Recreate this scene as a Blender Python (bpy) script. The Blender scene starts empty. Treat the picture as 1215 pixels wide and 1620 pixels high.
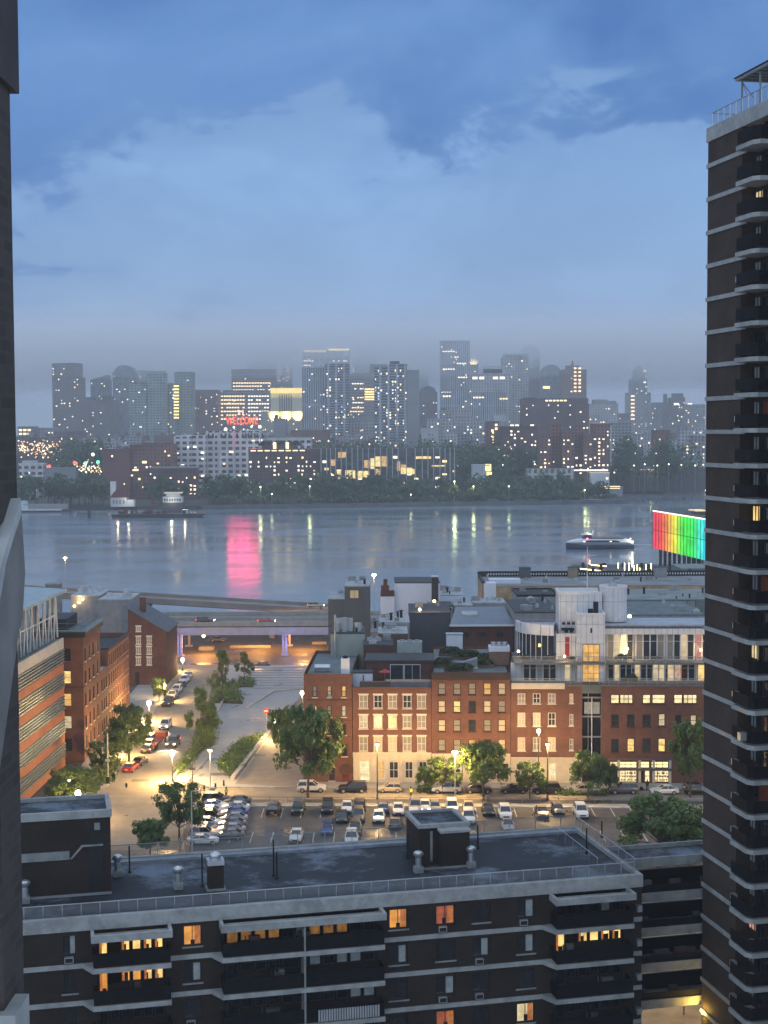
import bpy, math, random
from mathutils import Matrix, Vector
R = math.radians
rnd = random.Random(7)
sc = bpy.context.scene
col = sc.collection
# ------------------------------------------------------------------ camera
F = 2340.0; EYE = 59.0
cam = bpy.data.objects.new('camera', bpy.data.cameras.new('camera')); col.objects.link(cam)
CM = Matrix.Translation((0, 0, EYE)) @ Matrix.Rotation(R(90 - 3.18), 4, 'X') @ Matrix.Rotation(R(-0.25), 4, 'Z')
cam.matrix_world = CM
cam.data.sensor_fit = 'VERTICAL'; cam.data.sensor_height = 36; cam.data.lens = 52
cam.data.clip_start = .5; cam.data.clip_end = 20000
sc.camera = cam
sc.render.resolution_x, sc.render.resolution_y = 768, 1024
sc.view_settings.view_transform = 'Standard'; sc.view_settings.look = 'None'
sc.view_settings.exposure = 1.0; sc.view_settings.gamma = 1
sc.cycles.use_denoising = True
sc.cycles.max_bounces = 6; sc.cycles.diffuse_bounces = 2; sc.cycles.glossy_bounces = 3
sc.cycles.transmission_bounces = 3; sc.cycles.volume_bounces = 4; sc.cycles.transparent_max_bounces = 6
sc.cycles.sample_clamp_indirect = 4
sc.cycles.caustics_reflective = False; sc.cycles.caustics_refractive = False
# ------------------------------------------------------------------ sky: blue dusk with a pale ragged cloud bank
world = bpy.data.worlds.new('World'); sc.world = world; world.use_nodes = True
nt = world.node_tree; nt.nodes.clear()
def N(nt, t, **kw):
    n = nt.nodes.new(t)
    for k, v in kw.items():
        if k.startswith('i_'): n.inputs[k[2:].replace('_', ' ')].default_value = v
        else: setattr(n, k, v)
    return n
def mathn(nt, op, a, b=None, c=None, clamp=False):
    n = nt.nodes.new('ShaderNodeMath'); n.operation = op; n.use_clamp = clamp
    for i, v in enumerate((a, b, c)):
        if v is None: continue
        if hasattr(v, 'links'): nt.links.new(v, n.inputs[i])
        else: n.inputs[i].default_value = v
    return n.outputs[0]
def mixc(nt, f, a, b, mode='MIX'):
    n = nt.nodes.new('ShaderNodeMix'); n.data_type = 'RGBA'; n.blend_type = mode
    for i, v in ((0, f), (6, a), (7, b)):
        if hasattr(v, 'links'): nt.links.new(v, n.inputs[i])
        elif i == 0: n.inputs[0].default_value = v
        else: n.inputs[i].default_value = (*v, 1)
    return n.outputs[2]
def ramp(nt, fac, stops):
    n = nt.nodes.new('ShaderNodeValToRGB'); cr = n.color_ramp
    while len(cr.elements) < len(stops): cr.elements.new(.5)
    for e, (p, c) in zip(cr.elements, stops):
        e.position = p; e.color = (*c, 1) if isinstance(c, tuple) else (c, c, c, 1)
    nt.links.new(fac, n.inputs[0]); return n.outputs[0]
SUN_EL, SUN_ROT = R(-4), R(200)
tc = N(nt, 'ShaderNodeTexCoord'); sky = N(nt, 'ShaderNodeTexSky', sky_type='NISHITA', sun_disc=False)
sky.sun_elevation = SUN_EL; sky.sun_rotation = SUN_ROT
sep = N(nt, 'ShaderNodeSeparateXYZ'); nt.links.new(tc.outputs['Generated'], sep.inputs[0])
el = sep.outputs['Z']
def skynoise(loc, scale, det, ro, dist=.3, zs=1.9):
    mp = N(nt, 'ShaderNodeMapping'); mp.inputs['Scale'].default_value = (1, 1, zs); mp.inputs['Location'].default_value = loc; nt.links.new(tc.outputs['Generated'], mp.inputs[0])
    n_ = N(nt, 'ShaderNodeTexNoise', i_Scale=scale, i_Detail=det, i_Roughness=ro, i_Distortion=dist); nt.links.new(mp.outputs[0], n_.inputs[0]); return n_.outputs[0]
SKYLOC = (3.9, .6, 2.2)
n1 = skynoise(SKYLOC, 6.0, 9.0, .56, .5); n2 = skynoise((1.1, 3.0, .7), 4.0, 6.0, .52, .4)
# bank edge: elevation and noise against a threshold; above it a clearer blue with loose wisps
ax_ = mathn(nt, 'SUBTRACT', sep.outputs['X'], .0)
bulge = mathn(nt, 'MULTIPLY', mathn(nt, 'POWER', 2.718, mathn(nt, 'MULTIPLY', mathn(nt, 'POWER', mathn(nt, 'DIVIDE', mathn(nt, 'ADD', sep.outputs['X'], .03), .085), 2.0), -1.0)), .020)
edge = mathn(nt, 'ADD', mathn(nt, 'ADD', mathn(nt, 'MULTIPLY', mathn(nt, 'SUBTRACT', n1, .5), .42), bulge), mathn(nt, 'SUBTRACT', .170, el))
nr = skynoise((6.1, 1.3, .4), 15.0, 8.0, .62, .8)
edge = mathn(nt, 'ADD', edge, mathn(nt, 'MULTIPLY', mathn(nt, 'SUBTRACT', nr, .5), .13))
bank = ramp(nt, mathn(nt, 'MULTIPLY_ADD', edge, 13.0, .42), [(0, 0.0), (.3, .2), (.55, .85), (1, 1.0)])
wisps = mathn(nt, 'MULTIPLY', ramp(nt, n2, [(.40, 0.0), (.62, .85)]), ramp(nt, el, [(.17, .35), (.28, 1.0)]))
blue = mixc(nt, ramp(nt, el, [(.16, 0.0), (.3, 1.0)]), (.028, .084, .235), (.036, .100, .25))
blue = mixc(nt, .10, blue, sky.outputs[0], 'ADD')
cloudc = ramp(nt, mathn(nt, 'MULTIPLY', el, 4.0), [(0, (.19, .25, .345)), (.22, (.165, .232, .345)), (.42, (.130, .215, .355)), (.68, (.122, .222, .39)), (1, (.105, .195, .35))])
shade = mixc(nt, ramp(nt, n2, [(.35, .0), (.68, .5)]), cloudc, (.080, .14, .26))
n3 = skynoise((4.4, .3, 1.2), 7.5, 8.0, .55, .6)
shade = mixc(nt, mathn(nt, 'MULTIPLY', ramp(nt, n3, [(.5, .0), (.72, .55)]), ramp(nt, el, [(.05, 0.0), (.12, 1.0)])), shade, (.165, .275, .45))
c1 = mixc(nt, wisps, blue, (.095, .19, .37))
c2 = mixc(nt, bank, c1, shade)
over = mathn(nt, 'MAXIMUM', ramp(nt, el, [(.33, 0.0), (.6, 1.0)]), ramp(nt, mathn(nt, 'MULTIPLY_ADD', sep.outputs['Y'], -1.0, .5), [(.3, 0.0), (.75, 1.0)]))
c3 = mixc(nt, over, c2, (.32, .385, .49))      # unseen sky overhead and behind, made greyer to neutralise the ambient light
bg = N(nt, 'ShaderNodeBackground'); nt.links.new(c3, bg.inputs[0]); bg.inputs[1].default_value = 1.0
wo = N(nt, 'ShaderNodeOutputWorld'); nt.links.new(bg.outputs[0], wo.inputs[0])
sun = bpy.data.objects.new('sun', bpy.data.lights.new('sun', 'SUN')); col.objects.link(sun)
sun.data.energy = .12; sun.data.angle = R(30); sun.data.color = (.75, .85, 1.0)
sun.rotation_euler = (R(55), 0, R(-20))

# ------------------------------------------------------------------ pixel rays (photo pixels) to world points
CI = CM.to_3x3(); O = Vector((0, 0, EYE))
def ray(px, py): return CI @ Vector(((px - 607.5) / F, (810 - py) / F, -1))
def G(px, py, z=0.0):
    d = ray(px, py); return O + d * ((z - EYE) / d.z)
def D(px, py, Y):
    d = ray(px, py); return O + d * (Y / d.y)
class Frame:
    """a vertical working plane: local x along the wall, local y away from it, z up"""
    def __init__(s, p, ang):
        s.p = Vector((p[0], p[1], 0)); s.a = ang
        s.m = Matrix.Translation(s.p) @ Matrix.Rotation(ang, 4, 'Z'); s.i = s.m.inverted()
    def hit(s, px, py, ly=0.0):
        o = s.i @ O; d = s.i.to_3x3() @ ray(px, py); q = o + d * ((ly - o.y) / d.y); return q.x, q.z
    def hitz(s, px, py, z):
        q = s.i @ G(px, py, z); return q.x, q.y
    def w(s, x, y, z=0): return s.m @ Vector((x, y, z))

# ------------------------------------------------------------------ objects
def tag(o, label=None, cat=None, group=None, kind=None):
    if label: o['label'] = label
    if cat: o['category'] = cat
    if group: o['group'] = group
    if kind: o['kind'] = kind
    return o
def thing(name, label, cat, loc=(0, 0, 0), rz=0.0, group=None, scale=None):
    o = bpy.data.objects.new(name, None); o.empty_display_size = .3; col.objects.link(o)
    o.location = loc; o.rotation_euler = (0, 0, rz)
    if scale: o.scale = scale
    return tag(o, label, cat, group)
def copy_tree(o, parent=None):
    c = o.copy(); col.objects.link(c); c.parent = parent
    for ch in o.children: copy_tree(ch, c)
    return c
class MB:
    def __init__(s): s.v = []; s.f = []; s.mi = []; s.cur = 0; s.sm = []
    def add(s, vs, fs, smooth=False):
        b = len(s.v); s.v += [tuple(v) for v in vs]
        for f in fs: s.f.append([b + i for i in f]); s.mi.append(s.cur); s.sm.append(smooth)
        return s
    def box(s, x0, x1, y0, y1, z0, z1):
        if x0 > x1: x0, x1 = x1, x0
        if y0 > y1: y0, y1 = y1, y0
        vs = [(x, y, z) for z in (z0, z1) for x, y in ((x0, y0), (x1, y0), (x1, y1), (x0, y1))]
        return s.add(vs, [(0, 3, 2, 1), (4, 5, 6, 7), (0, 1, 5, 4), (1, 2, 6, 5), (2, 3, 7, 6), (3, 0, 4, 7)])
    def prism(s, poly, z0, z1, top=None):
        n = len(poly); top = top or poly
        vs = [(p[0], p[1], z0) for p in poly] + [(p[0], p[1], z1) for p in top]
        return s.add(vs, [tuple(range(n))[::-1], tuple(range(n, 2 * n))] + [(i, (i + 1) % n, n + (i + 1) % n, n + i) for i in range(n)])
    def xprism(s, poly, y0, y1):      # polygon in x-z, run along y
        n = len(poly)
        vs = [(p[0], y0, p[1]) for p in poly] + [(p[0], y1, p[1]) for p in poly]
        return s.add(vs, [tuple(range(n)), tuple(range(n, 2 * n))[::-1]] + [(i, n + i, n + (i + 1) % n, (i + 1) % n) for i in range(n)])
    def tube(s, a, b, r0, r1=None, n=8, caps=True):
        r1 = r0 if r1 is None else r1; a = Vector(a); b = Vector(b); d = (b - a).normalized()
        u = d.cross(Vector((0, 0, 1)));
        if u.length < 1e-3: u = Vector((1, 0, 0))
        u.normalize(); w = d.cross(u); vs = []
        for p, r in ((a, r0), (b, r1)):
            for i in range(n):
                t = 2 * math.pi * i / n; vs.append(p + (u * math.cos(t) + w * math.sin(t)) * r)
        fs = [(i, (i + 1) % n, n + (i + 1) % n, n + i) for i in range(n)]
        s.add(vs, fs, n > 6)
        if caps: s.add(vs, [tuple(range(n))[::-1], tuple(range(n, 2 * n))])
        return s
    def ball(s, c, r, n=8, m=6, sz=1.0):
        vs = []; fs = []
        for j in range(m + 1):
            p = math.pi * j / m
            for i in range(n):
                t = 2 * math.pi * i / n
                vs.append((c[0] + r * math.sin(p) * math.cos(t), c[1] + r * math.sin(p) * math.sin(t), c[2] + r * sz * math.cos(p)))
        for j in range(m):
            for i in range(n): fs.append((j * n + i, (j + 1) * n + i, (j + 1) * n + (i + 1) % n, j * n + (i + 1) % n))
        return s.add(vs, fs, True)
    def wall(s, x0, x1, z0, z1, holes, y=0.0, dep=.3):
        """wall in the x-z plane facing -y with rectangular openings and their reveals"""
        hs = [(max(a, x0), min(b, x1), max(c, z0), min(d, z1)) for a, b, c, d in holes]
        xs = sorted({x0, x1, *[h[0] for h in hs], *[h[1] for h in hs]}); zs = sorted({z0, z1, *[h[2] for h in hs], *[h[3] for h in hs]})
        for i in range(len(xs) - 1):
            for j in range(len(zs) - 1):
                cx, cz = (xs[i] + xs[i + 1]) / 2, (zs[j] + zs[j + 1]) / 2
                if any(a < cx < b and c < cz < d for a, b, c, d in hs): continue
                s.add([(xs[i], y, zs[j]), (xs[i + 1], y, zs[j]), (xs[i + 1], y, zs[j + 1]), (xs[i], y, zs[j + 1])], [(0, 1, 2, 3)])
        for a, b, c, d in hs:
            s.add([(a, y, c), (b, y, c), (b, y, d), (a, y, d), (a, y + dep, c), (b, y + dep, c), (b, y + dep, d), (a, y + dep, d)],
                  [(0, 4, 5, 1), (1, 5, 6, 2), (2, 6, 7, 3), (3, 7, 4, 0)])
        return s
    def mesh(s, name, mats):
        me = bpy.data.meshes.new(name); me.from_pydata(s.v, [], s.f)
        for m in (mats if isinstance(mats, (list, tuple)) else [mats]): me.materials.append(m)
        me.polygons.foreach_set('material_index', s.mi); me.polygons.foreach_set('use_smooth', s.sm); me.update(); return me
    def build(s, name, mats, parent=None, loc=None, rz=0.0):
        o = bpy.data.objects.new(name, s.mesh(name, mats)); col.objects.link(o)
        if parent: o.parent = parent
        if loc is not None: o.location = loc; o.rotation_euler = (0, 0, rz)
        return o
def inst(name, me, parent=None, loc=(0, 0, 0), rz=0.0, scale=None):
    o = bpy.data.objects.new(name, me); col.objects.link(o)
    if parent: o.parent = parent
    o.location = loc; o.rotation_euler = (0, 0, rz)
    if scale: o.scale = scale
    return o
def struct(name, mb, mat): return tag(mb.build(name, mat), kind='structure')

# ------------------------------------------------------------------ materials
MATS = {}
def newmat(name):
    m = bpy.data.materials.new(name); m.use_nodes = True; m.node_tree.nodes.clear()
    t = m.node_tree; p = N(t, 'ShaderNodeBsdfPrincipled'); o = N(t, 'ShaderNodeOutputMaterial'); t.links.new(p.outputs[0], o.inputs[0])
    return m, t, p
def M(name, c=(.5, .5, .5), rough=.8, metal=0.0, var=.2, scale=.6, bump=0.0, spec=.3, stain=None, bscale=None):
    if name in MATS: return MATS[name]
    m, t, p = newmat(name); tcn = N(t, 'ShaderNodeTexCoord')
    no = N(t, 'ShaderNodeTexNoise', i_Scale=scale, i_Detail=6.0, i_Roughness=.62); t.links.new(tcn.outputs['Object'], no.inputs[0])
    a = tuple(v * (1 - var) for v in c); b = tuple(min(1, v * (1 + var)) for v in c)
    cc = ramp(t, no.outputs[0], [(.3, a), (.7, b)])
    if stain:
        n2 = N(t, 'ShaderNodeTexNoise', i_Scale=scale * .35, i_Detail=8.0, i_Roughness=.7); t.links.new(tcn.outputs['Object'], n2.inputs[0])
        cc = mixc(t, ramp(t, n2.outputs[0], [(.5, 0.0), (.62, 1.0)]), cc, stain)
        t.links.new(ramp(t, n2.outputs[0], [(.5, rough), (.62, rough * .35)]), p.inputs['Roughness'])
    t.links.new(cc, p.inputs['Base Color'])
    if not stain: p.inputs['Roughness'].default_value = rough
    p.inputs['Metallic'].default_value = metal; p.inputs['Specular IOR Level'].default_value = spec
    if bump:
        n3 = N(t, 'ShaderNodeTexNoise', i_Scale=bscale or scale * 6, i_Detail=5.0); t.links.new(tcn.outputs['Object'], n3.inputs[0])
        bp = N(t, 'ShaderNodeBump', i_Strength=bump, i_Distance=.1); t.links.new(n3.outputs[0], bp.inputs['Height']); t.links.new(bp.outputs[0], p.inputs['Normal'])
    MATS[name] = m; return m
def uvz(t):   # (x+y, z) of the object: runs along any axis-aligned wall
    tcn = N(t, 'ShaderNodeTexCoord'); s = N(t, 'ShaderNodeSeparateXYZ'); t.links.new(tcn.outputs['Object'], s.inputs[0])
    u = mathn(t, 'ADD', s.outputs[0], s.outputs[1]); return u, s.outputs[2], tcn
def brick(name, c1, c2, mortar, scale=1.0, var=.42):
    if name in MATS: return MATS[name]
    m, t, p = newmat(name); u, z, tcn = uvz(t)
    cmb = N(t, 'ShaderNodeCombineXYZ'); t.links.new(u, cmb.inputs[0]); t.links.new(z, cmb.inputs[1])
    b = N(t, 'ShaderNodeTexBrick', i_Scale=1.0, i_Mortar_Size=.012 * scale, i_Brick_Width=.24 * scale, i_Row_Height=.08 * scale)
    b.inputs['Color1'].default_value = (*c1, 1); b.inputs['Color2'].default_value = (*c2, 1); b.inputs['Mortar'].default_value = (*mortar, 1)
    t.links.new(cmb.outputs[0], b.inputs[0])
    no = N(t, 'ShaderNodeTexNoise', i_Scale=.35, i_Detail=8.0, i_Roughness=.65); t.links.new(tcn.outputs['Object'], no.inputs[0])
    v = ramp(t, no.outputs[0], [(.3, 1 - var), (.7, 1.0)])
    t.links.new(mixc(t, 1.0, b.outputs[0], v, 'MULTIPLY'), p.inputs['Base Color']); p.inputs['Roughness'].default_value = .9; p.inputs['Specular IOR Level'].default_value = .15
    MATS[name] = m; return m
def facade(name, wall, glass, fh=3.4, bw=3.0, ww=.6, wh=.6, var=.3, rough=.35):
    """far towers: a wall with a regular grid of dark panes"""
    if name in MATS: return MATS[name]
    m, t, p = newmat(name); u, z, tcn = uvz(t)
    def cell(v, size, frac):
        f = mathn(t, 'FRACT', mathn(t, 'DIVIDE', v, size)); return mathn(t, 'LESS_THAN', f, frac)
    k = mathn(t, 'MULTIPLY', cell(u, bw, ww), cell(z, fh, wh))
    cmb = N(t, 'ShaderNodeCombineXYZ'); t.links.new(mathn(t, 'FLOOR', mathn(t, 'DIVIDE', u, bw)), cmb.inputs[0]); t.links.new(mathn(t, 'FLOOR', mathn(t, 'DIVIDE', z, fh)), cmb.inputs[1])
    wn = N(t, 'ShaderNodeTexWhiteNoise', noise_dimensions='3D'); t.links.new(cmb.outputs[0], wn.inputs[0])
    wall = tuple(min(.6, v * 1.3) for v in wall); g = mixc(t, ramp(t, wn.outputs[0], [(0, 0.0), (1, 1.0)]), tuple(v * .5 for v in glass), tuple(v * 2.2 for v in glass))
    no = N(t, 'ShaderNodeTexNoise', i_Scale=.06, i_Detail=5.0); t.links.new(tcn.outputs['Object'], no.inputs[0])
    w = ramp(t, no.outputs[0], [(.3, tuple(v * (1 - var) for v in wall)), (.7, tuple(v * (1 + var) for v in wall))])
    t.links.new(mixc(t, k, w, g), p.inputs['Base Color'])
    t.links.new(mathn(t, 'MULTIPLY_ADD', k, rough - .85, .85), p.inputs['Roughness'])
    MATS[name] = m; return m
def E(name, c=(1, .7, .4), s=1.0, sampling=False, base=(0.02, 0.02, 0.02), blotch=0.0, bs=2.0):
    if name in MATS: return MATS[name]
    s = s * .5 if s < 4.5 else s * .7
    m, t, p = newmat(name); p.inputs['Base Color'].default_value = (*base, 1); p.inputs['Emission Strength'].default_value = s
    p.inputs['Roughness'].default_value = .3
    if blotch:
        tcn = N(t, 'ShaderNodeTexCoord'); no = N(t, 'ShaderNodeTexNoise', i_Scale=bs, i_Detail=3.0); t.links.new(tcn.outputs['Object'], no.inputs[0])
        t.links.new(ramp(t, no.outputs[0], [(.32, tuple(v * (1 - blotch) for v in c)), (.68, c)]), p.inputs['Emission Color'])
    else: p.inputs['Emission Color'].default_value = (*c, 1)
    m.cycles.emission_sampling = 'FRONT_BACK' if sampling else 'NONE'
    MATS[name] = m; return m
WARM = (1.0, .60, .21)
def lamp_light(name, parent, loc, power, colr=WARM, r=.25, spot=None):
    l = bpy.data.lights.new(name, 'SPOT' if spot else 'POINT'); l.energy = power; l.color = colr; l.shadow_soft_size = r
    if spot: l.spot_size = R(spot); l.spot_blend = .6
    o = bpy.data.objects.new(name, l); col.objects.link(o); o.parent = parent; o.location = loc; return o
# ================================================================== near buildings
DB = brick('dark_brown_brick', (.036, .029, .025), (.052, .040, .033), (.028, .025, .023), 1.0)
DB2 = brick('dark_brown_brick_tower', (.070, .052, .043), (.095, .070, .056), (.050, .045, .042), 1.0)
CONC = M('pale_concrete', (.31, .325, .32), .85, var=.2, scale=1.2, bump=.15, stain=(.22, .235, .235))
CONC2 = M('weathered_concrete', (.22, .235, .235), .85, var=.3, scale=1.0, bump=.2)
ROOFM = M('wet_membrane', (.015, .018, .024), .65, var=.4, scale=.35, stain=(.115, .135, .165))
METAL = M('galvanised', (.55, .58, .6), .35, metal=.8, var=.15)
STEEL = M('grey_steel', (.30, .31, .32), .5, metal=.5, var=.15)
BLACK = M('black_paint', (.012, .012, .014), .6, var=.2)
DPANEL = M('dark_panel', (.009, .009, .011), .7, var=.3, scale=1.5, spec=.1)
DARKIN = M('dark_interior', (.010, .010, .011), .9, var=.3)
GLASSD = M('dark_glass', (.015, .018, .024), .08, var=.4, scale=.8, spec=.8)
CURT = M('pale_curtain', (.30, .33, .33), .8, var=.25, scale=1.6)
FRAMED = M('bronze_frame', (.03, .027, .025), .5)
LORANGE = E('lit_window_orange', (1.0, .42, .08), 1.1, blotch=.6, bs=1.2)
LYELLOW = E('lit_window_yellow', (1.0, .66, .22), 1.5, blotch=.55, bs=1.3)
LRED = E('lit_window_red', (.8, .2, .08), .5, blotch=.6)
LCREAM = E('lit_window_cream', (1.0, .8, .45), 1.0, blotch=.45, bs=1.5)
WMESH = None
def netmat():
    m, t, p = newmat('wire_net'); p.inputs['Base Color'].default_value = (.35, .37, .38, 1); p.inputs['Metallic'].default_value = .6; p.inputs['Roughness'].default_value = .5
    p.inputs['Alpha'].default_value = .16; return m
WMESH = netmat()
def win(parent, x0, x1, z0, z1, y, gm, fm, fr=.08, vm=(.5,), hm=(), name='window', proud=.02, sill=None, head=None):
    """a window: glass pane with its frame, sill and head as sub-parts"""
    g = MB().box(x0 + fr * .5, x1 - fr * .5, y, y + .04, z0 + fr * .5, z1 - fr * .5).build(name, gm, parent)
    b = MB(); ya, yb = y - .06, y - .003
    b.box(x0, x1, ya, yb, z0, z0 + fr); b.box(x0, x1, ya, yb, z1 - fr, z1); b.box(x0, x0 + fr, ya, yb, z0 + fr, z1 - fr); b.box(x1 - fr, x1, ya, yb, z0 + fr, z1 - fr)
    for v in vm: c = x0 + (x1 - x0) * v; b.box(c - fr * .35, c + fr * .35, ya + .004, yb, z0 + fr, z1 - fr)
    for v in hm: c = z0 + (z1 - z0) * v; b.box(x0 + fr, x1 - fr, ya + .008, yb, c - fr * .35, c + fr * .35)
    b.build('frame', fm, g)
    if sill: MB().box(x0 - .12, x1 + .12, sill[1] - .12, sill[1] + .1, z0 - .16, z0 - .01).build('sill', sill[0], g)
    if head: MB().box(x0 - .14, x1 + .14, head[1] - .07, head[1] + .1, z1 + .01, z1 + .24).build('lintel', head[0], g)
    return g

# ---------------- near brick pier at the left edge
pf = Frame((0, 8.0), 0)
pt = thing('brick_pier', 'dark brick wall edge close to the viewer with a pale concrete ledge', 'wall', (0, 8, 0))
def px8(px, py, ly=0): return pf.hit(px, py, ly)
xu = px8(20, 400, .5)[0]; zt = px8(20, 108)[1]; zb = px8(30, 800)[1]
PB = brick('pier_brick', (.075, .066, .062), (.10, .088, .082), (.10, .09, .085), 1.0)
b = MB(); b.box(-3.4, xu, 0, .5, zb - .1, 62.5)
b.build('wall', PB, pt)
xo = px8(29, 60, .6)[0]
b = MB(); b.box(-3.4, xo, -.25, .6, zt, 62.6); b.build('soffit', M('soffit_dark', (.05, .046, .048), .8, var=.2, scale=2), pt)
# ledge: a sloping cast slab wrapping the pier; its flank faces the view
XL = D(34, 792, 8.45).x
def flank(px, py, X): d = ray(px, py); q = O + d * (X / d.x); return (q.y - 8.0, q.z)
def yprism(pts, x0, x1):
    n = len(pts); b = MB(); vs = [(x0, p[0], p[1]) for p in pts] + [(x1, p[0], p[1]) for p in pts]
    return b.add(vs, [tuple(range(n)), tuple(range(n, 2 * n))[::-1]] + [(i, n + i, n + (i + 1) % n, (i + 1) % n) for i in range(n)])
yprism([flank(*p, XL) for p in ((33, 790), (40, 905), (36, 975), (29, 1010), (0, 1215), (-40, 1500), (-40, 1035), (0, 903))], -3.4, XL).build('ledge', M('ledge_concrete', (.165, .165, .16), .9, var=.25, scale=2.0, bump=.2), pt)
yprism([flank(*p, XL + .02) for p in ((33, 788), (34, 814), (22, 850), (10, 890), (2, 940), (-40, 1080), (-40, 1033), (0, 900))], XL - .2, XL + .02).build('ledge_edge', M('ledge_edge_pale', (.36, .38, .38), .9, var=.2, scale=3), pt)
xl = px8(33, 1300, .5)[0]
b = MB(); b.box(-3.4, xl, .05, .5, 54.3, zb + .1); b.build('lower_wall', PB, pt)
b = MB(); x1, z1 = px8(46, 1572, .3); b.box(xl - .1, x1, -.02, .3, 54.5, z1); b.build('sill', CONC, pt)

# ---------------- low apartment building
L = Frame(D(607.5, 1440, 112.4), R(13))
LX0, LX1, LD = -29.0, 21.3, 15.0
RZ = 23.2
lb = thing('apartment_building', 'long low dark brick apartment block with white slab edges and a wet flat roof', 'building', L.w(0, 0), L.a)
def lx(px, py=1480): return L.hit(px, py)[0]
bays = [(lx(145, 1470), lx(268, 1470)), (lx(348, 1460), lx(602, 1450)), (lx(870, 1420), lx(992, 1415))]
winx = [(lx(98), lx(121)), (lx(290), lx(319)), (lx(616), lx(645)), (lx(690), lx(720)), (lx(748), lx(775)), (lx(818), lx(846))]
SH = 2.8
levels = [RZ - 1.0 - SH * k for k in range(0, 8)]      # underside of each slab edge: 22.0, 19.2 ...
holes = []; wins = []
for k in range(5):
    ztop = levels[k] - .28
    for i, (a, c) in enumerate(winx):
        holes.append((a, c, ztop - 1.55, ztop)); wins.append((k, i, a, c, ztop - 1.55, ztop))
    for a, c in bays: holes.append((a + .35, c - .35, levels[k] - 2.35, levels[k] - .12))
b = MB(); b.wall(LX0, LX1, 0, RZ - 1.0, holes, 0, .35)
b.add([(LX1, 0, 0), (LX1, LD, 0), (LX1, LD, RZ - 1.0), (LX1, 0, RZ - 1.0)], [(0, 1, 2, 3)])
b.add([(LX0, 0, 0), (LX0, LD, 0), (LX0, LD, RZ - 1.0), (LX0, 0, RZ - 1.0)], [(3, 2, 1, 0)])
b.add([(LX0, LD, 0), (LX1, LD, 0), (LX1, LD, RZ - 1.0), (LX0, LD, RZ - 1.0)], [(3, 2, 1, 0)])
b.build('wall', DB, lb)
MB().box(LX0 + .3, LX1 - .3, 1.2, LD - .3, 0.1, RZ - 1.4).build('dark_rooms', DARKIN, lb)
MB().box(LX0 + .32, LX1 - .32, .32, LD - .32, RZ - .9, RZ - .35).build('roof', ROOFM, lb)
b = MB()
for y0, y1, x0, x1 in ((-.08, .3, LX0, LX1 + .08), (LD - .3, LD + .08, LX0, LX1 + .08), (.3, LD - .3, LX0, LX0 + .3), (.3, LD - .3, LX1 - .3, LX1 + .08)):
    b.box(x0, x1, y0, y1, RZ - 1.0, RZ)
b.build('parapet', CONC, lb)
b = MB(); b.box(LX0 + .3, LX1 - .3, .3, .75, RZ - .349, RZ - .1); b.box(LX0 + .3, LX1 - .3, LD - 1.1, LD - .3, RZ - .349, RZ - .12); b.build('parapet_flashing', M('flashing', (.22, .25, .29), .5, var=.35, scale=.8), lb)
glz = {(0, 1): LORANGE, (0, 2): LORANGE, (3, 3): LRED, (3, 5): LCREAM, (1, 1): CURT, (1, 2): CURT, (1, 4): CURT, (2, 3): CURT, (1, 5): CURT, (0, 5): CURT, (0, 0): CURT, (0, 3): LRED}
for k, i, a, c, z0, z1 in wins:
    gm = glz.get((k, i), GLASSD)
    if gm is CURT:      # one sash curtained, the other dark
        mx = (a + c) / 2
        win(lb, a, c, z0, z1, .25, GLASSD, FRAMED)
        MB().box(mx + .06, c - .12, .225, .245, z0 + .12, z1 - .12).build('curtain', CURT, lb)
    else:
        win(lb, a, c, z0, z1, .25, gm, FRAMED)
        if gm is not GLASSD:
            w_ = c - a; s_ = rnd.choice((0, 1)); x_ = a + .1 if s_ else c - .1 - w_ * .3
            MB().box(x_, x_ + w_ * .3, .22, .245, z0 + .1, z1 - .1).build('curtain', E('curtain_glow', (.75, .25, .06), .7, blotch=.5, bs=3), lb)
            m_ = MB(); xx = a + w_ * rnd.uniform(.35, .5); m_.box(xx, xx + .3, .215, .24, z0 + .09, z0 + rnd.uniform(.4, .7)); m_.build('window_plant', DARKIN, lb)
    if rnd.random() < .45:
        m_ = MB(); m_.box(a + .15, a + .8, -.32, .2, z0 - .45, z0 - .02); m_.cur = 1; m_.box(a + .2, a + .75, -.325, -.321, z0 - .4, z0 - .08); m_.build('air_conditioner', [METAL, BLACK], lb)
    else: MB().box(a - .1, c + .1, -.1, .2, z0 - .12, z0 - .01).build('sill', CONC2, lb)
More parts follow.
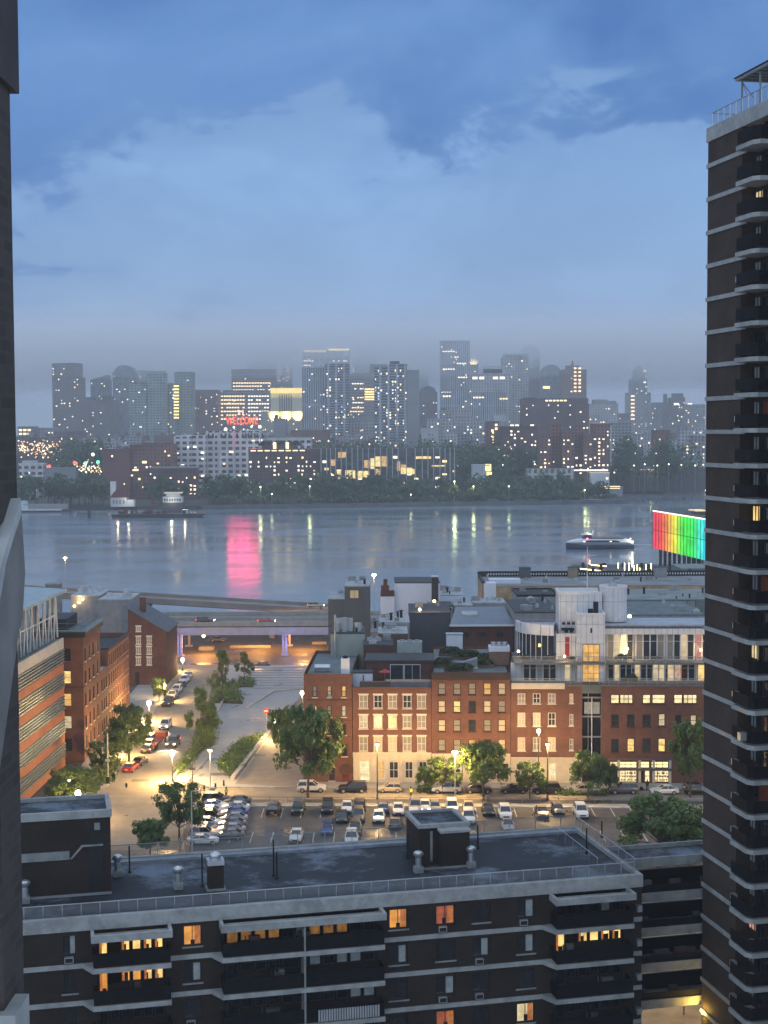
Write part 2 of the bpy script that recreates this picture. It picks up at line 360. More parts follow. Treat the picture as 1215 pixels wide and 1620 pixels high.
# slab edges, stepping out round the balcony bays
def plan(a0, a1, k):
    pts = [(a0, -.1)]
    for a, c in bays:
        if a > a0 - .1 and c < a1 + 1: pts += [(a - .7, -.1), (a, -1.55), (c, -1.55), (c, -.1)]
    return pts + [(a1, -.1), (a1, .05), (a0, .05)]
for k, z in enumerate(levels[1:]):
    b = MB(); b.prism(plan(LX0, LX1, k), z, z + .36); b.build('slab_edge', CONC, lb)
railm = BLACK
for bi, (a, c) in enumerate(bays):
    # canopy tray over the top balcony
    b = MB(); z = RZ - 1.45
    b.box(a - .1, c + .1, -1.75, -.09, z, z + .18); b.box(a - .1, c + .1, -1.75, -1.5, z + .181, z + .52); b.box(a - .1, a + .15, -1.5, -.09, z + .181, z + .52); b.box(c - .15, c + .1, -1.5, -.09, z + .181, z + .52)
    b.build('canopy', CONC, lb)
    for k in range(5):
        zf = levels[k + 1] + .361; zc = levels[k] if k else RZ - 1.45
        b = MB(); b.box(a + .05, c - .05, -1.5, -1.44, zf + .08, zf + 1.12); b.box(a + .05, a + .11, -1.44, -.02, zf + .08, zf + 1.12); b.box(c - .11, c - .05, -1.44, -.02, zf + .08, zf + 1.12)
        b.build('balcony_panel', DPANEL, lb)
        lit = (bi == 0 and k in (0, 1)) or (bi == 2 and k == 1)
        n = 6 if bi != 1 else 11; w = (c - a - .8) / n
        for q in range(n):
            x0 = a + .4 + q * w
            if lit: gm = LYELLOW if (q not in (1,) ) else FRAMED; gm = LORANGE if (bi == 0 and k == 1 and q in (0, 2, 3)) else gm
            elif bi == 1 and k == 0 and q in (0, 1, 2, 3, 6, 7, 8): gm = E('dim_orange', (.9, .42, .1), .28, blotch=.7)
            elif rnd.random() < .12: gm = CURT
            else: gm = GLASSD
            if gm is FRAMED: continue
            z0 = zc - 1.35 if q else zc - 2.1
            win(lb, x0 + .05, x0 + w - .05, z0, zc - .2, .1, gm, FRAMED, fr=.09, vm=())
            if lit and q in (0, 2, 4, 5):
                m_ = MB(); xx = x0 + rnd.uniform(.15, w - .6); m_.box(xx, xx + rnd.uniform(.15, .45), .07, .095, z0 + .1, z0 + rnd.uniform(.35, .8)); m_.build('room_furniture', M('room_silhouette', (.05, .02, .01), .8), lb)
                MB().box(x0 + .12, x0 + .32, .06, .09, z0 + .1, zc - .3).build('curtain', E('curtain_glow', (.75, .25, .06), .7, blotch=.5, bs=3), lb)
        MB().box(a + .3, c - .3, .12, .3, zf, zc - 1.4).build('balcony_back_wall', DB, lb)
        if bi == 1:
            MB().box((a + c) / 2 - .07, (a + c) / 2 + .07, -1.6, -.1, zf, zc - .001).build('balcony_divider', CONC2, lb)
        if (bi, k) in ((1, 2),):
            b = MB(); xm = (a + c) / 2
            for q in range(24): b.box(xm + 1 + q * .2, xm + 1.13 + q * .2, -1.58, -1.51, zf + .1, zf + 1.0)
            b.build('white_balcony_screen', M('white_screen', (.34, .36, .38), .7), lb)
        for q in range(2 if bi == 1 else 1):     # things kept on the balconies, seen dim over the panels
            if rnd.random() < .75:
                xx = rnd.uniform(a + .6, c - 1.6); b = MB(); b.box(xx, xx + rnd.uniform(.4, 1.2), -.9, -.5, zf, zf + rnd.uniform(1.15, 1.35)); b.box(xx - .3, xx - .25, -.9, -.6, zf, zf + 1.3); b.build('balcony_clutter', M('clutter%d' % rnd.randint(0, 2), rnd.choice([(.05, .055, .06), (.10, .105, .11), (.06, .035, .03)]), .7), lb)
for sx in (LX1 - .35,):
    for k in range(5): m_ = MB(); m_.box(LX1 - .55, LX1 + .1 - .25, -.5, -.01, levels[k] - 1.9, levels[k] - 1.4); m_.build('air_conditioner', METAL, lb)
# roof railing along the front
rl = MB()
pm = MB().tube((0, 0, 0), (0, 0, 1.1), .035, n=6).mesh('post', METAL)
x = LX0 + .6
rl.box(LX0 + .4, LX1 - .3, .93, .98, RZ + .72, RZ + .78)
rail = rl.build('railing', METAL, lb)
while x < LX1 - .3: inst('post', pm, rail, (x, .95, RZ - .35)); x += 1.38
MB().box(LX0 + .4, LX1 - .3, .95, .956, RZ - .3, RZ + .7).build('rail_net', WMESH, rail)
b = MB(); b.box(LX0 + .4, LX1 - .2, LD - .05, LD, RZ + 1.0, RZ + 1.05)
brail = b.build('railing', STEEL, lb)
x = LX0 + .8
while x < LX1 - .2: inst('post', pm, brail, (x, LD - .03, RZ - .05), scale=(1, 1, 1)); x += 2.4
MB().box(LX0 + .4, LX1 - .2, LD - .03, LD - .024, RZ, RZ + 1.0).build('rail_net', WMESH, brail)
b = MB(); b.box(LX1 - .16, LX1 - .1, .9, LD, RZ + .95, RZ + 1.0); b.box(LX1 - 2.6, LX1 - 2.55, 3.0, LD - 2, RZ + .6, RZ + .65); srail = b.build('railing', METAL, lb)
for q in range(9): inst('post', pm, srail, (LX1 - .13, 1.2 + q * 1.7, RZ - .1)); 
for q in range(6): inst('post', pm, srail, (LX1 - 2.57, 3.2 + q * 1.9, RZ - .45))
MB().box(LX1 - .14, LX1 - .134, .95, LD, RZ, RZ + .95).build('rail_net', WMESH, srail)
# stair bulkheads
a0 = -28.8; a1 = L.hitz(175, 1404, RZ - .35)[0]
bk = thing('roof_bulkhead', 'large dark brick rooftop house with pale parapet at the left end of the long roof', 'bulkhead', L.w(0, 0), L.a)
h0 = L.hit(175, 1280, 6.4)[1]
b = MB(); b.box(a0, a1, 6.4, 11.5, RZ - .34, h0 - .6); b.build('wall', DB, bk)
b = MB(); b.box(a0 - .1, a1 + .1, 6.3, 6.65, h0 - .599, h0); b.box(a0 - .1, a1 + .1, 11.25, 11.6, h0 - .599, h0); b.box(a1 - .25, a1 + .1, 6.65, 11.25, h0 - .599, h0); b.build('parapet', CONC, bk)
MB().box(a0, a1 - .25, 6.65, 11.25, h0 - .599, h0 - .3).build('roof', ROOFM, bk)
z = L.hit(60, 1363, 6.3)[1]
b = MB(); b.box(a0, L.hit(110, 1363, 6.3)[0], 6.22, 6.39, z, z + .65); b.add([(L.hit(110, 1363, 6.3)[0], 6.3, z), (L.hit(112, 1363, 6.3)[0] + .1, 6.3, z), (L.hit(132, 1345, 6.3)[0], 6.3, z + .95), (L.hit(128, 1345, 6.3)[0], 6.3, z + 1.0)], [(0, 1, 2, 3)])
b.box(L.hit(128, 1345, 6.3)[0], L.hit(163, 1345, 6.3)[0], 6.25, 6.39, z + .92, z + 1.05); b.build('stair_band', CONC2, bk)
b = MB(); b.box(L.hit(141, 1363, 6.3)[0], L.hit(163, 1363, 6.3)[0], 6.33, 6.385, RZ - .3, z + 2.2); b.build('door', BLACK, bk)
MB().box(L.hit(149, 1300, 6.3)[0], L.hit(158, 1300, 6.3)[0], 6.1, 6.385, h0 - 1.5, h0 - 1.0).build('wall_light', CONC2, bk)
b = MB(); b.box(a0, a1, 6.05, 6.12, RZ - .3, RZ - .1); b.build('base_rail', METAL, bk)
bk2 = thing('roof_bulkhead', 'open topped brick shaft with pale coping on the middle of the long flat roof', 'bulkhead', L.w(0, 0), L.a)
x0 = L.hit(664, 1345, 7.6)[0]; x1 = L.hit(740, 1340, 7.6)[0]; zt_ = L.hit(740, 1300, 7.6)[1]
xm = L.hit(699, 1350, 6.4)[0]; xe = L.hit(743, 1350, 6.4)[0]; zt2 = L.hit(740, 1312, 6.4)[1]
b = MB(); b.box(x0, x1, 7.6, 12.2, RZ - .34, zt_ - .3); b.box(xm, xe, 6.4, 7.59, RZ - .34, zt2 - .2); b.build('wall', DB, bk2)
b = MB(); b.box(x0 - .15, x1 + .15, 7.45, 7.85, zt_ - .299, zt_); b.box(x0 - .15, x1 + .15, 12, 12.35, zt_ - .299, zt_); b.box(x0 - .15, x0 + .2, 7.85, 12, zt_ - .299, zt_); b.box(x1 - .2, x1 + .15, 7.85, 12, zt_ - .299, zt_)
b.box(xm - .12, xe + .12, 6.28, 7.44, zt2 - .199, zt2); b.build('coping', CONC, bk2)
MB().box(x0 + .2, x1 - .2, 7.85, 12, zt_ - .5, zt_ - .2).build('shaft_cover', ROOFM, bk2)
MB().box(x0 + .9, x0 + 1.1, 7.57, 7.599, RZ, zt_ - .6).build('downpipe', CONC2, bk2)
MB().box(x0 - .1, xe + .1, 6.3, 6.395, RZ - .33, RZ - .15).build('base_flashing', CONC2, bk2)
# roof vents and poles
def vent_mesh():
    b = MB(); b.tube((0, 0, 0), (0, 0, .75), .26, n=12); b.tube((0, 0, .75), (0, 0, .95), .26, .42, n=12); b.tube((0, 0, .95), (0, 0, 1.1), .42, .44, n=12); b.ball((0, 0, 1.12), .40, 12, 6, .45)
    return b.mesh('vent', METAL), MB().box(-.36, .36, -.36, .36, -.9, 0).mesh('curb', CONC2)
vm_, cm_ = vent_mesh()
vl = ['chrome roof vent right beside the large rooftop house', 'chrome roof vent standing alone left of the big capped box vent', 'chrome roof vent half hidden by the near wall at the roof end', 'chrome roof vent in front of the open brick shaft at its left corner', 'chrome roof vent at the right corner of the open brick shaft', 'chrome roof vent close behind the left side of the open brick shaft']
for (px, py), lab in zip([(186, 1386), (282, 1406), (40, 1428), (662, 1380), (745, 1372), (660, 1352)], vl):
    x, y = L.hitz(px, py, RZ - .35); p = L.w(x, y)
    v = thing('roof_vent', lab, 'vent', (p.x, p.y, RZ + .15), L.a, 'chrome vents on the long flat roof')
    inst('cap', vm_, v); inst('curb', cm_, v, (0, 0, 0), scale=(1, 1, .55))
x, y = L.hitz(341, 1406, RZ - .35); p = L.w(x, y)
v = thing('box_vent', 'tall dark box vent with domed metal cap on the long flat roof', 'vent', (p.x, p.y, RZ - .35), L.a)
MB().box(-.62, .62, -.5, .5, .15, 2.0).build('box', DB, v); MB().box(-.75, .75, -.65, .65, 0, .149).build('base_flashing', CONC2, v)
b = MB(); b.box(-.66, .66, -.55, .55, 2.0, 2.4); b.tube((0, 0, 2.4), (0, 0, 2.7), .45, n=12); b.ball((0, 0, 2.7), .5, 12, 6, .5); b.build('cap', METAL, v)
pl_ = [(205, 1380, 2.2, 'thin black pole beside the big rooftop house'), (320, 1402, 2.6, 'thin black pole beside the capped box vent'), (433, 1385, 2.9, 'taller of the two black poles standing together on the flat roof'), (438, 1390, 2.2, 'shorter of the two black poles standing together on the flat roof'), (645, 1358, 2.1, 'black pole just left of the open brick shaft'), (756, 1342, 2.0, 'black pole just right of the open brick shaft'), (928, 1350, 2.2, 'black pole by the wire rail near the right end of the flat roof'), (952, 1325, 1.5, 'short black pole at the far right corner of the flat roof')]
for px, py, h, lab in pl_:
    x, y = L.hitz(px, py, RZ - .35); p = L.w(x, y)
    o = MB().tube((0, 0, 0), (0, 0, h), .065, n=6).tube((0, 0, 0), (0, 0, .1), .16, n=8).build('roof_pole', BLACK, None, (p.x, p.y, RZ - .35)); tag(o, lab, 'pole', 'black poles on the long flat roof')

# ---------------- gallery wing between the low block and the tower
wg = thing('gallery_wing', 'open gallery wing with pale slab edges joining the low block to the tower', 'building', L.w(0, 0), L.a)
WX0, WX1 = LX1 + .15, L.hit(1152, 1400, 4)[0] + .3; WY0, WY1 = 4.0, 8.0
wl = [L.hit(1075, yy, 4)[1] for yy in (1366, 1421, 1476, 1532, 1590)]
for k, z in enumerate(wl):
    h = .75 if k else .75
    b = MB(); b.box(WX0, WX1, WY0, WY0 + .25, z - .1, z - .1 + h); b.box(WX0, WX1, WY0 + .251, WY1, z - .1, z + .05)
    b.build('slab_edge', CONC2, wg)
    if k:
        MB().box(WX0, WX1, WY0 + .1, WY0 + .16, z + .66, z + 1.25).build('gallery_panel', DPANEL, wg)
        MB().box(WX0, WX1, WY1 - .25, WY1 - .05, z + .06, z + 1.4).build('rear_wall', DARKIN, wg)
        for q in range(3):
            xx = rnd.uniform(WX0 + .4, WX1 - 1.5); MB().box(xx, xx + rnd.uniform(.5, 1.4), WY0 + .5, WY0 + .9, z + .06, z + rnd.uniform(1.35, 1.6)).build('gallery_clutter', M('clutter%d' % rnd.randint(0, 2)), wg)
b = MB(); z = wl[0] + .66
b.box(WX0, WX1, WY1 - .2, WY1, z - .76, z); b.box(WX1 - .25, WX1, WY0 + .25, WY1 - .2, z - .6, z); b.build('roof_rim', CONC, wg)
MB().box(WX0, WX1 - .25, WY0 + .251, WY1 - .2, wl[0] + .06, wl[0] + .3).build('roof', ROOFM, wg)
for xx in (WX0 + .1, WX1 - .4): MB().box(xx, xx + .3, WY0 + .4, WY1 - .3, 0, wl[0] - .11).build('pier', DB, wg)

# ---------------- tall tower at the right
T = Frame((26.55, 122.0), R(-90 + 11.8))
tw = thing('apartment_tower', 'tall dark brick apartment tower with white slab edges and stacked balconies', 'tower', T.w(0, 0), T.a)
TZ = 83.4; TS = 2.7
bx = 6.35
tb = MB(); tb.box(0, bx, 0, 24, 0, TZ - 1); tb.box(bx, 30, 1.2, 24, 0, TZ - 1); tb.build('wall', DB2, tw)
tb = MB(); tb.box(-.12, 30, -.12, .12, TZ - 1.15, TZ); tb.box(-.12, .14, .12, 24.1, TZ - 1.15, TZ); tb.box(.14, 30, .13, 24, TZ - 1.1, TZ - .4)
tb.build('parapet', CONC, tw)
TG = {1: LCREAM, 3: LCREAM, 12: LYELLOW, 16: LCREAM, 24: E('lit_window_pink', (1, .5, .35), .9, blotch=.5)}
for k in range(1, 30):
    z = TZ - .55 - k * TS
    # slab edge: flush band, then the balcony tray stepping out and chamfered
    MB().prism([(-.1, -.1), (bx + .9, -.1), (bx + .9, .02), (-.1, .02)], z, z + .34).build('slab_edge', CONC, tw)
    MB().prism([(bx + .55, -.8), (bx + 3.4, -.8), (bx + 3.9, -.4), (bx + 3.9, 1.19), (bx + .55, 1.19)], z + .12, z + .46).build('balcony_slab', CONC, tw)
    b = MB(); b.prism([(bx + .65, -.74), (bx + 3.37, -.74), (bx + 3.83, -.37), (bx + 3.83, 1.1), (bx + 3.77, 1.1), (bx + 3.77, -.33), (bx + 3.34, -.68), (bx + .65, -.68)], z + .62, z + 1.55); b.build('balcony_panel', DPANEL, tw)
    gm = TG.get(k, CURT if rnd.random() < .8 else GLASSD)
    win(tw, bx + .15, bx + 1.25, z + 1.25, z + 2.55, 1.08, gm, FRAMED, vm=(.5,))
    if k in (9, 20, 14): MB().box(bx + 1.6, bx + 3.7, 1.15, 1.195, z + .6, z + 2.5).build('awning', M('rust_awning', (.22, .05, .02), .8), tw)
    else: win(tw, bx + 1.6, bx + 3.8, z + .6, z + 2.5, 1.08, GLASSD, FRAMED, vm=(.33, .66))
    if k in (5, 9, 11, 12, 13, 14, 15, 17, 19, 20, 21, 23, 25, 26, 27):
        m_ = MB(); m_.box(bx + .02, bx + .6, -.5, -.11, z + .95, z + 1.4); m_.cur = 1; m_.box(bx - .0, bx + .019, -.45, -.15, z + 1.0, z + 1.35); m_.build('air_conditioner', [METAL, BLACK], tw)
    if k == 18: MB().box(bx + 3.2, bx + 3.75, -1.5, -1.01, z + .9, z + 1.5).build('air_conditioner', METAL, tw)
tr = MB().box(.1, 30, .2, .25, TZ + 1.15, TZ + 1.22).box(.1, .16, .25, 23, TZ + 1.15, TZ + 1.22).build('railing', STEEL, tw)
for q in range(12): inst('post', pm, tr, (.3 + q * 1.1, .22, TZ - .02), scale=(1, 1, 1.1))
MB().box(.1, 30, .22, .226, TZ, TZ + 1.2).build('rail_net', WMESH, tr)
pg = thing('roof_pergola', 'steel framed canopy with slatted roof on top of the tall tower', 'canopy', T.w(0, 0), T.a)
z0 = TZ - .35
for x_, y_ in ((2.8, 1.6), (2.8, 6.0), (6.0, 1.6), (6.0, 6.0), (9.4, 1.6), (9.4, 6.0)):
    MB().box(x_ - .06, x_ + .06, y_ - .06, y_ + .06, z0, z0 + 3.6).build('post', STEEL, pg)
b = MB(); b.box(2.4, 14, 1.2, 1.4, z0 + 3.62, z0 + 3.82); b.box(2.4, 14, 6.0, 6.2, z0 + 3.62, z0 + 3.82); b.box(2.4, 2.55, 1.4, 6.0, z0 + 3.62, z0 + 3.8)
for q in range(12): b.box(3.4 + q * .95, 3.5 + q * .95, 1.4, 6.0, z0 + 3.62, z0 + 3.78)
b.build('roof_frame', STEEL, pg); MB().box(2.3, 14.2, 1.1, 6.4, z0 + 3.83, z0 + 3.9).build('roof', BLACK, pg)
b = MB(); b.tube((2.8, 1.6, z0 + 3.5), (3.6, 1.6, z0 + 2.4), .04, n=5); b.tube((2.8, 1.6, z0 + 3.5), (2.8, 2.6, z0 + 2.3), .04, n=5); b.tube((2.8, 6, z0 + .2), (6, 6, z0 + 3.5), .04, n=5); b.build('brace', STEEL, pg)
for i_, (x_, y_) in enumerate(((4.2, 2.6), (7.2, 3.0))):
    tb_ = thing('roof_chair', ['folding metal chair under the tower roof canopy, nearer the corner', 'folding metal chair under the tower roof canopy, farther from the corner'][i_], 'chair', T.w(x_, y_, z0), T.a, 'chairs under the tower canopy')
    b = MB(); b.box(-.25, .25, -.25, .25, .42, .46); b.build('seat', STEEL, tb_); MB().box(-.25, .25, .23, .26, .5, .95).build('backrest', STEEL, tb_)
    b = MB(); [b.tube((sx * .22, sy * .22, 0), (sx * .22, sy * .22, .42), .02, n=5) for sx in (-1, 1) for sy in (-1, 1)]; b.build('leg_frame', STEEL, tb_)
# ================================================================== ground, water, viaduct
def sheet(name, pts, z, mat, n=None):
    b = MB(); b.add([(p[0], p[1], z) for p in pts], [tuple(range(len(pts)))]); return struct(name, b, mat)
ASPH = M('asphalt', (.085, .08, .075), .75, var=.25, scale=.25, bump=.15, stain=(.06, .057, .053), bscale=3)
COBB = brick('cobble_street', (.38, .33, .26), (.31, .27, .215), (.22, .195, .16), 1.0, .3)
_t = COBB.node_tree
for _n in _t.nodes:      # cobbles lie flat: map x and y
    if _n.type == 'COMBXYZ':
        _s = [q for q in _t.nodes if q.type == 'SEPXYZ'][0]; _t.links.new(_s.outputs[0], _n.inputs[0]); _t.links.new(_s.outputs[1], _n.inputs[1])
PAVE = M('pavement_concrete', (.30, .29, .27), .85, var=.14, scale=.35, bump=.1)
PLAZA = M('plaza_paving', (.30, .31, .31), .75, var=.12, scale=.3, stain=(.22, .23, .24))
KERB = M('granite_kerb', (.40, .39, .36), .8)
PAINT = M('road_paint', (.62, .60, .55), .7, var=.3, scale=1.2)
SOIL = M('planter_soil', (.05, .045, .03), .95)
sheet('ground', [(-400, 20), (400, 20), (400, 452), (-400, 452)], 0, ASPH)
struct('quay_wall', MB().box(-400, 400, 452, 453, -6, .3), M('quay_stone', (.12, .12, .12)))
def gp(*ps): return [G(*p) for p in ps]
sheet('cobbled_street', gp((60, 1300), (130, 1262), (235, 1110), (262, 1052), (345, 1052), (320, 1140), (283, 1225), (272, 1258), (312, 1262), (285, 1345), (150, 1345)), .004, COBB)
sheet('cobbled_cross_street', gp((313, 1262), (273, 1258), (330, 1246), (480, 1247), (1140, 1252), (1160, 1268), (700, 1264), (318, 1265)), .008, COBB)
sheet('plaza', gp((283, 1225), (345, 1100), (355, 1052), (520, 1052), (480, 1090), (480, 1246), (330, 1245)), .012, PLAZA)
sheet('warm_path', gp((372, 1240), (432, 1158), (480, 1095), (480, 1246)), .016, M('brown_paving', (.22, .19, .155), .8, var=.2, scale=.4))
b = MB()     # broad low plaza steps
for i in range(9):
    y = 336 + i * 3.0; b.box(-33, -18.5, y, y + 2.9, .05, .12 + .1 * i)
struct('plaza_steps', b, PLAZA)
def kerb(pts, w=.35, h=.14, name='kerb', m=KERB, z0=0):
    b = MB()
    for a, c in zip(pts[:-1], pts[1:]):
        a = Vector((a[0], a[1])); c = Vector((c[0], c[1])); d = (c - a).normalized(); n_ = Vector((-d.y, d.x)) * w / 2
        b.prism([a - n_, c - n_, c + n_, a + n_], z0, h)
    return struct(name, b, m)
# pavements, each a real step above the road
def pavement(pts, name='pavement', m=PAVE, h=.13): b = MB(); b.prism([(p[0], p[1]) for p in pts], .002, h); return struct(name, b, m)
RB = Frame((-13.7, 245.2), R(-1.9))        # plane of the brick row
pavement([RB.w(0, -4.2), RB.w(72, -4.2), RB.w(72, 12), RB.w(0, 12)])
pavement([(-31.5, 230.2), (72, 226.8), (72, 228.4), (-31.5, 231.8)])
kerb([(-31.5, 229.9), (72, 226.5)], .3, .17, 'lot_kerb', M('pale_kerb', (.5, .49, .45)))
WS = Frame(G(134, 1205), 0); WS = Frame(G(134, 1205), math.atan2(G(205, 1125).y - G(134, 1205).y, G(205, 1125).x - G(134, 1205).x))
pavement([G(205, 1185), G(262, 1100), G(285, 1052), G(245, 1052), G(205, 1100), G(120, 1225), G(60, 1300), G(130, 1262), G(172, 1243)])
pavement([G(330, 1200), G(352, 1140), G(342, 1140), G(283, 1225), G(275, 1245), G(290, 1245)])
kerb([G(275, 1232), G(342, 1130), G(372, 1075)], .4, .5, 'planter_wall', M('pale_planter_wall', (.38, .37, .35)))
kerb([G(368, 1234), G(432, 1152)], .7, .6, 'planter_wall', M('pale_planter_wall'))
kerb([G(392, 1120), G(432, 1095), G(480, 1090)], .4, .3, 'planter_wall', M('pale_planter_wall'))
b = MB()     # bay lines of the parking lot
for i in range(26):
    x = -22 + i * 3.0; b.box(x, x + .1, 222.5, 228.2, .005, .009); b.box(x - .5, x - .4, 209, 214.5, .005, .009)
struct('parking_lines', b, PAINT)
b = MB()
for px, py, w, d in ((230, 1190, 2.5, .3), (215, 1205, 1.2, .5), (258, 1240, 1.4, 1.2), (300, 1205, .8, .8), (200, 1290, .9, .9), (240, 1300, 1.0, .8), (405, 1230, 1, 1), (340, 1110, .8, .8)):
    p = G(px, py); b.tube((p.x, p.y, .006), (p.x, p.y, .012), .35, n=12)
struct('manhole_covers', b, M('iron_cover', (.05, .048, .045), .5, metal=.4))
b = MB(); 
for px, py in ((310, 1215), (225, 1235), (410, 1195), (350, 1225), (120, 1290), (450, 1215)):
    p = G(px, py); b.box(p.x - 1.8, p.x + 1.2, p.y - .9, p.y + 1.1, .017, .021)
struct('road_patches', b, M('dark_patch', (.12, .11, .10), .8, var=.2))
# yard behind the passage of the gallery wing
sheet('yard', [(12, 120), (60, 120), (60, 175), (12, 175)], .006, M('yard_paving', (.26, .20, .11), .8, var=.35, scale=.3))
b = MB(); b.box(36, 36.5, 150, 175, .01, .5); b.box(26, 36.5, 158, 158.5, .012, .45); struct('yard_kerb', b, PAVE)
# ---------------- water
m, t, p = newmat('river_water'); p.inputs['Base Color'].default_value = (.16, .21, .26, 1); p.inputs['Roughness'].default_value = .16; p.inputs['IOR'].default_value = 1.42
tcn = N(t, 'ShaderNodeTexCoord'); h = None
for sc_, amp, det in ((.35, .08, 3), (.06, .30, 3), (.02, .5, 2)):
    mpn = N(t, 'ShaderNodeMapping'); mpn.inputs['Scale'].default_value = (1, .55, 1); t.links.new(tcn.outputs['Object'], mpn.inputs[0])
    no = N(t, 'ShaderNodeTexNoise', i_Scale=sc_, i_Detail=float(det), i_Distortion=.4); t.links.new(mpn.outputs[0], no.inputs[0])
    v = mathn(t, 'MULTIPLY', no.outputs[0], amp); h = v if h is None else mathn(t, 'ADD', h, v)
bp = N(t, 'ShaderNodeBump', i_Strength=.55, i_Distance=1.0); t.links.new(h, bp.inputs['Height']); t.links.new(bp.outputs[0], p.inputs['Normal'])
no = N(t, 'ShaderNodeTexNoise', i_Scale=.006, i_Detail=5.0, i_Distortion=1.5)
mpn = N(t, 'ShaderNodeMapping'); mpn.inputs['Scale'].default_value = (.6, 2.2, 1); t.links.new(tcn.outputs['Object'], mpn.inputs[0]); t.links.new(mpn.outputs[0], no.inputs[0])
t.links.new(ramp(t, no.outputs[0], [(.38, .09), (.62, .22)]), p.inputs['Roughness'])
MATS['river_water'] = m
sheet('river', [(-2500, 453), (2500, 453), (2500, 1850), (-2500, 1850)], -2, m)

# ---------------- viaduct
LILAC = M('lilac_girder', (.42, .40, .50), .6, var=.12)
DECKC = M('deck_concrete', (.17, .16, .15), .8, var=.25, scale=.2)
v = thing('highway_viaduct', 'elevated highway on lilac steel girders crossing the end of the street', 'viaduct', (0, 0, 0))
def vz(y): return 0
MB().box(-60, 60, 384, 404.5, 7.7, 8.4).build('deck', DECKC, v)
b = MB(); b.box(-60, 60, 383.4, 383.99, 5.9, 7.69); b.box(-60, 60, 383.2, 384.0, 5.75, 5.899); b.build('girder', LILAC, v)
for y in (389, 396, 403): MB().box(-60, 60, y, y + .4, 6.4, 7.69).build('girder', LILAC, v)
MB().box(-60, 60, 383.5, 383.95, 8.0, 9.1).build('barrier', M('barrier_concrete', (.30, .30, .29)), v)
MB().box(-60, 60, 404.0, 404.45, 8.41, 9.3).build('barrier', M('barrier_concrete'), v)
MB().box(-60, 60, 393.8, 394.1, 8.41, 9.1).build('median', M('barrier_concrete'), v)
b = MB()
for y in (388, 391, 398, 401): b.box(-60, 60, y, y + .12, 8.401, 8.406)
b.build('lane_marking', PAINT, v)
for x in (-53.5, -26, 1.5, 29, 56):
    for y in (385, 402.5):
        c = MB(); 
        for dx in ((-.55, .25) if y < 390 else (0,)): c.box(x + dx - .28, x + dx + .28, y - .3, y + .3, 0, 5.74 if y < 390 else 7.69)
        c.box(x - 1.1, x + .9, y - .6, y + .6, 0, .4); c.build('column', LILAC, v)
    MB().box(x - .4, x + .4, 385.31, 402.1, 6.0, 7.69).build('cross_beam', LILAC, v)
lamp_light('lilac_uplight', v, (-52, 382.0, 3.2), 220, (.6, .5, 1.0)); lamp_light('lilac_uplight', v, (-24.5, 382.0, 3.2), 260, (.45, .4, 1.0))
# ramp that climbs to the left behind it
rp = thing('highway_ramp', 'long sloping concrete ramp rising to the left behind the lilac viaduct', 'ramp', (0, 0, 0))
def rz(x): return 8.6 + (-17.5 - x) * .066
def rampbox(name, y0, y1, d0, d1, mat, x0=-150, x1=-6, parent=rp):
    b = MB(); n_ = 12
    for i in range(n_):
        a = x0 + (x1 - x0) * i / n_; c = x0 + (x1 - x0) * (i + 1) / n_
        b.add([(a, y0, rz(a) + d0), (c, y0, rz(c) + d0), (c, y1, rz(c) + d0), (a, y1, rz(a) + d0), (a, y0, rz(a) + d1), (c, y0, rz(c) + d1), (c, y1, rz(c) + d1), (a, y1, rz(a) + d1)],
              [(0, 3, 2, 1), (4, 5, 6, 7), (0, 1, 5, 4), (2, 3, 7, 6)] + ([(0, 4, 7, 3)] if i == 0 else []) + ([(1, 2, 6, 5)] if i == n_ - 1 else []))
    return b.build(name, mat, parent)
RAMPC = M('ramp_concrete', (.24, .22, .205), .85, var=.25, scale=.15)
rampbox('deck', 415, 425, -1.2, -.5, RAMPC); rampbox('barrier', 414.7, 415, -1.4, .15, RAMPC); rampbox('barrier', 425, 425.3, -1.4, .4, RAMPC); rampbox('girder', 416, 424, -1.7, -1.21, M('rust_girder', (.08, .05, .04)))
for x in range(-140, -10, 7): MB().box(x - .08, x + .08, 414.75, 414.9, rz(x) + .1, rz(x) + .75).build('rail_post', STEEL, rp)
rampbox('rail', 414.8, 414.86, .6, .68, STEEL)
for x in (-130, -100, -68, -32):
    c = MB(); c.box(x - .7, x + .7, 418, 422, 0, rz(x) - 2.31); c.box(x - 1.2, x + 1.2, 416, 424, rz(x) - 3.1, rz(x) - 2.32) ; c.build('pier', RAMPC, rp)
# brown shed fronts and warm lamps under the viaduct
us = thing('riverside_shed', 'low brown shed wall standing under the highway by the river', 'shed', (0, 432, 0))
MB().box(-75, -12, 0, 8, 0, 4.6).build('wall', M('brown_shed', (.14, .075, .04), .85, var=.35, scale=.2), us)
MB().box(-75.3, -11.7, -.3, 8.3, 4.61, 4.85).build('roof', M('shed_roof', (.2, .19, .19)), us)
for x in (-66, -58, -44, -30, -20): MB().box(x, x + 3.4, -.06, -.002, .1, 3.2).build('door', M('shed_door', (.06, .04, .03), .7), us)
b = MB(); b.box(-50, -46, 395, 397, .006, .9); b.box(-42, -31, 399, 399.6, .006, .7); b.box(-20, -16, 405, 405.6, .006, .7)
o = b.build('road_barrier', PAVE); tag(o, 'pale concrete blocks standing on the ground beneath the highway', 'barrier')

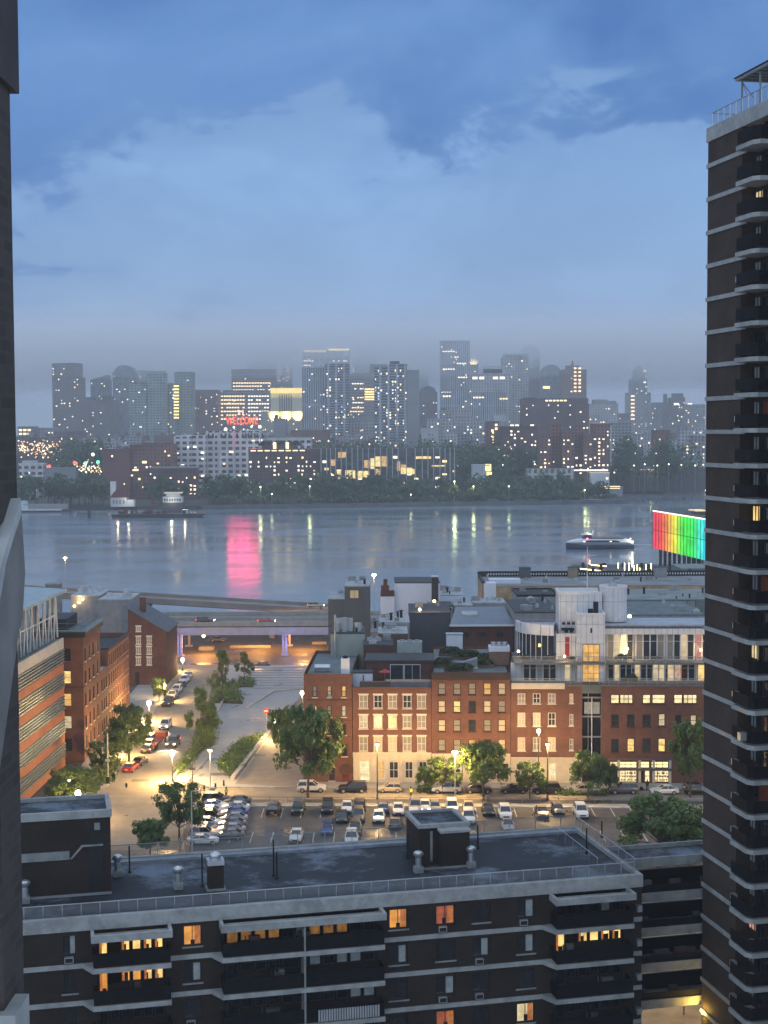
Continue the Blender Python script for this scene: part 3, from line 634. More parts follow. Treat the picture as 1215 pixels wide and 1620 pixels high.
# ================================================================== left side buildings
RBK = brick('red_brown_brick', (.195, .080, .054), (.245, .104, .070), (.155, .11, .09), 1.6)
RBK2 = brick('deep_red_brick', (.125, .052, .042), (.16, .065, .05), (.10, .075, .065), 1.6)
WFR = M('white_window_frame', (.62, .60, .56), .6, var=.08)
DFR = M('dark_window_frame', (.05, .035, .03), .6)
STONE = M('cream_stone', (.56, .50, .40), .8, var=.1, scale=.8)
BLIND = M('window_blind', (.26, .245, .21), .8, var=.15, scale=.9)
BLINDW = M('bright_blind', (.52, .46, .34), .8, var=.12, scale=.9)
GLS = M('street_glass', (.03, .035, .04), .07, var=.4, spec=.8)
LW = E('shop_light', (1.0, .80, .42), 1.5, blotch=.5, bs=1.1)
LW2 = E('bright_shop_light', (1.0, .88, .35), 2.2, blotch=.25, bs=.9)
LO = E('room_orange', (1.0, .55, .16), 1.1, blotch=.5, bs=1.0)
LO2 = E('room_pale', (1.0, .78, .45), .8, blotch=.4, bs=1.0)
# tall red corner building
A = WS; q0 = A.w(0, 0)
tc_ = thing('brick_corner_building', 'tall narrow red brick corner building with dark cornice and one bright yellow window', 'building', q0, A.a)
H1 = 22.4; W1 = 16; DP = 9.5
hs = []; wn_ = []
for k in range(5):
    for j in range(4):
        x0 = 1.3 + j * 3.7; z0 = 1.6 + k * 4.05 + (.4 if k == 0 else 0); wn_.append((x0, x0 + 1.3, z0, z0 + 2.3)); hs.append(wn_[-1])
b = MB(); b.wall(0, W1, 0, H1, hs, 0, .3); b.add([(W1, 0, 0), (W1, DP, 0), (W1, DP, H1), (W1, 0, H1)], [(0, 1, 2, 3)]); b.add([(0, DP, 0), (W1, DP, 0), (W1, DP, H1), (0, DP, H1)], [(3, 2, 1, 0)])
b.build('wall', RBK, tc_)
for i, (a, c, z0, z1) in enumerate(wn_): win(tc_, a, c, z0, z1, .2, rnd.choice([GLS, GLS, GLS, BLIND, LO2]), DFR, hm=(.5,), vm=(), sill=(STONE, 0))
# end wall facing the viewer: local -x side, built in a turned child frame
def side(parent, w, h, holes, mat, name='side_wall', x=0.0):
    b = MB(); b.wall(0, w, 0, h, holes, 0, .3); o = b.build(name, mat, parent); o.location = (x, w, 0); o.rotation_euler = (0, 0, R(-90)); return o
hs2 = [(5.8, 7.3, 1.9 + k * 4.05, 4.2 + k * 4.05) for k in range(5)]
sd = side(tc_, DP, H1, hs2, RBK)
for k, (a, c, z0, z1) in enumerate(hs2): win(sd, a, c, z0, z1, .2, [GLS, LO2, LO, LYELLOW, GLS][k], DFR, hm=(.5,), vm=())
b = MB(); b.box(-.6, W1 + .1, -.6, .3, H1, H1 + 1.0); b.box(-.6, .3, .3, DP + .3, H1, H1 + 1.0); b.build('cornice', M('dark_green_cornice', (.02, .025, .024), .5), tc_)
b = MB(); b.box(-.9, W1 + .2, -.9, .2, H1 + 1.01, H1 + 1.25); b.box(-.9, .2, .2, DP, H1 + 1.01, H1 + 1.25); b.build('cornice_cap', M('verdigris_cap', (.14, .18, .18), .6), tc_)
MB().box(.3, W1, .31, DP, H1 - .4, H1 + .5).build('roof', M('roof_grey', (.12, .15, .16), .7, var=.3), tc_)
b = MB()
for z in (.9, 1.7): b.box(1.5, W1 - .5, 1.2, 1.26, H1 + .5 + z, H1 + .56 + z); b.box(1.5, 1.56, 1.26, DP - 1, H1 + .5 + z, H1 + .56 + z)
for q in range(8): b.box(1.5 + q * 2, 1.56 + q * 2, 1.2, 1.25, H1 + .5, H1 + 2.2)
b.build('roof_railing', STEEL, tc_)
MB().box(5, W1 - 1, 4, DP - .5, H1 + .51, H1 + 2.6).build('penthouse', M('dark_penthouse', (.03, .03, .035), .6), tc_)
MB().box(-.2, -.01, 3.5, 5.2, 4.2, 4.5).build('sill_course', STONE, tc_)
b = MB(); b.box(-.08, -.002, 0, DP, 13.3, 13.6); b.box(0, W1, -.08, -.002, 13.3, 13.6); b.build('string_course', RBK2, tc_)
# lower infill and long warehouse
lo_ = thing('brick_infill_building', 'lower brick building squeezed between the tall corner block and the warehouse', 'building', A.w(W1 + .05, 0), A.a)
hs = [(.7 + j * 2.2, 1.8 + j * 2.2, 1.8 + k * 3.9, 4.0 + k * 3.9) for j in range(3) for k in range(3)]
b = MB(); b.wall(0, 7.4, 0, 13.6, hs, 0, .3); b.box(0, 7.4, .9, 9, 0, 13.2); b.build('wall', RBK, lo_)
for h_ in hs: win(lo_, *h_, .2, rnd.choice([GLS, BLIND]), DFR, hm=(.5,), vm=(), sill=(STONE, 0))
MB().box(-.0, 7.4, .31, 9, 13.21, 13.4).build('roof', M('pale_roof', (.33, .36, .38), .6, var=.3), lo_)
wh = thing('brick_warehouse', 'long red brick warehouse with closely spaced tall windows along the street', 'building', A.w(W1 + 7.6, 0), A.a)
WL = 24.5; WH_ = 16.6
hs = [(.9 + j * 2.35, 1.9 + j * 2.35, 1.8 + k * 3.8, 4.2 + k * 3.8) for j in range(10) for k in range(4)]
b = MB(); b.wall(0, WL, 0, WH_, hs, 0, .3); b.add([(0, 0, 0), (0, 9, 0), (0, 9, WH_), (0, 0, WH_)], [(3, 2, 1, 0)]); b.add([(WL, 0, 0), (WL, 9, 0), (WL, 9, WH_), (WL, 0, WH_)], [(0, 1, 2, 3)]); b.build('wall', RBK, wh)
for i, h_ in enumerate(hs): win(wh, *h_, .2, rnd.choice([GLS, BLIND, GLS, LO2 if rnd.random() < .3 else GLS]), M('tan_frame', (.36, .25, .18), .7), hm=(.5,), vm=(), sill=(M('tan_frame'), 0), head=(M('tan_frame'), 0))
MB().box(.3, WL - .3, .31, 9, WH_ - 1.2, WH_ - .9).build('roof', M('black_roof', (.02, .02, .022), .6), wh)
b = MB(); b.box(0, WL, -.3, .3, WH_, WH_ + .3); b.box(0, .3, .3, 9, WH_, WH_ + .3); b.build('cornice', BLACK, wh)
# gabled house
GF = Frame((D(205, 1085, 341).x, 341), R(-1))
gh = thing('gabled_brick_house', 'gabled red brick house with white window lintels and a brick chimney by the viaduct', 'house', GF.w(0, 0), GF.a)
x0g, x1g = 0, 8.9
def gz(px, py): return GF.hit(px, py)
pk = gz(205, 962); e1 = gz(263, 999)
hs = []
for cx in (219, 236):
    for cy in (1013, 1029, 1046): (a, z1), (c, z0) = gz(cx - 4, cy - 6), gz(cx + 4, cy + 6); hs.append((a, c, z0, z1))
(a, z1), (c, z0) = gz(215, 991), gz(223, 999); hs.append((a, c, z0, z1))
b = MB(); b.wall(-.2, e1[0], 0, e1[1], [h for h in hs if h[3] < e1[1]], 0, .25)
b.add([(-.2, 0, e1[1]), (e1[0], 0, e1[1]), (-.2, 0, pk[1])], [(0, 1, 2)])
b.add([(e1[0], 0, 0), (e1[0], 16, 0), (e1[0], 16, e1[1]), (e1[0], 0, e1[1])], [(0, 1, 2, 3)]); b.add([(-.2, 0, 0), (-.2, 16, 0), (-.2, 16, pk[1]), (-.2, 0, pk[1])], [(3, 2, 1, 0)])
b.build('wall', RBK2, gh)
for a, c, z0, z1 in hs: win(gh, a, c, z0, z1, -.05 if z1 > e1[1] else .15, BLIND, WFR, fr=.14, hm=(.5,), vm=(.5,), sill=(WFR, 0), head=(WFR, 0))
b = MB(); zz = .18
b.add([(-.5, -.35, pk[1] + .2), (e1[0] + .4, -.35, e1[1] - .05), (e1[0] + .4, 16.3, e1[1] - .05), (-.5, 16.3, pk[1] + .2), (-.5, -.35, pk[1] + .02), (e1[0] + .4, -.35, e1[1] - .23), (e1[0] + .4, 16.3, e1[1] - .23), (-.5, 16.3, pk[1] + .02)], [(0, 1, 2, 3), (4, 7, 6, 5), (0, 4, 5, 1), (1, 5, 6, 2), (2, 6, 7, 3)])
rf = b.build('roof', M('slate_roof', (.10, .115, .13), .7, var=.2), gh)
b = MB(); b.box(1.7, 3.0, 5, 6.2, pk[1] - 1.5, pk[1] + 1.6); b.box(1.6, 3.1, 4.9, 6.3, pk[1] + 1.6, pk[1] + 1.8); b.build('chimney', RBK2, rf)
(a, z1), (c, z0) = gz(214, 1062), gz(221, 1080); b = MB(); b.box(a, c, -.05, -.002, 0, z1 - .6); b.tube((a / 2 + c / 2, -.05, z1 - .6), (a / 2 + c / 2, -.002, z1 - .6), (c - a) / 2, n=16); b.build('arched_door', BLACK, gh)
# striped modern building on the left with its roof truss
p1, p2 = G(33, 1293), Vector((-56.4, 258.0, 0)); p1 = Vector((-57.3, 229.0, 0))
S = Frame(p1, math.atan2(p2.y - p1.y, p2.x - p1.x))
SL = (p2 - p1).length; SH0 = 22.6
md = thing('striped_modern_building', 'modern building with slanting looking bands of terracotta and metal louvres at the left', 'building', S.w(0, 0), S.a)
TERR = M('terracotta_panel', (.36, .15, .08), .75, var=.15, scale=.5)
LOUV = M('louvre_metal', (.36, .40, .40), .4, metal=.6, var=.25, scale=.8)
MB().box(-22, SL, .3, 22, 0, SH0 - .6).build('core', M('dark_glass_band', (.035, .042, .045), .15, var=.5, scale=.7), md)
z = .2
for k in range(5):
    MB().box(-22, SL + .05, 0, .29, z, z + 1.5).build('terracotta_band', TERR, md)
    b = MB(); n_ = 5
    for q in range(n_): zz = z + 1.75 + q * .52; b.box(-22, SL + .05, -.18, .15, zz, zz + .2)
    for q in range(32): xx = -20 + q * 1.6; b.box(xx, xx + .1, .16, .28, z + 1.51, z + 4.1)
    b.build('louvre_band', LOUV, md)
    if k in (0, 1, 2):
        b = MB()
        for q in range(34):
            if rnd.random() < (.25 if k != 1 else .4): xx = -18 + q * 1.35; b.box(xx, xx + rnd.uniform(.4, .9), .18, .27, z + rnd.uniform(1.8, 3.0), z + rnd.uniform(3.1, 3.9))
        b.build('lit_panes', E('louvre_glow', (1.0, .72, .4), .8, blotch=.5), md)
    z += 4.15
MB().box(-22, SL + .05, -.05, .29, z, SH0 + .2).build('pale_top_band', M('pale_louvre', (.42, .42, .40), .6, var=.15), md)
MB().box(-22, SL, .3, 22, SH0 - .59, SH0).build('roof', M('roof_grey'), md)
WSTL = M('white_steel', (.55, .59, .60), .5, var=.1)
zt_ = 30.6
tr_ = []
for q in range(12):
    x = -14 + q * 3.9
    if x > SL: break
    b = MB(); b.tube((x, 1.6, SH0), (x + 1.2, 1.6, zt_), .17, n=6); b.tube((x + 2.4, 1.6, SH0), (x + 1.2, 1.6, zt_), .17, n=6); b.build('truss_strut', WSTL, md)
b = MB(); b.box(-22, SL, 1.4, 1.8, zt_ - .1, zt_ + .3); b.box(-22, SL, 1.5, 1.7, SH0 + 4.0, SH0 + 4.2); b.box(-22, SL, 6, 6.3, SH0, zt_); b.build('truss_chord', WSTL, md)
b = MB(); b.add([(-22, -.8, zt_ + .31), (SL + .4, -.8, zt_ + .31), (SL + .4, 20, zt_ + 1.5), (-22, 20, zt_ + 1.5), (-22, -.8, zt_ + .75), (SL + .4, -.8, zt_ + .75), (SL + .4, 20, zt_ + 2.0), (-22, 20, zt_ + 2.0)], [(0, 3, 2, 1), (4, 5, 6, 7), (0, 1, 5, 4), (1, 2, 6, 5), (0, 4, 7, 3)])
b.build('canopy', M('canopy_glass', (.30, .38, .40), .4, var=.2), md)
MB().box(SL - 1.0, SL - .6, 1.9, 2.3, zt_ - 4, zt_ - 2.6).build('lamp', E('work_light', (1, .85, .5), 2.5), md)
bt = thing('stair_tower', 'plain grey concrete stair tower above the roofs beside the ramp', 'tower', (D(83, 930, 300).x, 300, 0)); zz = D(83, 924, 300).z
MB().box(-1.3, 1.3, 0, 3, 0, zz - .3).build('wall', CONC2, bt); MB().box(-1.45, 1.45, -.15, 3.15, zz - .299, zz).build('cap', CONC2, bt)
# low pale roofs behind the corner building
for i, (px0, px1, py, Y, h, labx) in enumerate(((112, 158, 942, 375, 0, 'low pale roof behind the tall corner building with small wall lamps'), (156, 206, 948, 362, 0, 'pale flat roof crowded with ducts left of the gabled house'))):
    xa, xb = D(px0, py, Y).x, D(px1, py, Y).x; zt2_ = D(px0, py, Y).z
    t_ = thing('rear_building', labx, 'building', ((xa + xb) / 2, Y, 0)); w = (xb - xa) / 2
    MB().box(-w, w, 0, 14, 0, zt2_ - .3).build('wall', M('grey_render', (.24, .25, .26), .85), t_); MB().box(-w - .1, w + .1, -.1, 14.1, zt2_ - .299, zt2_).build('roof', M('pale_roof'), t_)
    for q in range(5): x = rnd.uniform(-w + .6, w - .6); y = rnd.uniform(1, 10); MB().box(x - .6, x + .6, y, y + 1, zt2_ + .001, zt2_ + rnd.uniform(.7, 1.6)).build('roof_unit', METAL, t_)
    if i == 0:
        for q, (dx, dz) in enumerate(((-2.8, -1.2), (-1.6, -.3), (-.6, .5))): MB().ball((dx, -.3, zt2_ - 1.5 + dz), .28).build('wall_lamp', E('lamp_warm', (1, .72, .3), 9), t_)
        lamp_light('lamp_glow', t_, (-1.4, -1.2, zt2_ - .6), 150)
# ================================================================== the brick row facing the lot
def row_building(name, label, px0, px1, ytop, wins_, mat, fm, ground_y=None, dep=26, sill=None, head=None, hm=(.5,), vm=(), extra_holes=(), flip=None):
    x0 = RB.hit(px0, 1150)[0]; x1 = RB.hit(px1, 1150)[0]; h = RB.hit((px0 + px1) / 2, ytop)[1]
    t_ = thing(name, label, 'building', RB.w(x0, 0), RB.a)
    gz_ = RB.hit(px0, ground_y)[1] if ground_y else 0
    hs = []
    for (cx, cy, w, hh, gm) in wins_:
        (a, z1), (c, z0) = RB.hit(cx - w / 2, cy - hh / 2), RB.hit(cx + w / 2, cy + hh / 2); hs.append((a - x0, c - x0, max(z0, .05), z1, gm))
    b = MB(); b.wall(0, x1 - x0, gz_, h, [q[:4] for q in hs if q[3] > gz_], 0, .28)
    if gz_: b.cur = 1; b.wall(0, x1 - x0, 0, gz_ - .0, [q[:4] for q in hs if q[3] < gz_], -.12, .4); b.box(-.0, x1 - x0, -.3, 0, gz_ - .25, gz_ + .12)
    b.cur = 0
    b.add([(0, 0, 0), (0, dep, 0), (0, dep, h), (0, 0, h)], [(3, 2, 1, 0)]); b.add([(x1 - x0, 0, 0), (x1 - x0, dep, 0), (x1 - x0, dep, h), (x1 - x0, 0, h)], [(0, 1, 2, 3)])
    b.add([(0, dep, 0), (x1 - x0, dep, 0), (x1 - x0, dep, h), (0, dep, h)], [(3, 2, 1, 0)])
    b.build('wall', [mat, STONE], t_)
    for a, c, z0, z1, gm in hs:
        gy = -.12 if (gz_ and z1 < gz_) else 0
        if gm == 'door': MB().box(a, c, .1, .16, z0, z1).build('door', M('red_door', (.16, .03, .025), .5), t_); continue
        f = fm
        win(t_, a, c, z0, z1, gy + .18, gm, f, fr=.13, hm=hm if z1 - z0 < 3 else (.3, .6), vm=vm if c - a < 2.2 else (.33, .66), sill=(sill, gy) if sill and gz_ < z0 else None, head=(head, gy) if head and gz_ < z0 else None)
    MB().box(.3, x1 - x0 - .3, .3, dep - .3, h - .9, h - .5).build('roof', M('roof_grey'), t_)
    return t_, x0, x1 - x0, h
B_ = [BLIND, GLS, LO2]
w1 = []
for r, (cy, gm3) in enumerate(((1094, (BLIND, BLINDW, LO)), (1125, (LO, BLIND, LO2)), (1154, (GLS, GLS, GLS)))):
    for cx, gm in zip((498, 521, 544), gm3): w1.append((cx, cy, 7.5, 18, gm))
for cx in (523, 545): w1.append((cx, 1187, 9, 19, GLS))
w1 += [(547, 1228, 11, 22, 'door'), (525, 1225, 9, 20, GLS), (500, 1188, 8, 19, GLS)]
b1, o1, wd1, h1 = row_building('brick_corner_house', 'brick house with narrow arched windows at the left end of the row', 481, 557, 1066, w1, RBK, DFR, sill=STONE)
for cx in (521, 498):
    a, z = RB.hit(cx, 1104 if cx == 521 else 1133); MB().box(a - .3 - o1, a + .4 - o1, -.35, .1, z - .1, z + .4).build('air_conditioner', METAL, b1)
a, z = RB.hit(547, 1217); q_ = MB(); q_.tube((a - o1, -.1, z), (a - o1, .05, z), 1.0, n=20); q_.build('door_arch', RBK2, b1)
for yy in (1108, 1140, 1166): z = RB.hit(520, yy)[1]; MB().box(0, wd1, -.06, -.003, z, z + .15).build('string_course', RBK2, b1)
# left flank of the corner house, seen at an angle
w2 = []
rows = [(1110, 21, (BLIND, GLS, BLIND, GLS, BLIND)), (1142, 21, (LO2, LO2, LYELLOW, BLIND, BLIND)), (1177, 24, (BLIND, BLINDW, BLINDW, BLIND, BLIND))]
for cy, hh, gs in rows:
    for cx, gm in zip((575, 598, 621, 644, 667), gs): w2.append((cx, cy, 14, hh, gm))
w2 += [(577, 1219, 17, 32, LW), (603, 1218, 12, 28, LO), (623, 1218, 15, 27, GLS), (647, 1218, 13, 27, GLS), (669, 1218, 13, 27, GLS)]
b2, o2, wd2, h2 = row_building('stone_front_house', 'brick house with white framed windows over a cream stone ground floor', 558, 682.5, 1087, w2, RBK, WFR, 1191, sill=STONE, head=WFR, vm=(.5,))
MB().box(0, wd2, -.35, -.002, h2 - .3, h2 + .05).build('cornice', M('brown_cornice', (.12, .06, .05)), b2)
for cx in (562, 590, 612, 635, 658, 680): a = RB.hit(cx, 1215)[0] - o2; MB().box(a - .25, a + .25, -.3, -.121, 0, 4.6).build('pilaster', STONE, b2)
w3 = []
for cy, gs in ((1090, (BLIND, BLIND, BLIND, LO, BLINDW)), (1118, (BLINDW, LYELLOW, GLS, BLINDW, BLIND)), (1148, (BLINDW, BLIND, GLS, BLIND, BLINDW)), (1179, (BLIND, BLIND, LO, GLS, BLINDW))):
    for cx, gm in zip((699, 723, 747, 771, 794), gs): w3.append((cx, cy, 12, 19, gm))
w3 += [(cx, 1220, 12, 24, gm) for cx, gm in zip((700, 726, 752, 778, 798), (BLINDW, LW, GLS, BLINDW, GLS))]
b3, o3, wd3, h3 = row_building('dark_corniced_house', 'brick house with dark timber cornice, dark framed windows and a planted roof garden', 683, 807.5, 1064, w3, RBK, DFR, 1193, dep=30, sill=RBK2)
MB().box(0, wd3, -.4, -.002, h3 - 1.15, h3 + .03).build('cornice', M('dark_brown_cornice', (.045, .032, .028), .7), b3)
w4 = []
for cy, hh, gs in ((1105, 16, (BLIND, GLS, BLIND)), (1138, 21, (BLINDW, BLINDW, GLS)), (1177, 21, (BLINDW, BLIND, BLINDW))):
    for cx, gm in zip((825, 849, 873), gs): w4.append((cx, cy, 12, hh, gm))
w4 += [(cx, 1220, 12, 26, gm) for cx, gm in zip((824, 846, 874), (LO2, BLIND, LW))] + [(904, 1105, 6, 15, LO), (904, 1139, 6, 18, GLS), (904, 1178, 6, 18, GLS)]
b4, o4, wd4, h4 = row_building('cream_cornice_house', 'brick house with cream cornice and white sash windows left of the glass stair slot', 808, 921, 1080, w4, RBK, WFR, 1199, sill=WFR, dep=14, vm=(.5,))
a, c = RB.hit(809, 1086)[0] - o4, RB.hit(893, 1086)[0] - o4; MB().box(a, c, -.45, -.002, h4 - 1.0, h4 - .05).build('cornice', STONE, b4)
w5 = [(973, 1106, 14, 15, LW), (991, 1106, 21, 15, LW), (1023, 1106, 13, 15, LW), (1042, 1106, 21, 15, LW), (1073, 1106, 14, 15, LW), (1092, 1106, 22, 15, LW),
      (973, 1140, 12, 20, GLS), (998, 1140, 12, 20, GLS), (1023, 1140, 13, 20, GLS), (1047, 1139, 11, 20, LO2), (1073, 1140, 10, 18, GLS), (1097, 1140, 10, 18, LO2),
      (973, 1180, 12, 22, GLS), (998, 1179, 12, 22, LYELLOW), (1023, 1179, 13, 22, GLS), (1047, 1179, 12, 22, LYELLOW), (1073, 1180, 12, 22, GLS),
      (971, 1209, 14, 9, LW), (994, 1210, 28, 11, LW2), (1020, 1210, 16, 11, LW2), (1044, 1210, 28, 11, LW2), (994, 1228, 28, 21, LW), (1015, 1228, 7, 20, GLS), (1024, 1228, 9, 20, LW), (1045, 1228, 27, 20, LW), (970, 1228, 14, 18, GLS)]
b5, o5, wd5, h5 = row_building('shop_building', 'wide brick building with large lit windows above a bright yellow shop front', 952, 1175, 1080, w5, RBK, DFR, dep=14, sill=RBK2)
b = MB(); a, z = RB.hit(952, 1201); b.box(.1, RB.hit(1062, 1200)[0] - o5, -.12, -.005, z - .15, z + .15); z2 = RB.hit(952, 1217)[1]; b.box(.1, RB.hit(1062, 1200)[0] - o5, -.2, -.005, z2 - .2, z2 + .2); b.build('shop_fascia', M('fascia', (.12, .10, .09)), b5)
for cx in (979, 1012, 1034, 1060): a = RB.hit(cx, 1215)[0] - o5; MB().box(a - .22, a + .22, -.1, -.004, 0, 4.2).build('pilaster', STONE, b5)
b = MB(); rr = random.Random(3)     # shelves and goods glowing in the shop windows
for cx, n_ in ((994, 3), (1045, 3)):
    a, c = RB.hit(cx - 12, 1228)[0] - o5, RB.hit(cx + 12, 1228)[0] - o5
    for q in range(n_):
        for s_ in range(6): xx = a + (c - a) * (s_ + rr.random() * .6) / 6; b.box(xx, xx + .25, .12, .16, .5 + q * .55, .5 + q * .55 + rr.uniform(.12, .35))
b.build('shop_goods', M('goods', (.25, .12, .05)), b5)
# glass stair slot
gs_ = thing('glass_stair_slot', 'narrow dark glass stair front with a pale pole between two brick buildings', 'facade', RB.w(o4 + wd4, 0), RB.a)
gw = o5 - (o4 + wd4)
MB().box(0, gw, .8, 14, 0, h5 - .3).build('glass', GLASSD, gs_)
b = MB(); [b.box(0, gw, .6, .79, z, z + .25) for z in (4.2, 7.6, 11, 14.2)]; [b.box(x, x + .08, .62, .78, 0, 16) for x in (0, gw / 2 - .6, gw - .08)]; b.build('frame', STEEL, gs_)
MB().box(0, gw, -.15, .78, h5 - 1.8, h5 - .3).build('planter_band', M('grey_green_band', (.12, .14, .13)), gs_)
MB().tube((gw / 2, .3, 3.8), (gw / 2, .3, 14.5), .09).build('pole', M('pale_pole', (.6, .6, .6), .5), gs_)
MB().box(.4, gw - .3, .55, .6, 11.6, 13.6).build('painted_reflection', CURT, gs_)  # flat pale panel stands in for a reflection on the dark glass

# ---------------- white modern rooftop building above the right half of the row
WHT = M('white_cladding', (.66, .67, .68), .6, var=.07, scale=.4)
_m, _t, _p = newmat('white_panel_cladding'); u_, z_, tcn_ = uvz(_t)
_g = mathn(_t, 'MAXIMUM', mathn(_t, 'LESS_THAN', mathn(_t, 'FRACT', mathn(_t, 'DIVIDE', u_, .95)), .06), mathn(_t, 'LESS_THAN', mathn(_t, 'FRACT', mathn(_t, 'DIVIDE', z_, 3.3)), .02))
_no = N(_t, 'ShaderNodeTexNoise', i_Scale=.8, i_Detail=5.0); _t.links.new(tcn_.outputs['Object'], _no.inputs[0])
_t.links.new(mixc(_t, _g, ramp(_t, _no.outputs[0], [(.3, (.56, .58, .60)), (.7, (.70, .71, .72))]), (.22, .23, .25)), _p.inputs['Base Color']); _p.inputs['Roughness'].default_value = .5
WPAN = _m
RH = h5 - .5
pn = thing('white_rooftop_house', 'white panelled modern house with glass terraces and a round tank on the brick row', 'house', RB.w(0, 0), RB.a)
def rx(px, ly=0, py=1020): return RB.hit(px, py, ly)[0]
def rzz(py, ly=0, px=1000): return RB.hit(px, py, ly)[1]
# terrace slabs
z1 = RH + .2
MB().box(rx(808), rx(1180), -.3, 13, z1 - .3, z1).build('terrace_slab', M('terrace_deck', (.13, .14, .14)), pn)
zT2 = rzz(1047, 2.2); MB().box(rx(815, 1.2), rx(1180, 1.2), 1.2, 13, zT2 - .35, zT2).build('terrace_slab', M('terrace_deck'), pn)
zC = rzz(1003, 4); zTop = rzz(988, 4)
def glazed(px0, px1, ya, yb, ly, z0, z1, gms, parent=pn, n=None, fm=WHT, door=False):
    a, c = rx(px0, ly), rx(px1, ly); n = n or max(1, round((c - a) / 1.1)); w = (c - a) / n
    for q in range(n): win(parent, a + q * w, a + (q + 1) * w - .03, z0, z1, ly, gms[q % len(gms)], fm, fr=.09, vm=(), hm=(.72,))
# lower floor
ly = 3.2; zb_, zt2 = z1 + .02, zT2 - .37
def wallseg(px0, px1, ly, z0, z1, d=.3, m=WPAN): MB().box(rx(px0, ly), rx(px1, ly), ly, ly + d, z0, z1).build('wall', m, pn)
for s in ((808, 828), (880, 912), (958, 962), (1100, 1104)): wallseg(*s, ly + .1, zb_, zt2)
glazed(828, 880, 0, 0, ly, zb_, zt2, [GLS, GLS, CURT]); glazed(893, 903, 0, 0, ly, zb_, zt2, [LO2])
glazed(962, 1000, 0, 0, ly, zb_, zt2, [GLS, LO2, GLS]); glazed(1004, 1052, 0, 0, ly, zb_, zt2, [LO2, GLS, GLS, LO2]); glazed(1056, 1100, 0, 0, ly, zb_, zt2, [LO2, E('lit_peach', (1, .6, .4), .7, blotch=.5), M('dark_red_glass', (.07, .01, .015), .2), GLS]); glazed(1104, 1118, 0, 0, ly, zb_, zt2, [LYELLOW])
# upper floor
ly = 4.2; zb_, zt2 = zT2 + .02, zC - .02
for s in ((880, 912), (957, 961), (1002, 1006), (1051, 1055), (1098, 1101)): wallseg(*s, ly + .1, zb_, zt2)
glazed(893, 902, 0, 0, ly, zb_ + .02, zt2 - .4, [M('red_curtain', (.3, .03, .04), .7)]); glazed(961, 1002, 0, 0, ly, zb_, zt2, [BLIND, LO2, LW, GLS]); glazed(1006, 1051, 0, 0, ly, zb_, zt2, [BLIND, GLS, GLS]); glazed(1055, 1098, 0, 0, ly, zb_, zt2, [BLIND, GLS, LO2, GLS]); glazed(1101, 1150, 0, 0, ly, zb_, zt2, [E('lit_rose', (1, .35, .3), .6, blotch=.5), GLS])
MB().box(rx(957, 3.6), rx(1180, 3.6), 3.6, 4.6, zC, zC + 1.0).build('white_band', WPAN, pn)
MB().box(rx(957, 3.6), rx(1180, 3.6), 3.55, 3.6 + .05, zC + 1.01, zC + 1.12).build('shadow_strip', BLACK, pn)  # black strip stands in for the shade line on the white band
for s in ((957, 1006), (1010, 1056), (1060, 1108)):
    glazed(*s, 0, 0, 4.5, zC + 1.02, zTop - .3, [GLS], n=4)
MB().box(rx(957, 4.4), rx(1180, 4.4), 4.65, 13, zC, zTop - .29).build('wall', WPAN, pn)
MB().box(rx(955, 4), rx(1180, 4), 3.9, 13, zTop - .28, zTop).build('roof', M('white_roof', (.35, .38, .42), .5, var=.2), pn)
for px in (911, 958, 1004, 1053, 1101): x = rx(px, 1.0); MB().tube((x, 1.0, z1), (x, 1.0, zC), .07, n=6).build('column', STEEL, pn)
# stair block and main block
zsb = rzz(973, 2.0, 935); MB().box(rx(913, 2), rx(957, 2), 2.0, 6, z1 + 3.4, zsb).build('stair_block', WPAN, pn)
x0_, x1_ = rx(913, 2), rx(957, 2)
b = MB(); b.box(x0_, x0_ + .9, 2, 2.4, z1, z1 + 3.39); b.box(x1_ - .9, x1_, 2, 2.4, z1, z1 + 3.39); b.build('stair_block_leg', WPAN, pn)
win(pn, x0_ + .9, x1_ - .9, zT2 + .05, zT2 + 3.0, 1.93, LO, DFR, vm=(.33, .66), hm=(.5,)); win(pn, x0_ + .9, x1_ - .9, z1, z1 + 3.0, 2.2, LO, DFR, vm=(.33, .66), hm=(.5,))
MB().box((x0_ + x1_) / 2 - .1, (x0_ + x1_) / 2 + .15, 1.9, 1.99, zsb - 3, zsb - 2.2).build('wall_light', BLACK, pn)
b = MB(); b.box(x0_ - .1, x1_ + .1, 1.9, 2.2, zsb, zsb + .3); b.box(x0_ - .1, x0_ + .2, 2.2, 6, zsb, zsb + .3); b.box(x1_ - .2, x1_ + .1, 2.2, 6, zsb, zsb + .3); b.build('coping', WHT, pn)
b = MB(); b.box(x0_ + 2, x0_ + 2.8, 3.6, 4.4, zsb, zsb + .8); b.box(x0_ + 2.9, x0_ + 3.7, 3.6, 4.4, zsb, zsb + 2.0); b.build('flue', BLACK, pn)
zmb = rzz(941, 6, 920); MB().box(rx(884, 6), rx(952, 6), 6.0, 12.5, z1, zmb).build('main_block', WPAN, pn)
b = MB(); b.box(rx(884, 6) - .1, rx(952, 6), 5.9, 6.2, zmb, zmb + .5); b.box(rx(884, 6) - .1, rx(884, 6) + .2, 6.2, 12.6, zmb, zmb + .5); b.box(rx(884, 6), rx(952, 6), 12.3, 12.6, zmb, zmb + .5); b.build('coping', WHT, pn)
glazed(888, 911, 0, 0, 5.93, rzz(990, 6) + .1, rzz(983, 6) + .1, [GLS], n=3); glazed(892, 908, 0, 0, 5.93, rzz(1000, 6) - .2, rzz(994, 6), [GLS], n=2)
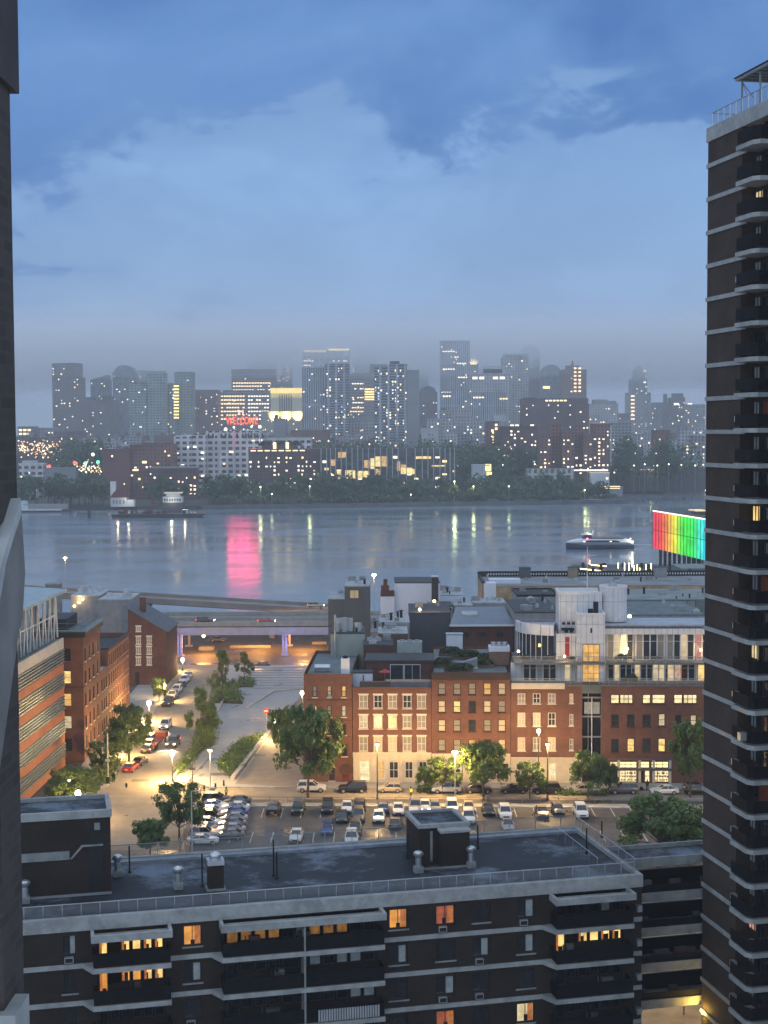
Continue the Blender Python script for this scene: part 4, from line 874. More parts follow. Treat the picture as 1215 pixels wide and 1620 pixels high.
MB().box(rx(888, 5.8), rx(908, 5.8), 5.75, 5.92, rzz(997, 6), rzz(993, 6)).build('roof_hatch', BLACK, pn)
cx_ = rx(970, 8, 950); cr = (rx(991, 8, 950) - rx(948, 8, 950)) / 2
b = MB(); b.tube((cx_, 8, rzz(984, 6)), (cx_, 8, rzz(929, 8)), cr, n=40); tk = b.build('tank', WPAN, pn)
b = MB(); n_ = 40
for i in range(n_):
    a0, a1 = 2 * math.pi * i / n_, 2 * math.pi * (i + 1) / n_; z0, z3 = rzz(929, 8), rzz(929, 8) + .35
    f = lambda r, a, z: (cx_ + r * math.cos(a), 8 + r * math.sin(a), z)
    vs = [f(cr + .08, a0, z0), f(cr + .08, a1, z0), f(cr + .08, a1, z3), f(cr + .08, a0, z3), f(cr - .15, a0, z0), f(cr - .15, a1, z0), f(cr - .15, a1, z3), f(cr - .15, a0, z3)]
    b.add(vs, [(0, 1, 2, 3), (5, 4, 7, 6), (3, 2, 6, 7)])
b.build('tank_rim', WHT, tk); MB().prism([(cx_ - .9, 7.4), (cx_ + .9, 7.4), (cx_ + .9, 8.8), (cx_ - .9, 8.8)], rzz(929, 8), rzz(929, 8) + .9, [(cx_ - .3, 7.8), (cx_ + .3, 7.8), (cx_ + .3, 8.4), (cx_ - .3, 8.4)]).build('tank_vent', STEEL, tk)
x = rx(929, 9, 930); fp = MB().tube((x, 9, zmb), (x, 9, RB.hit(929, 865, 9)[1]), .09, .05, n=6); fp.tube((x - 1.2, 9, RB.hit(929, 882, 9)[1]), (x + 1.6, 9, RB.hit(929, 878, 9)[1]), .05, n=5)
o = fp.build('flag_pole', M('white_pole', (.6, .62, .64), .4), None, (0, 0, 0)); o.location = RB.p; o.rotation_euler = (0, 0, RB.a); tag(o, 'tall white flag pole with a slanting yard on the white panelled house', 'flagpole')
# curved bay on the left
xc = rx(886, 3); yc = 11.0; rr_ = xc - rx(822, 3)
def arc(r, z0, z3, m, name, a0=180, a1=262, n=14, th=.3, pane=None):
    b = MB()
    for i in range(n):
        t0, t1 = R(a0 + (a1 - a0) * i / n), R(a0 + (a1 - a0) * (i + 1) / n)
        if pane == 'bars': t1 = t0 + (t1 - t0) * .1
        f = lambda q, a, z: (xc + q * math.cos(a), yc + q * math.sin(a), z)
        vs = [f(r, t0, z0), f(r, t1, z0), f(r, t1, z3), f(r, t0, z3), f(r - th, t0, z0), f(r - th, t1, z0), f(r - th, t1, z3), f(r - th, t0, z3)]
        b.add(vs, [(0, 1, 2, 3), (5, 4, 7, 6), (3, 2, 6, 7), (1, 0, 4, 5), (0, 3, 7, 4), (1, 5, 6, 2)])
    return b.build(name, m, pn)
zA = rzz(1006, 4, 850); zB = rzz(995, 4, 850)
arc(rr_, zT2, zA, GLS, 'curved_window'); arc(rr_ + .05, zT2, zA, WHT, 'curved_mullions', th=.12, pane='bars', n=9); arc(rr_ + .25, zA + .01, zB + .6, WPAN, 'curved_band', th=.5)
b = MB(); b.prism([(xc + (rr_ - .1) * math.cos(R(a)), yc + (rr_ - .1) * math.sin(R(a))) for a in range(180, 268, 8)] + [(xc, yc)], zA + .02, zB + .2); b.build('curved_roof', M('white_roof'), pn)
b = MB()
for px in (823, 840, 858, 873): x = rx(px, 5); b.tube((x, 5, zB + .2), (x, 5, zB + 1.5), .04, n=5)
b.box(rx(823, 5), rx(873, 5), 4.97, 5.03, zB + 1.45, zB + 1.52); b.build('roof_railing', STEEL, pn)
for k, zz in enumerate((z1, zT2)):
    r_ = MB().box(rx(810), rx(1180), -.2 + k * 1.5, -.16 + k * 1.5, zz + 1.0, zz + 1.06); r_ = r_.build('terrace_railing', STEEL, pn)
    b = MB(); q = rx(810)
    while q < rx(1130): b.box(q, q + .05, -.2 + k * 1.5, -.16 + k * 1.5, zz, zz + 1.0); q += 1.6
    b.build('baluster', STEEL, r_); MB().box(rx(810), rx(1180), -.19 + k * 1.5, -.185 + k * 1.5, zz + .1, zz + 1.0).build('rail_net', WMESH, r_)
TGL = E('terrace_lamp_glass', (1, .75, .4), 9)
for px, py, l_ in ((820, 1030, 3.0), (893, 1038, 3), (987, 1033, 4.0), (992, 1026, 4.0), (1108, 1028, 3.5)):
    x, z = RB.hit(px, py, l_); MB().ball((x, l_ - .3, z), .22).build('terrace_lamp', TGL, pn); lamp_light('lamp_glow', pn, (x, l_ - .7, z), 90)
LEAF0 = M('terrace_leaves', (.045, .06, .025), .7, var=.5, scale=1.5)
def bush_mesh(name, n, sx, sy, sz, leaf, seed, mat, low=-.1):
    r = random.Random(seed); b = MB()
    for _ in range(n):
        while True:
            p = Vector((r.uniform(-1, 1), r.uniform(-1, 1), r.uniform(low, 1)))
            if .35 < p.length < 1.0: break
        p = Vector((p.x * sx, p.y * sy, p.z * sz)); s = leaf * r.uniform(.6, 1.3)
        u = Vector((r.gauss(0, 1), r.gauss(0, 1), r.gauss(0, .6))).normalized(); w = u.cross(Vector((r.gauss(0, 1), r.gauss(0, 1), r.gauss(0, 1)))).normalized()
        b.add([p - u * s, p + w * s * .55, p + u * s, p - w * s * .55], [(0, 1, 2, 3)])
    return b.mesh(name, mat)
BUSH = [bush_mesh('bush%d' % i, 420, 1, 1, 1, .16, 50 + i, LEAF0) for i in range(3)]
tl = ['planted tub at the left corner of the white house terrace', 'planted tub below the red curtained window of the white house', 'long dark shrubs on the terrace in front of the brightest glass', 'leaning shrub pile on the lower terrace right of the stair block', 'planted tub at the right part of the white house terrace', 'planted tub left of the orange lit stair window']
for (px, py, l_, s), lab in zip(((832, 1043, 1.8, 1.0), (868, 1042, 1.8, .9), (985, 1046, 1.8, 1.3), (998, 1072, .6, 1.6), (1040, 1045, 1.8, .7), (905, 1046, 1.6, .7)), tl):
    x, z = RB.hit(px, py, l_); t_ = thing('terrace_plant', lab, 'plant', RB.w(x, l_, z1 if py > 1060 else zT2), 0, 'plants on the white house terraces')
    MB().box(-.6 * s, .6 * s, -.3, .3, 0, .4).build('planter_box', STEEL, t_); inst('leaves', rnd.choice(BUSH), t_, (0, 0, .6), scale=(s, .5, .7 * s))

# ================================================================== rooftops between the row and the river
def blk(name, label, px0, px1, ytop, Y, dep, wall, roof=None, wins=(), cat='building', parapet=None, units=0, seed=0, base=0.0, rot=0.0):
    xa, za = D(px0, ytop, Y).x, D((px0 + px1) / 2, ytop, Y).z; xb = D(px1, ytop, Y).x; cx = (xa + xb) / 2; w = (xb - xa) / 2
    t_ = thing(name, label, cat, (cx, Y, base), rot); h = za - base
    MB().box(-w, w, 0, dep, 0, h - .25).build('wall', wall, t_)
    if parapet:
        b = MB(); b.box(-w - .08, w + .08, -.08, .25, h - .249, h + .2); b.box(-w - .08, w + .08, dep - .25, dep + .08, h - .249, h + .2); b.box(-w - .08, -w + .25, .25, dep - .25, h - .249, h + .2); b.box(w - .25, w + .08, .25, dep - .25, h - .249, h + .2); b.build('parapet', parapet, t_)
        MB().box(-w + .25, w - .25, .25, dep - .25, h - .249, h - .1).build('roof', roof or M('roof_grey'), t_)
    else: MB().box(-w - .02, w + .02, -.02, dep + .02, h - .249, h).build('roof', roof or M('roof_grey'), t_)
    for (a, c, y0, y1, gm) in wins:
        A_, B2 = D(a, y0, Y), D(c, y1, Y); win(t_, A_.x - cx, B2.x - cx, B2.z - base, A_.z - base, -.07, gm, DFR, fr=.1)
    r = random.Random(seed)
    for _ in range(int(units * 2.2)):
        x = r.uniform(-w + .8, w - .8); y = r.uniform(1, max(1.2, dep - 1.5)); s = r.uniform(.25, .95); k_ = r.random()
        if k_ < .5: MB().box(x - s, x + s, y, y + s, h + .001 - .1, h + s * r.uniform(.7, 1.5)).build('roof_unit', r.choice([METAL, CONC2, STEEL]), t_)
        elif k_ < .8: MB().tube((x, y, h - .1), (x, y, h + 1.5 * s), .2 * s + .08, n=8).tube((x, y, h + 1.5 * s), (x, y, h + 1.65 * s), .35 * s + .1, n=8).build('roof_pipe', r.choice([METAL, BLACK]), t_)
        else: MB().box(x - s, x + s, y, y + 2 * s, h - .1, h + .5).tube((x, y + s, h + .5), (x, y + s, h + .8), .4 * s + .1, n=10).build('roof_fan', METAL, t_)
    return t_
CHAR = M('charcoal_render', (.075, .085, .10), .8, var=.12, scale=.3)
SAGE = M('sage_render', (.30, .34, .31), .8, var=.1, scale=.4)
WREN = M('white_render', (.62, .66, .74), .8, var=.05, scale=.3)
GREN = M('grey_render', (.24, .25, .26), .85)
SLATE = M('blue_slate_roof', (.15, .18, .22), .5, var=.15, scale=.3)
PALER = M('pale_roof', (.33, .36, .38), .6, var=.3)
DKR = M('dark_roof_felt', (.05, .055, .06), .7, var=.3)
blk('charcoal_building', 'tall charcoal rendered block with one square pale lit window near its top', 545, 585, 926, 292, 12, CHAR, PALER, [(553, 568, 933, 947, E('pale_lit_square', (.62, .48, .26), .55))], units=4, seed=1)
blk('charcoal_annex', 'lower charcoal annex with rounded skylight left of the charcoal block', 519, 545, 946, 292, 12, CHAR, PALER, units=1, seed=2)
t_ = blk('sage_bulkhead', 'sage green rendered bulkhead carrying ventilation plant in front of the charcoal block', 523, 577, 1001, 268, 8, SAGE, DKR, units=4, seed=4)
x = D(530, 1000, 267).x - t_.location.x; MB().tube((x, -.8, 16), (x, -.8, D(530, 973, 267).z), .2, n=8).build('flue', METAL, t_)
b = MB(); h_ = D(550, 1001, 268).z; b.box(-2.4, .9, 2, 2.6, h_, h_ + 2.4); b.box(-1.0, -.2, 1.3, 1.9, h_, h_ + 2.6); b.tube((1.8, 2.2, h_), (1.8, 2.2, h_ + 1.5), .75, n=14); b.box(-2.2, -1.6, 1.3, 1.8, h_, h_ + 1.6); b.build('plant_equipment', METAL, t_)
blk('white_party_wall_building', 'building showing a big blank white party wall toward the viewer', 624, 696, 921, 330, 12, WREN, DKR, units=0)
t_ = blk('white_lower_building', 'narrow white lower wall with a stepped brick parapet left of the big white wall', 602, 624, 942, 329, 11, WREN, RBK2)
b = MB(); h_ = D(610, 942, 329).z; b.box(-1.5, 1.5, 0, .8, h_, h_ + .9); b.box(-1.4, .4, 0, .8, h_ + .9, h_ + 2.2); b.box(-.9, .0, 0, .8, h_ + 2.2, h_ + 3.6); b.build('stepped_parapet', RBK2, t_)
cb = thing('chimney_stack', 'dark chimney stack with white cap at the right edge of the big white wall', 'chimney', (D(688, 940, 328).x, 327.4, 0)); h_ = D(688, 913, 327.4).z
MB().box(-.75, .75, 0, .55, D(688, 948, 328).z - 8, h_).build('stack', M('dark_brick_stack', (.05, .045, .045)), cb); MB().box(-.8, .8, -.05, .56, h_ + .001, h_ + .3).build('cap', WHT, cb)
blk('ducted_building', 'low building with pale ducts on its roof right of the chimney stack', 697, 733, 941, 345, 14, WREN, PALER, units=6, seed=5)
t_ = blk('charcoal_low_building', 'low wide charcoal wall topped with small bright roof lamps', 648, 713, 969, 300, 16, CHAR, DKR, units=2, seed=6)
h_ = D(680, 969, 300).z
for px, py in ((664, 967), (687, 953)): x = D(px, py, 301).x - t_.location.x; MB().ball((x, 1, h_ + .5 if px < 680 else h_ + 2.2), .3).build('roof_lamp', E('lamp_warm', (1, .72, .3), 9), t_); lamp_light('lamp_glow', t_, (x, .2, h_ + 1.5), 160)
t_ = blk('row_of_dormers', 'roof with a row of small dark dormer openings behind the charcoal wall', 690, 716, 958, 318, 8, PALER, DKR, [(693, 698, 962, 967, GLS), (701, 706, 962, 967, GLS), (709, 714, 962, 967, GLS)])
t_ = blk('hip_roof_building', 'red brick building under a broad blue grey metal roof with skylight', 714, 812, 988, 290, 1, RBK2, SLATE, [(730, 742, 1000, 1008, GLS), (757, 770, 1000, 1008, GLS), (785, 797, 1000, 1008, GLS)])
xa = D(714, 988, 290).x; w = (D(812, 988, 290).x - xa) / 2; h_ = D(760, 988, 290).z; h2_ = D(760, 962, 305).z
b = MB(); b.add([(-w - .3, -.3, h_), (w + .3, -.3, h_), (w - .6, 15, h2_ + .3), (-w + 1.6, 15, h2_ + .3), (-w - .3, -.3, h_ - .3), (w + .3, -.3, h_ - .3), (w - .6, 15.5, 4), (-w + 1.6, 15.5, 4)], [(0, 1, 2, 3), (1, 5, 6, 2), (0, 3, 7, 4), (2, 6, 7, 3), (0, 4, 5, 1)]); b.build('pitched_roof', SLATE, t_)
zs = (h_ + h2_) / 2; s_ = (h2_ + .3 - h_) / 15.3
b = MB(); f = lambda x, y: (x, y, h_ + s_ * (y + .3)); q = [f(-3.6, 7), f(-.4, 7), f(-.4, 10), f(-3.6, 10)]; b.add([(*p[:2], p[2] + .02) for p in q] + [(*p[:2], p[2] + .3) for p in q], [(4, 5, 6, 7), (0, 1, 5, 4), (1, 2, 6, 5), (2, 3, 7, 6), (3, 0, 4, 7)]); b.build('skylight', PALER, t_)
MB().box(-w - .4, w + .4, -.5, -.31, h_ - .32, h_ + .02).build('gutter', WHT, t_)
blk('twin_gable_roof', 'pale twin gabled roof lights behind the broad metal roof', 748, 800, 953, 325, 8, GREN, PALER, units=4, seed=9)
blk('skylit_roof', 'flat pale roof with boxes left of the twin gabled roof lights', 718, 748, 957, 322, 8, GREN, PALER, units=2, seed=19)
# row-house roofs: details on top of the three front houses
zr1 = h1 - .5
def rooftop(name, label, cat, px, py, l_, build, z=None):
    x, zz = RB.hit(px, py, l_); t_ = thing(name, label, cat, RB.w(x, l_, zz if z is None else z), RB.a); build(t_); return t_
rooftop('white_chimney', 'white square chimney on the front edge of the corner house roof', 'chimney', 546, 1065, .8, lambda t: (MB().box(-.7, .7, 0, 1.2, 0, 2.9).build('stack', WREN, t), MB().ball((0, .6, 3.1), .45, 10, 6, .7).build('cowl', BLACK, t)), zr1)
rooftop('roof_hut', 'white roof hut with a pipe between the first two row houses', 'hut', 573, 1064, 2.5, lambda t: (MB().box(-1.7, 1.7, 0, 2.5, 0, 2.5).build('wall', WREN, t), MB().box(-1.8, 1.8, -.1, 2.6, 2.5, 2.7).build('roof', DKR, t), MB().tube((.2, -.1, .8), (.2, -.1, 2.2), .08).build('pipe', BLACK, t)), h2 - .6)
rooftop('duct_unit', 'round silver duct fan on the corner house roof left of the white chimney', 'vent', 510, 1052, 5, lambda t: (MB().tube((-1.3, 0, .5), (1.3, 0, .5), .55, n=12).build('duct', METAL, t), MB().box(-1.5, 1.5, -.5, .5, -.1, .1).build('frame', STEEL, t)), zr1 + .3)
rooftop('air_condenser', 'double fan air condenser standing on the second house', 'air conditioner', 589, 1040, 8, lambda t: (MB().box(-.5, .5, 0, .5, 0, 1.9).build('case', M('white_case', (.6, .6, .58)), t), MB().tube((0, -.03, .5), (0, -.001, .5), .33, n=14).build('fan', BLACK, t), MB().tube((0, -.03, 1.35), (0, -.001, 1.35), .33, n=14).build('fan', BLACK, t)), h2 + 1.0)
rooftop('brick_penthouse', 'brick rooftop room with wide dark glass doors behind a grey terrace', 'room', 632, 1075, 7, lambda t: (MB().box(-5.8, 5.8, 0, 8, -.5, 3.6).build('wall', RBK2, t), MB().box(-6, 6, -.2, 8.2, 3.6, 3.85).build('roof', DKR, t), win(t, -1.6, .7, .3, 3.1, -.05, GLS, WREN, vm=()), win(t, .8, 3.6, .3, 3.1, -.05, GLS, WREN), MB().box(-1.8, 4.0, -.5, -.06, -.1, .29).build('sill', WREN, t)), h2 - .4)
rooftop('terrace_screen', 'low timber screen along the front of the second house roof', 'screen', 590, 1086, .6, lambda t: MB().box(-2.2, 3.0, 0, .1, 0, 1.3).build('board', M('weathered_timber', (.12, .09, .07)), t), h2 - .4)
rooftop('terrace_parapet', 'grey sloped parapet panel along the right half of the second house roof', 'parapet', 648, 1086, .6, lambda t: MB().box(-4.0, 3.6, 0, .15, 0, 1.6).build('panel', M('grey_panel', (.14, .16, .18)), t), h2 - .4)
rooftop('sun_umbrella', 'small red sun umbrella open on the second house terrace', 'umbrella', 609, 1068, 4, lambda t: (MB().tube((0, 0, 0), (0, 0, 2.2), .04, n=5).build('pole', STEEL, t), MB().tube((0, 0, 2.1), (0, 0, 2.6), 1.1, .03, n=10).build('canopy', M('red_cloth', (.45, .06, .06)), t)), h2 - .2)
rooftop('rooftop_chiller', 'long pale metal chiller box on the rear roof behind the brick penthouse', 'chiller', 648, 1032, 16, lambda t: (MB().box(-2.2, 2.2, 0, 2, 0, 2.3).build('case', M('chiller_metal', (.32, .37, .38), .5, metal=.3), t), [MB().tube((x, 1, 2.3), (x, 1, 2.5), .5, n=12).build('fan', STEEL, t) for x in (-1.3, 0, 1.3)], [MB().box(x, x + .08, -.04, 0, 0, 2.3).build('seam', STEEL, t) for x in (-.8, .7)]), h2 + 3.0)
# white plastered rear roofs
for args in (('brown_shed_roof_building', 'small brown timbered building with pale lean-to roof behind the penthouse', 598, 645, 1001, 275, 9, M('brown_boards', (.11, .07, .055)), PALER, (), 3, 11), ('rear_brick_building', 'low red brick rear wall under the sage bulkhead', 575, 622, 1020, 262, 8, RBK2, DKR, (), 3, 12),
             ('stair_hut_building', 'grey slanting roof strip behind the small brown timbered building', 600, 648, 984, 285, 10, GREN, PALER, (), 4, 13), ('long_pale_flank', 'pale flank wall running back beside the charcoal block', 586, 601, 1000, 283, 22, PALER, GREN, (), 1, 14)):
    nm, lab, a, c, yt, Y, dp, wm, rm_, ws, u, sd_ = args; blk(nm, lab, a, c, yt, Y, dp, wm, rm_, ws, units=u, seed=sd_)
# roof garden on the third house
rg = ['leafy roof garden bed nearest the cornice', 'leafy roof garden bed in the middle of the roof', 'leafy roof garden bed at the rear of the roof', 'leafy roof garden bed beside the brown stair head', 'low leafy roof garden bed at the left rear', 'leafy roof garden bed along the left edge']
for (px, l_, s), lab in zip(((725, 3, 2.4), (755, 9, 2.8), (735, 18, 2.6), (772, 14, 2.0), (712, 22, 2.0), (700, 9, 1.7)), rg):
    x, _ = RB.hit(px, 1040, l_); t_ = thing('roof_garden_bed', lab, 'plant bed', RB.w(x, l_, h3 - .5), 0, 'beds of the planted roof garden'); MB().box(-s, s, -1, 1, 0, .5).build('planter_box', M('weathered_timber'), t_); inst('leaves', BUSH[int(px) % 3], t_, (0, 0, .6), scale=(s, 1.6, 1.1))
    inst('leaves', BUSH[(int(px) + 1) % 3], t_, (s * .4, 1.5, .5), scale=(s * .8, 1.6, .9))
rooftop('roof_hatch', 'tilted grey glass hatch among the roof garden plants', 'hatch', 735, 1052, 7, lambda t: (MB().xprism([(-2.4, 0), (2.2, 0), (2.2, 1.7), (-2.2, .5)], 0, 1.6).build('glazing', M('hatch_glass', (.2, .23, .25), .3), t), MB().box(-2.5, 2.3, -.1, -.001, -.05, .12).build('frame', WHT, t)), h3 - .4)
rooftop('stair_hut', 'brown brick stair head topped with white cooling fans on the planted roof', 'stair head', 790, 1050, 10, lambda t: (MB().box(-1.7, 1.7, 0, 3, 0, 2.4).build('wall', M('tan_brick', (.2, .12, .09)), t), MB().box(-1.8, 1.8, -.1, 3.1, 2.4, 3.2).build('cap', WREN, t), [MB().tube((x, 1.2, 3.2), (x, 1.2, 3.9), .45, n=10).build('fan', METAL, t) for x in (-1, 0, 1)]), h3 - .4)
rooftop('white_roof_box', 'square white box at the rear of the planted roof', 'roof box', 719, 1018, 26, lambda t: (MB().box(-1.5, 1.5, 0, 2, 0, 3.2).build('wall', WREN, t), MB().box(-1.6, 1.6, -.1, 2.1, 3.2, 3.35).build('roof', METAL, t)), h3 - .5)
# gloomy roofs between the white house and the river
blk('dark_flat_building', 'black topped flat building left behind the white panelled house', 818, 884, 942, 330, 14, GREN, M('black_roof'), parapet=BLACK, units=1, seed=21)
blk('grey_flat_building', 'grey flat roofed building with pale boxes directly left of the white panelled house', 815, 886, 968, 288, 22, GREN, DKR, units=4, seed=22)
t_ = blk('grey_green_hall', 'wide grey green hall with big roof vents right of the round tank', 985, 1175, 948, 330, 22, M('grey_green_wall', (.15, .18, .17), .8, var=.2, scale=.2), M('grey_green_roof', (.19, .22, .21), .6, var=.25, scale=.2), [(1018, 1040, 950, 966, GREN), (1042, 1050, 950, 966, GREN), (1075, 1100, 950, 966, GREN)], units=6, seed=23)
blk('grey_roof_building', 'grey roof with a pale hatch in front of the wide grey green hall', 990, 1115, 972, 290, 22, GREN, M('roof_grey'), units=3, seed=24)
x, z = RB.hit(996, 975, 20); t_ = thing('glow_lamp', 'small glowing lamp at the foot of the round white tank', 'lamp', RB.w(x, 20, z)); MB().ball((0, 0, 0), .35).build('bulb', E('lamp_warm'), t_); MB().tube((0, 0, -2), (0, 0, -.3), .05, n=6).build('post', STEEL, t_)
# long pier market building with ribbed black edge
t_ = blk('pier_market_hall', 'long low market hall by the water with a dotted black roof edge', 765, 1180, 926, 415, 26, M('rusty_yellow_wall', (.34, .24, .13), .8, var=.5, scale=.25), M('pier_roof', (.22, .23, .24), .7, var=.35, scale=.12), units=10, seed=30)
h_ = D(970, 926, 415).z; xw = (D(1180, 926, 415).x - D(765, 926, 415).x) / 2
b = MB(); b.box(-xw, xw, 26.1, 26.8, h_ - .5, h_ + 1.6); b.build('roof_edge', BLACK, t_); b = MB()
for i in range(90): b.box(-xw + 3 + i * .8, -xw + 3.35 + i * .8, 26.0, 26.09, h_ + .5, h_ + 1.0)
tag(b.build('edge_dots', WHT, t_), kind='stuff')
b = MB(); b.box(-xw, -xw + 3.5, -.2, 4, 2, h_ + .8); b.box(-xw + 2, -xw + 11, 6, 10, h_ - .1, h_ + 1.2); b.build('white_annex', WREN, t_)
MB().box(-xw, -xw + .7, .0, 26, h_, h_ + .8).build('parapet', BLACK, t_)
for px, w_, m_, lab in ((831, 3.2, CHAR, 'dark square plant box on the long market hall roof'), (907, 2.6, M('tan_box', (.25, .21, .14)), 'tan square plant box on the long market hall roof'), (1046, 3.4, GREN, 'pale sloped plant box at the right of the long market hall roof')):
    p_ = D(px, 914, 436); t2 = thing('plant_box', lab, 'plant box', (p_.x, 436, h_ - .01)); MB().box(-w_ / 2, w_ / 2, 0, 3, 0, 3.0).build('case', m_, t2); MB().box(-w_ / 2 - .1, w_ / 2 + .1, -.1, 3.1, 3.0, 3.15).build('lid', DKR, t2)
# outer pier with string lights
t_ = thing('outer_pier_deck', 'dark pier deck with slanting strings of warm lights beyond the market hall', 'pier', (0, 0, 0))
pts = [D(885, 893, 600), D(1180, 890, 600)]; zpd = -2 + 3.5
pa = [G(905, 893, zpd), G(1300, 893, zpd), G(1300, 915, zpd), G(888, 913, zpd)]
b = MB(); b.prism([(p[0], p[1]) for p in pa[::-1]], .3, zpd); b.build('deck', M('pier_deck', (.07, .075, .08), .7, var=.3, scale=.15), t_)
b = MB(); rr = random.Random(5)
for i in range(26): q = pa[3].lerp(pa[2], i / 25) * .97 + pa[0] * .03; b.tube((q.x, q.y, -6), (q.x, q.y, .29), .3, n=6)
tag(b.build('pile', M('pile_wood', (.05, .045, .04)), t_), kind='stuff')
BULB = E('string_bulb', (1, .72, .30), 7)
for i in range(12):
    px = (917, 926, 988, 995, 1000, 1003, 1012, 1022, 1030, 935, 978, 1008)[i]; q = G(px, rr.uniform(898, 908), zpd); b = MB()
    if i in (0, 1, 9): q2 = q + Vector((5, -9, 0)); b.tube((q.x, q.y, zpd + 1.2), (q2.x, q2.y, zpd + 1.4), .16, n=4)
    else: b.tube((q.x, q.y, zpd + .3), (q.x, q.y, zpd + rr.uniform(2, 4)), .14, n=5)
    b.build('light_string', BULB, t_)
for i in range(14): q = G(rr.uniform(915, 1030), rr.uniform(895, 909), zpd); b = MB(); b.box(q.x - .6, q.x + .6, q.y, q.y + 1, zpd + .001, zpd + rr.uniform(1.5, 3)); b.build('pier_clutter', BLACK, t_)
# rainbow screen building
P0 = D(1033, 870, 600); P1 = D(1112, 888, 545)
RF = Frame(P0, math.atan2(P1.y - P0.y, P1.x - P0.x)); zt0 = RF.hit(1033, 809)[1]; zb0 = RF.hit(1033, 867)[1]
rb = thing('rainbow_screen_building', 'pier building wrapped in glowing vertical panels shading from red to blue', 'building', RF.w(0, 0), RF.a)
RLn = 78; MB().box(.3, RLn, .5, 30, zb0 + .3, zt0 - .2).build('hall', M('dark_hall', (.06, .065, .07)), rb)
import colorsys
pw = 3.55
for i in range(22):
    hue = (.965 + i * .0415) % 1.0 if i < 4 else (.965 + 4 * .0415 + (i - 4) * .047) % 1.0
    hue = [.975, .99, .01, .035, .07, .11, .14, .17, .25, .30, .33, .34, .36, .40, .46, .49, .52, .54, .56, .58, .60, .62][i]
    c = colorsys.hsv_to_rgb(hue, .80, 1.0)
    m_ = E('led_panel_%02d' % i, tuple(v * v for v in c), 1.25, sampling=False, blotch=.5, bs=.22)
    MB().box(i * pw, i * pw + pw - .3, 0, .3, zb0, zt0).build('light_panel', m_, rb)
b = MB(); b.box(-.3, RLn, -.15, .4, zt0 + .02, zt0 + .45); b.build('top_lightline', E('top_line', (1, .85, .7), 2.2), rb)
b = MB(); [b.box(i * pw - .28, i * pw - .02, -.1, .31, zb0, zt0) for i in range(23)]; b.box(0, RLn, -.05, -.001, (zb0 + zt0) / 2 - .1, (zb0 + zt0) / 2 + .1); b.build('panel_frame', BLACK, rb)
for i in range(12): x = .5 + i * 5.5; MB().tube((x, 3, -4), (x, 3, zb0 + .3), .6, n=10).build('column', M('pile_wood'), rb); MB().tube((x + 2.5, 14, -4), (x + 2.5, 14, zb0 + .3), .6, n=10).build('column', M('pile_wood'), rb)
b = MB(); b.box(0, .08, .5, .58, zt0, zt0 + 3.5); b.box(6, 6.08, 6, 6.08, zt0, zt0 + 3); b.box(24, 24.1, 8, 8.1, zt0, zt0 + 6.5); b.box(0, RLn, .5, .56, zt0 + 1.3, zt0 + 1.36); b.box(0, .06, .5, 28, zt0 + 1.3, zt0 + 1.36)
for i in range(30): b.box(i * 2.6, i * 2.6 + .06, .5, .56, zt0, zt0 + 1.3)
b.build('roof_railing', STEEL, rb)
for i, (x, y) in enumerate(((16, 9), (28, 12), (44, 12))): MB().box(x, x + 9, y, y + 5, zt0 + 1.2, zt0 + 1.6).build('roof_canopy', E('canopy_glow', (1, .8, .5), .9), rb); MB().box(x + .5, x + 8, y + 1, y + 4, zt0 - .2, zt0 + 1.19).build('roof_kiosk', CHAR, rb)
blk('grey_service_building', 'plain grey service building with a dark doorway under the blue end of the screen', 1078, 1175, 899, 470, 16, M('grey_green_wall'), M('grey_green_roof'), [(1078, 1086, 906, 917, GLASSD), (1089, 1094, 900, 917, GLASSD)], units=1, seed=33)
# ================================================================== the far shore
def terr(Y): return 1.0 if Y < 1330 else min(30.0, 1.0 + (Y - 1330) * .2)
b = MB(); ys = [1190, 1330, 1475, 2500, 9000]; zs = [.3, 1, 30, 30, 30]
for i in range(4): b.add([(-4000, ys[i], zs[i]), (4000, ys[i], zs[i]), (4000, ys[i + 1], zs[i + 1]), (-4000, ys[i + 1], zs[i + 1])], [(0, 1, 2, 3)])
LANDM = M('far_land', (.045, .05, .045), .9, var=.3, scale=.02)
# shoreline: straight park edge, pier tip at the right, cove beyond
b = MB(); pA, pB = G(322, 806.5, -2), G(990, 796.5, -2)
xl0 = G(30, 800, -2)
shore = [(-2500, pA.y + 6), (G(170, 800, -2).x, pA.y + 6), (pA.x - 2, pA.y + 6), (pA.x, pA.y), (pB.x, pB.y), (pB.x + 3, pB.y + 26), (G(930, 790, -2).x, 1330), (G(930, 780, -2).x, 1400), (2500, 1400), (2500, 1500), (-2500, 1500)]
b.prism(shore, -3.0, .6); struct('far_shore_ground', b, LANDM)
b = MB(); pr = [(-4000, 1400, .62), (4000, 1400, .62), (4000, 1560, 29), (-4000, 1560, 29), (4000, 4200, 31), (-4000, 4200, 31)]
b.add(pr, [(0, 1, 2, 3), (3, 2, 4, 5)]); struct('far_hill', b, LANDM)
def terr(Y): return .6 if Y < 1400 else min(29.0, .6 + (Y - 1400) * .178)
b = MB(); b.prism([(pA.x - 1, pA.y - 1.5), (pB.x + 1, pB.y - 1.5), (pB.x + 1, pB.y + 1.5), (pA.x - 1, pA.y + 2)], -3, 1.3); struct('sea_wall', b, M('dark_seawall', (.10, .11, .12), .8, var=.3, scale=.1))
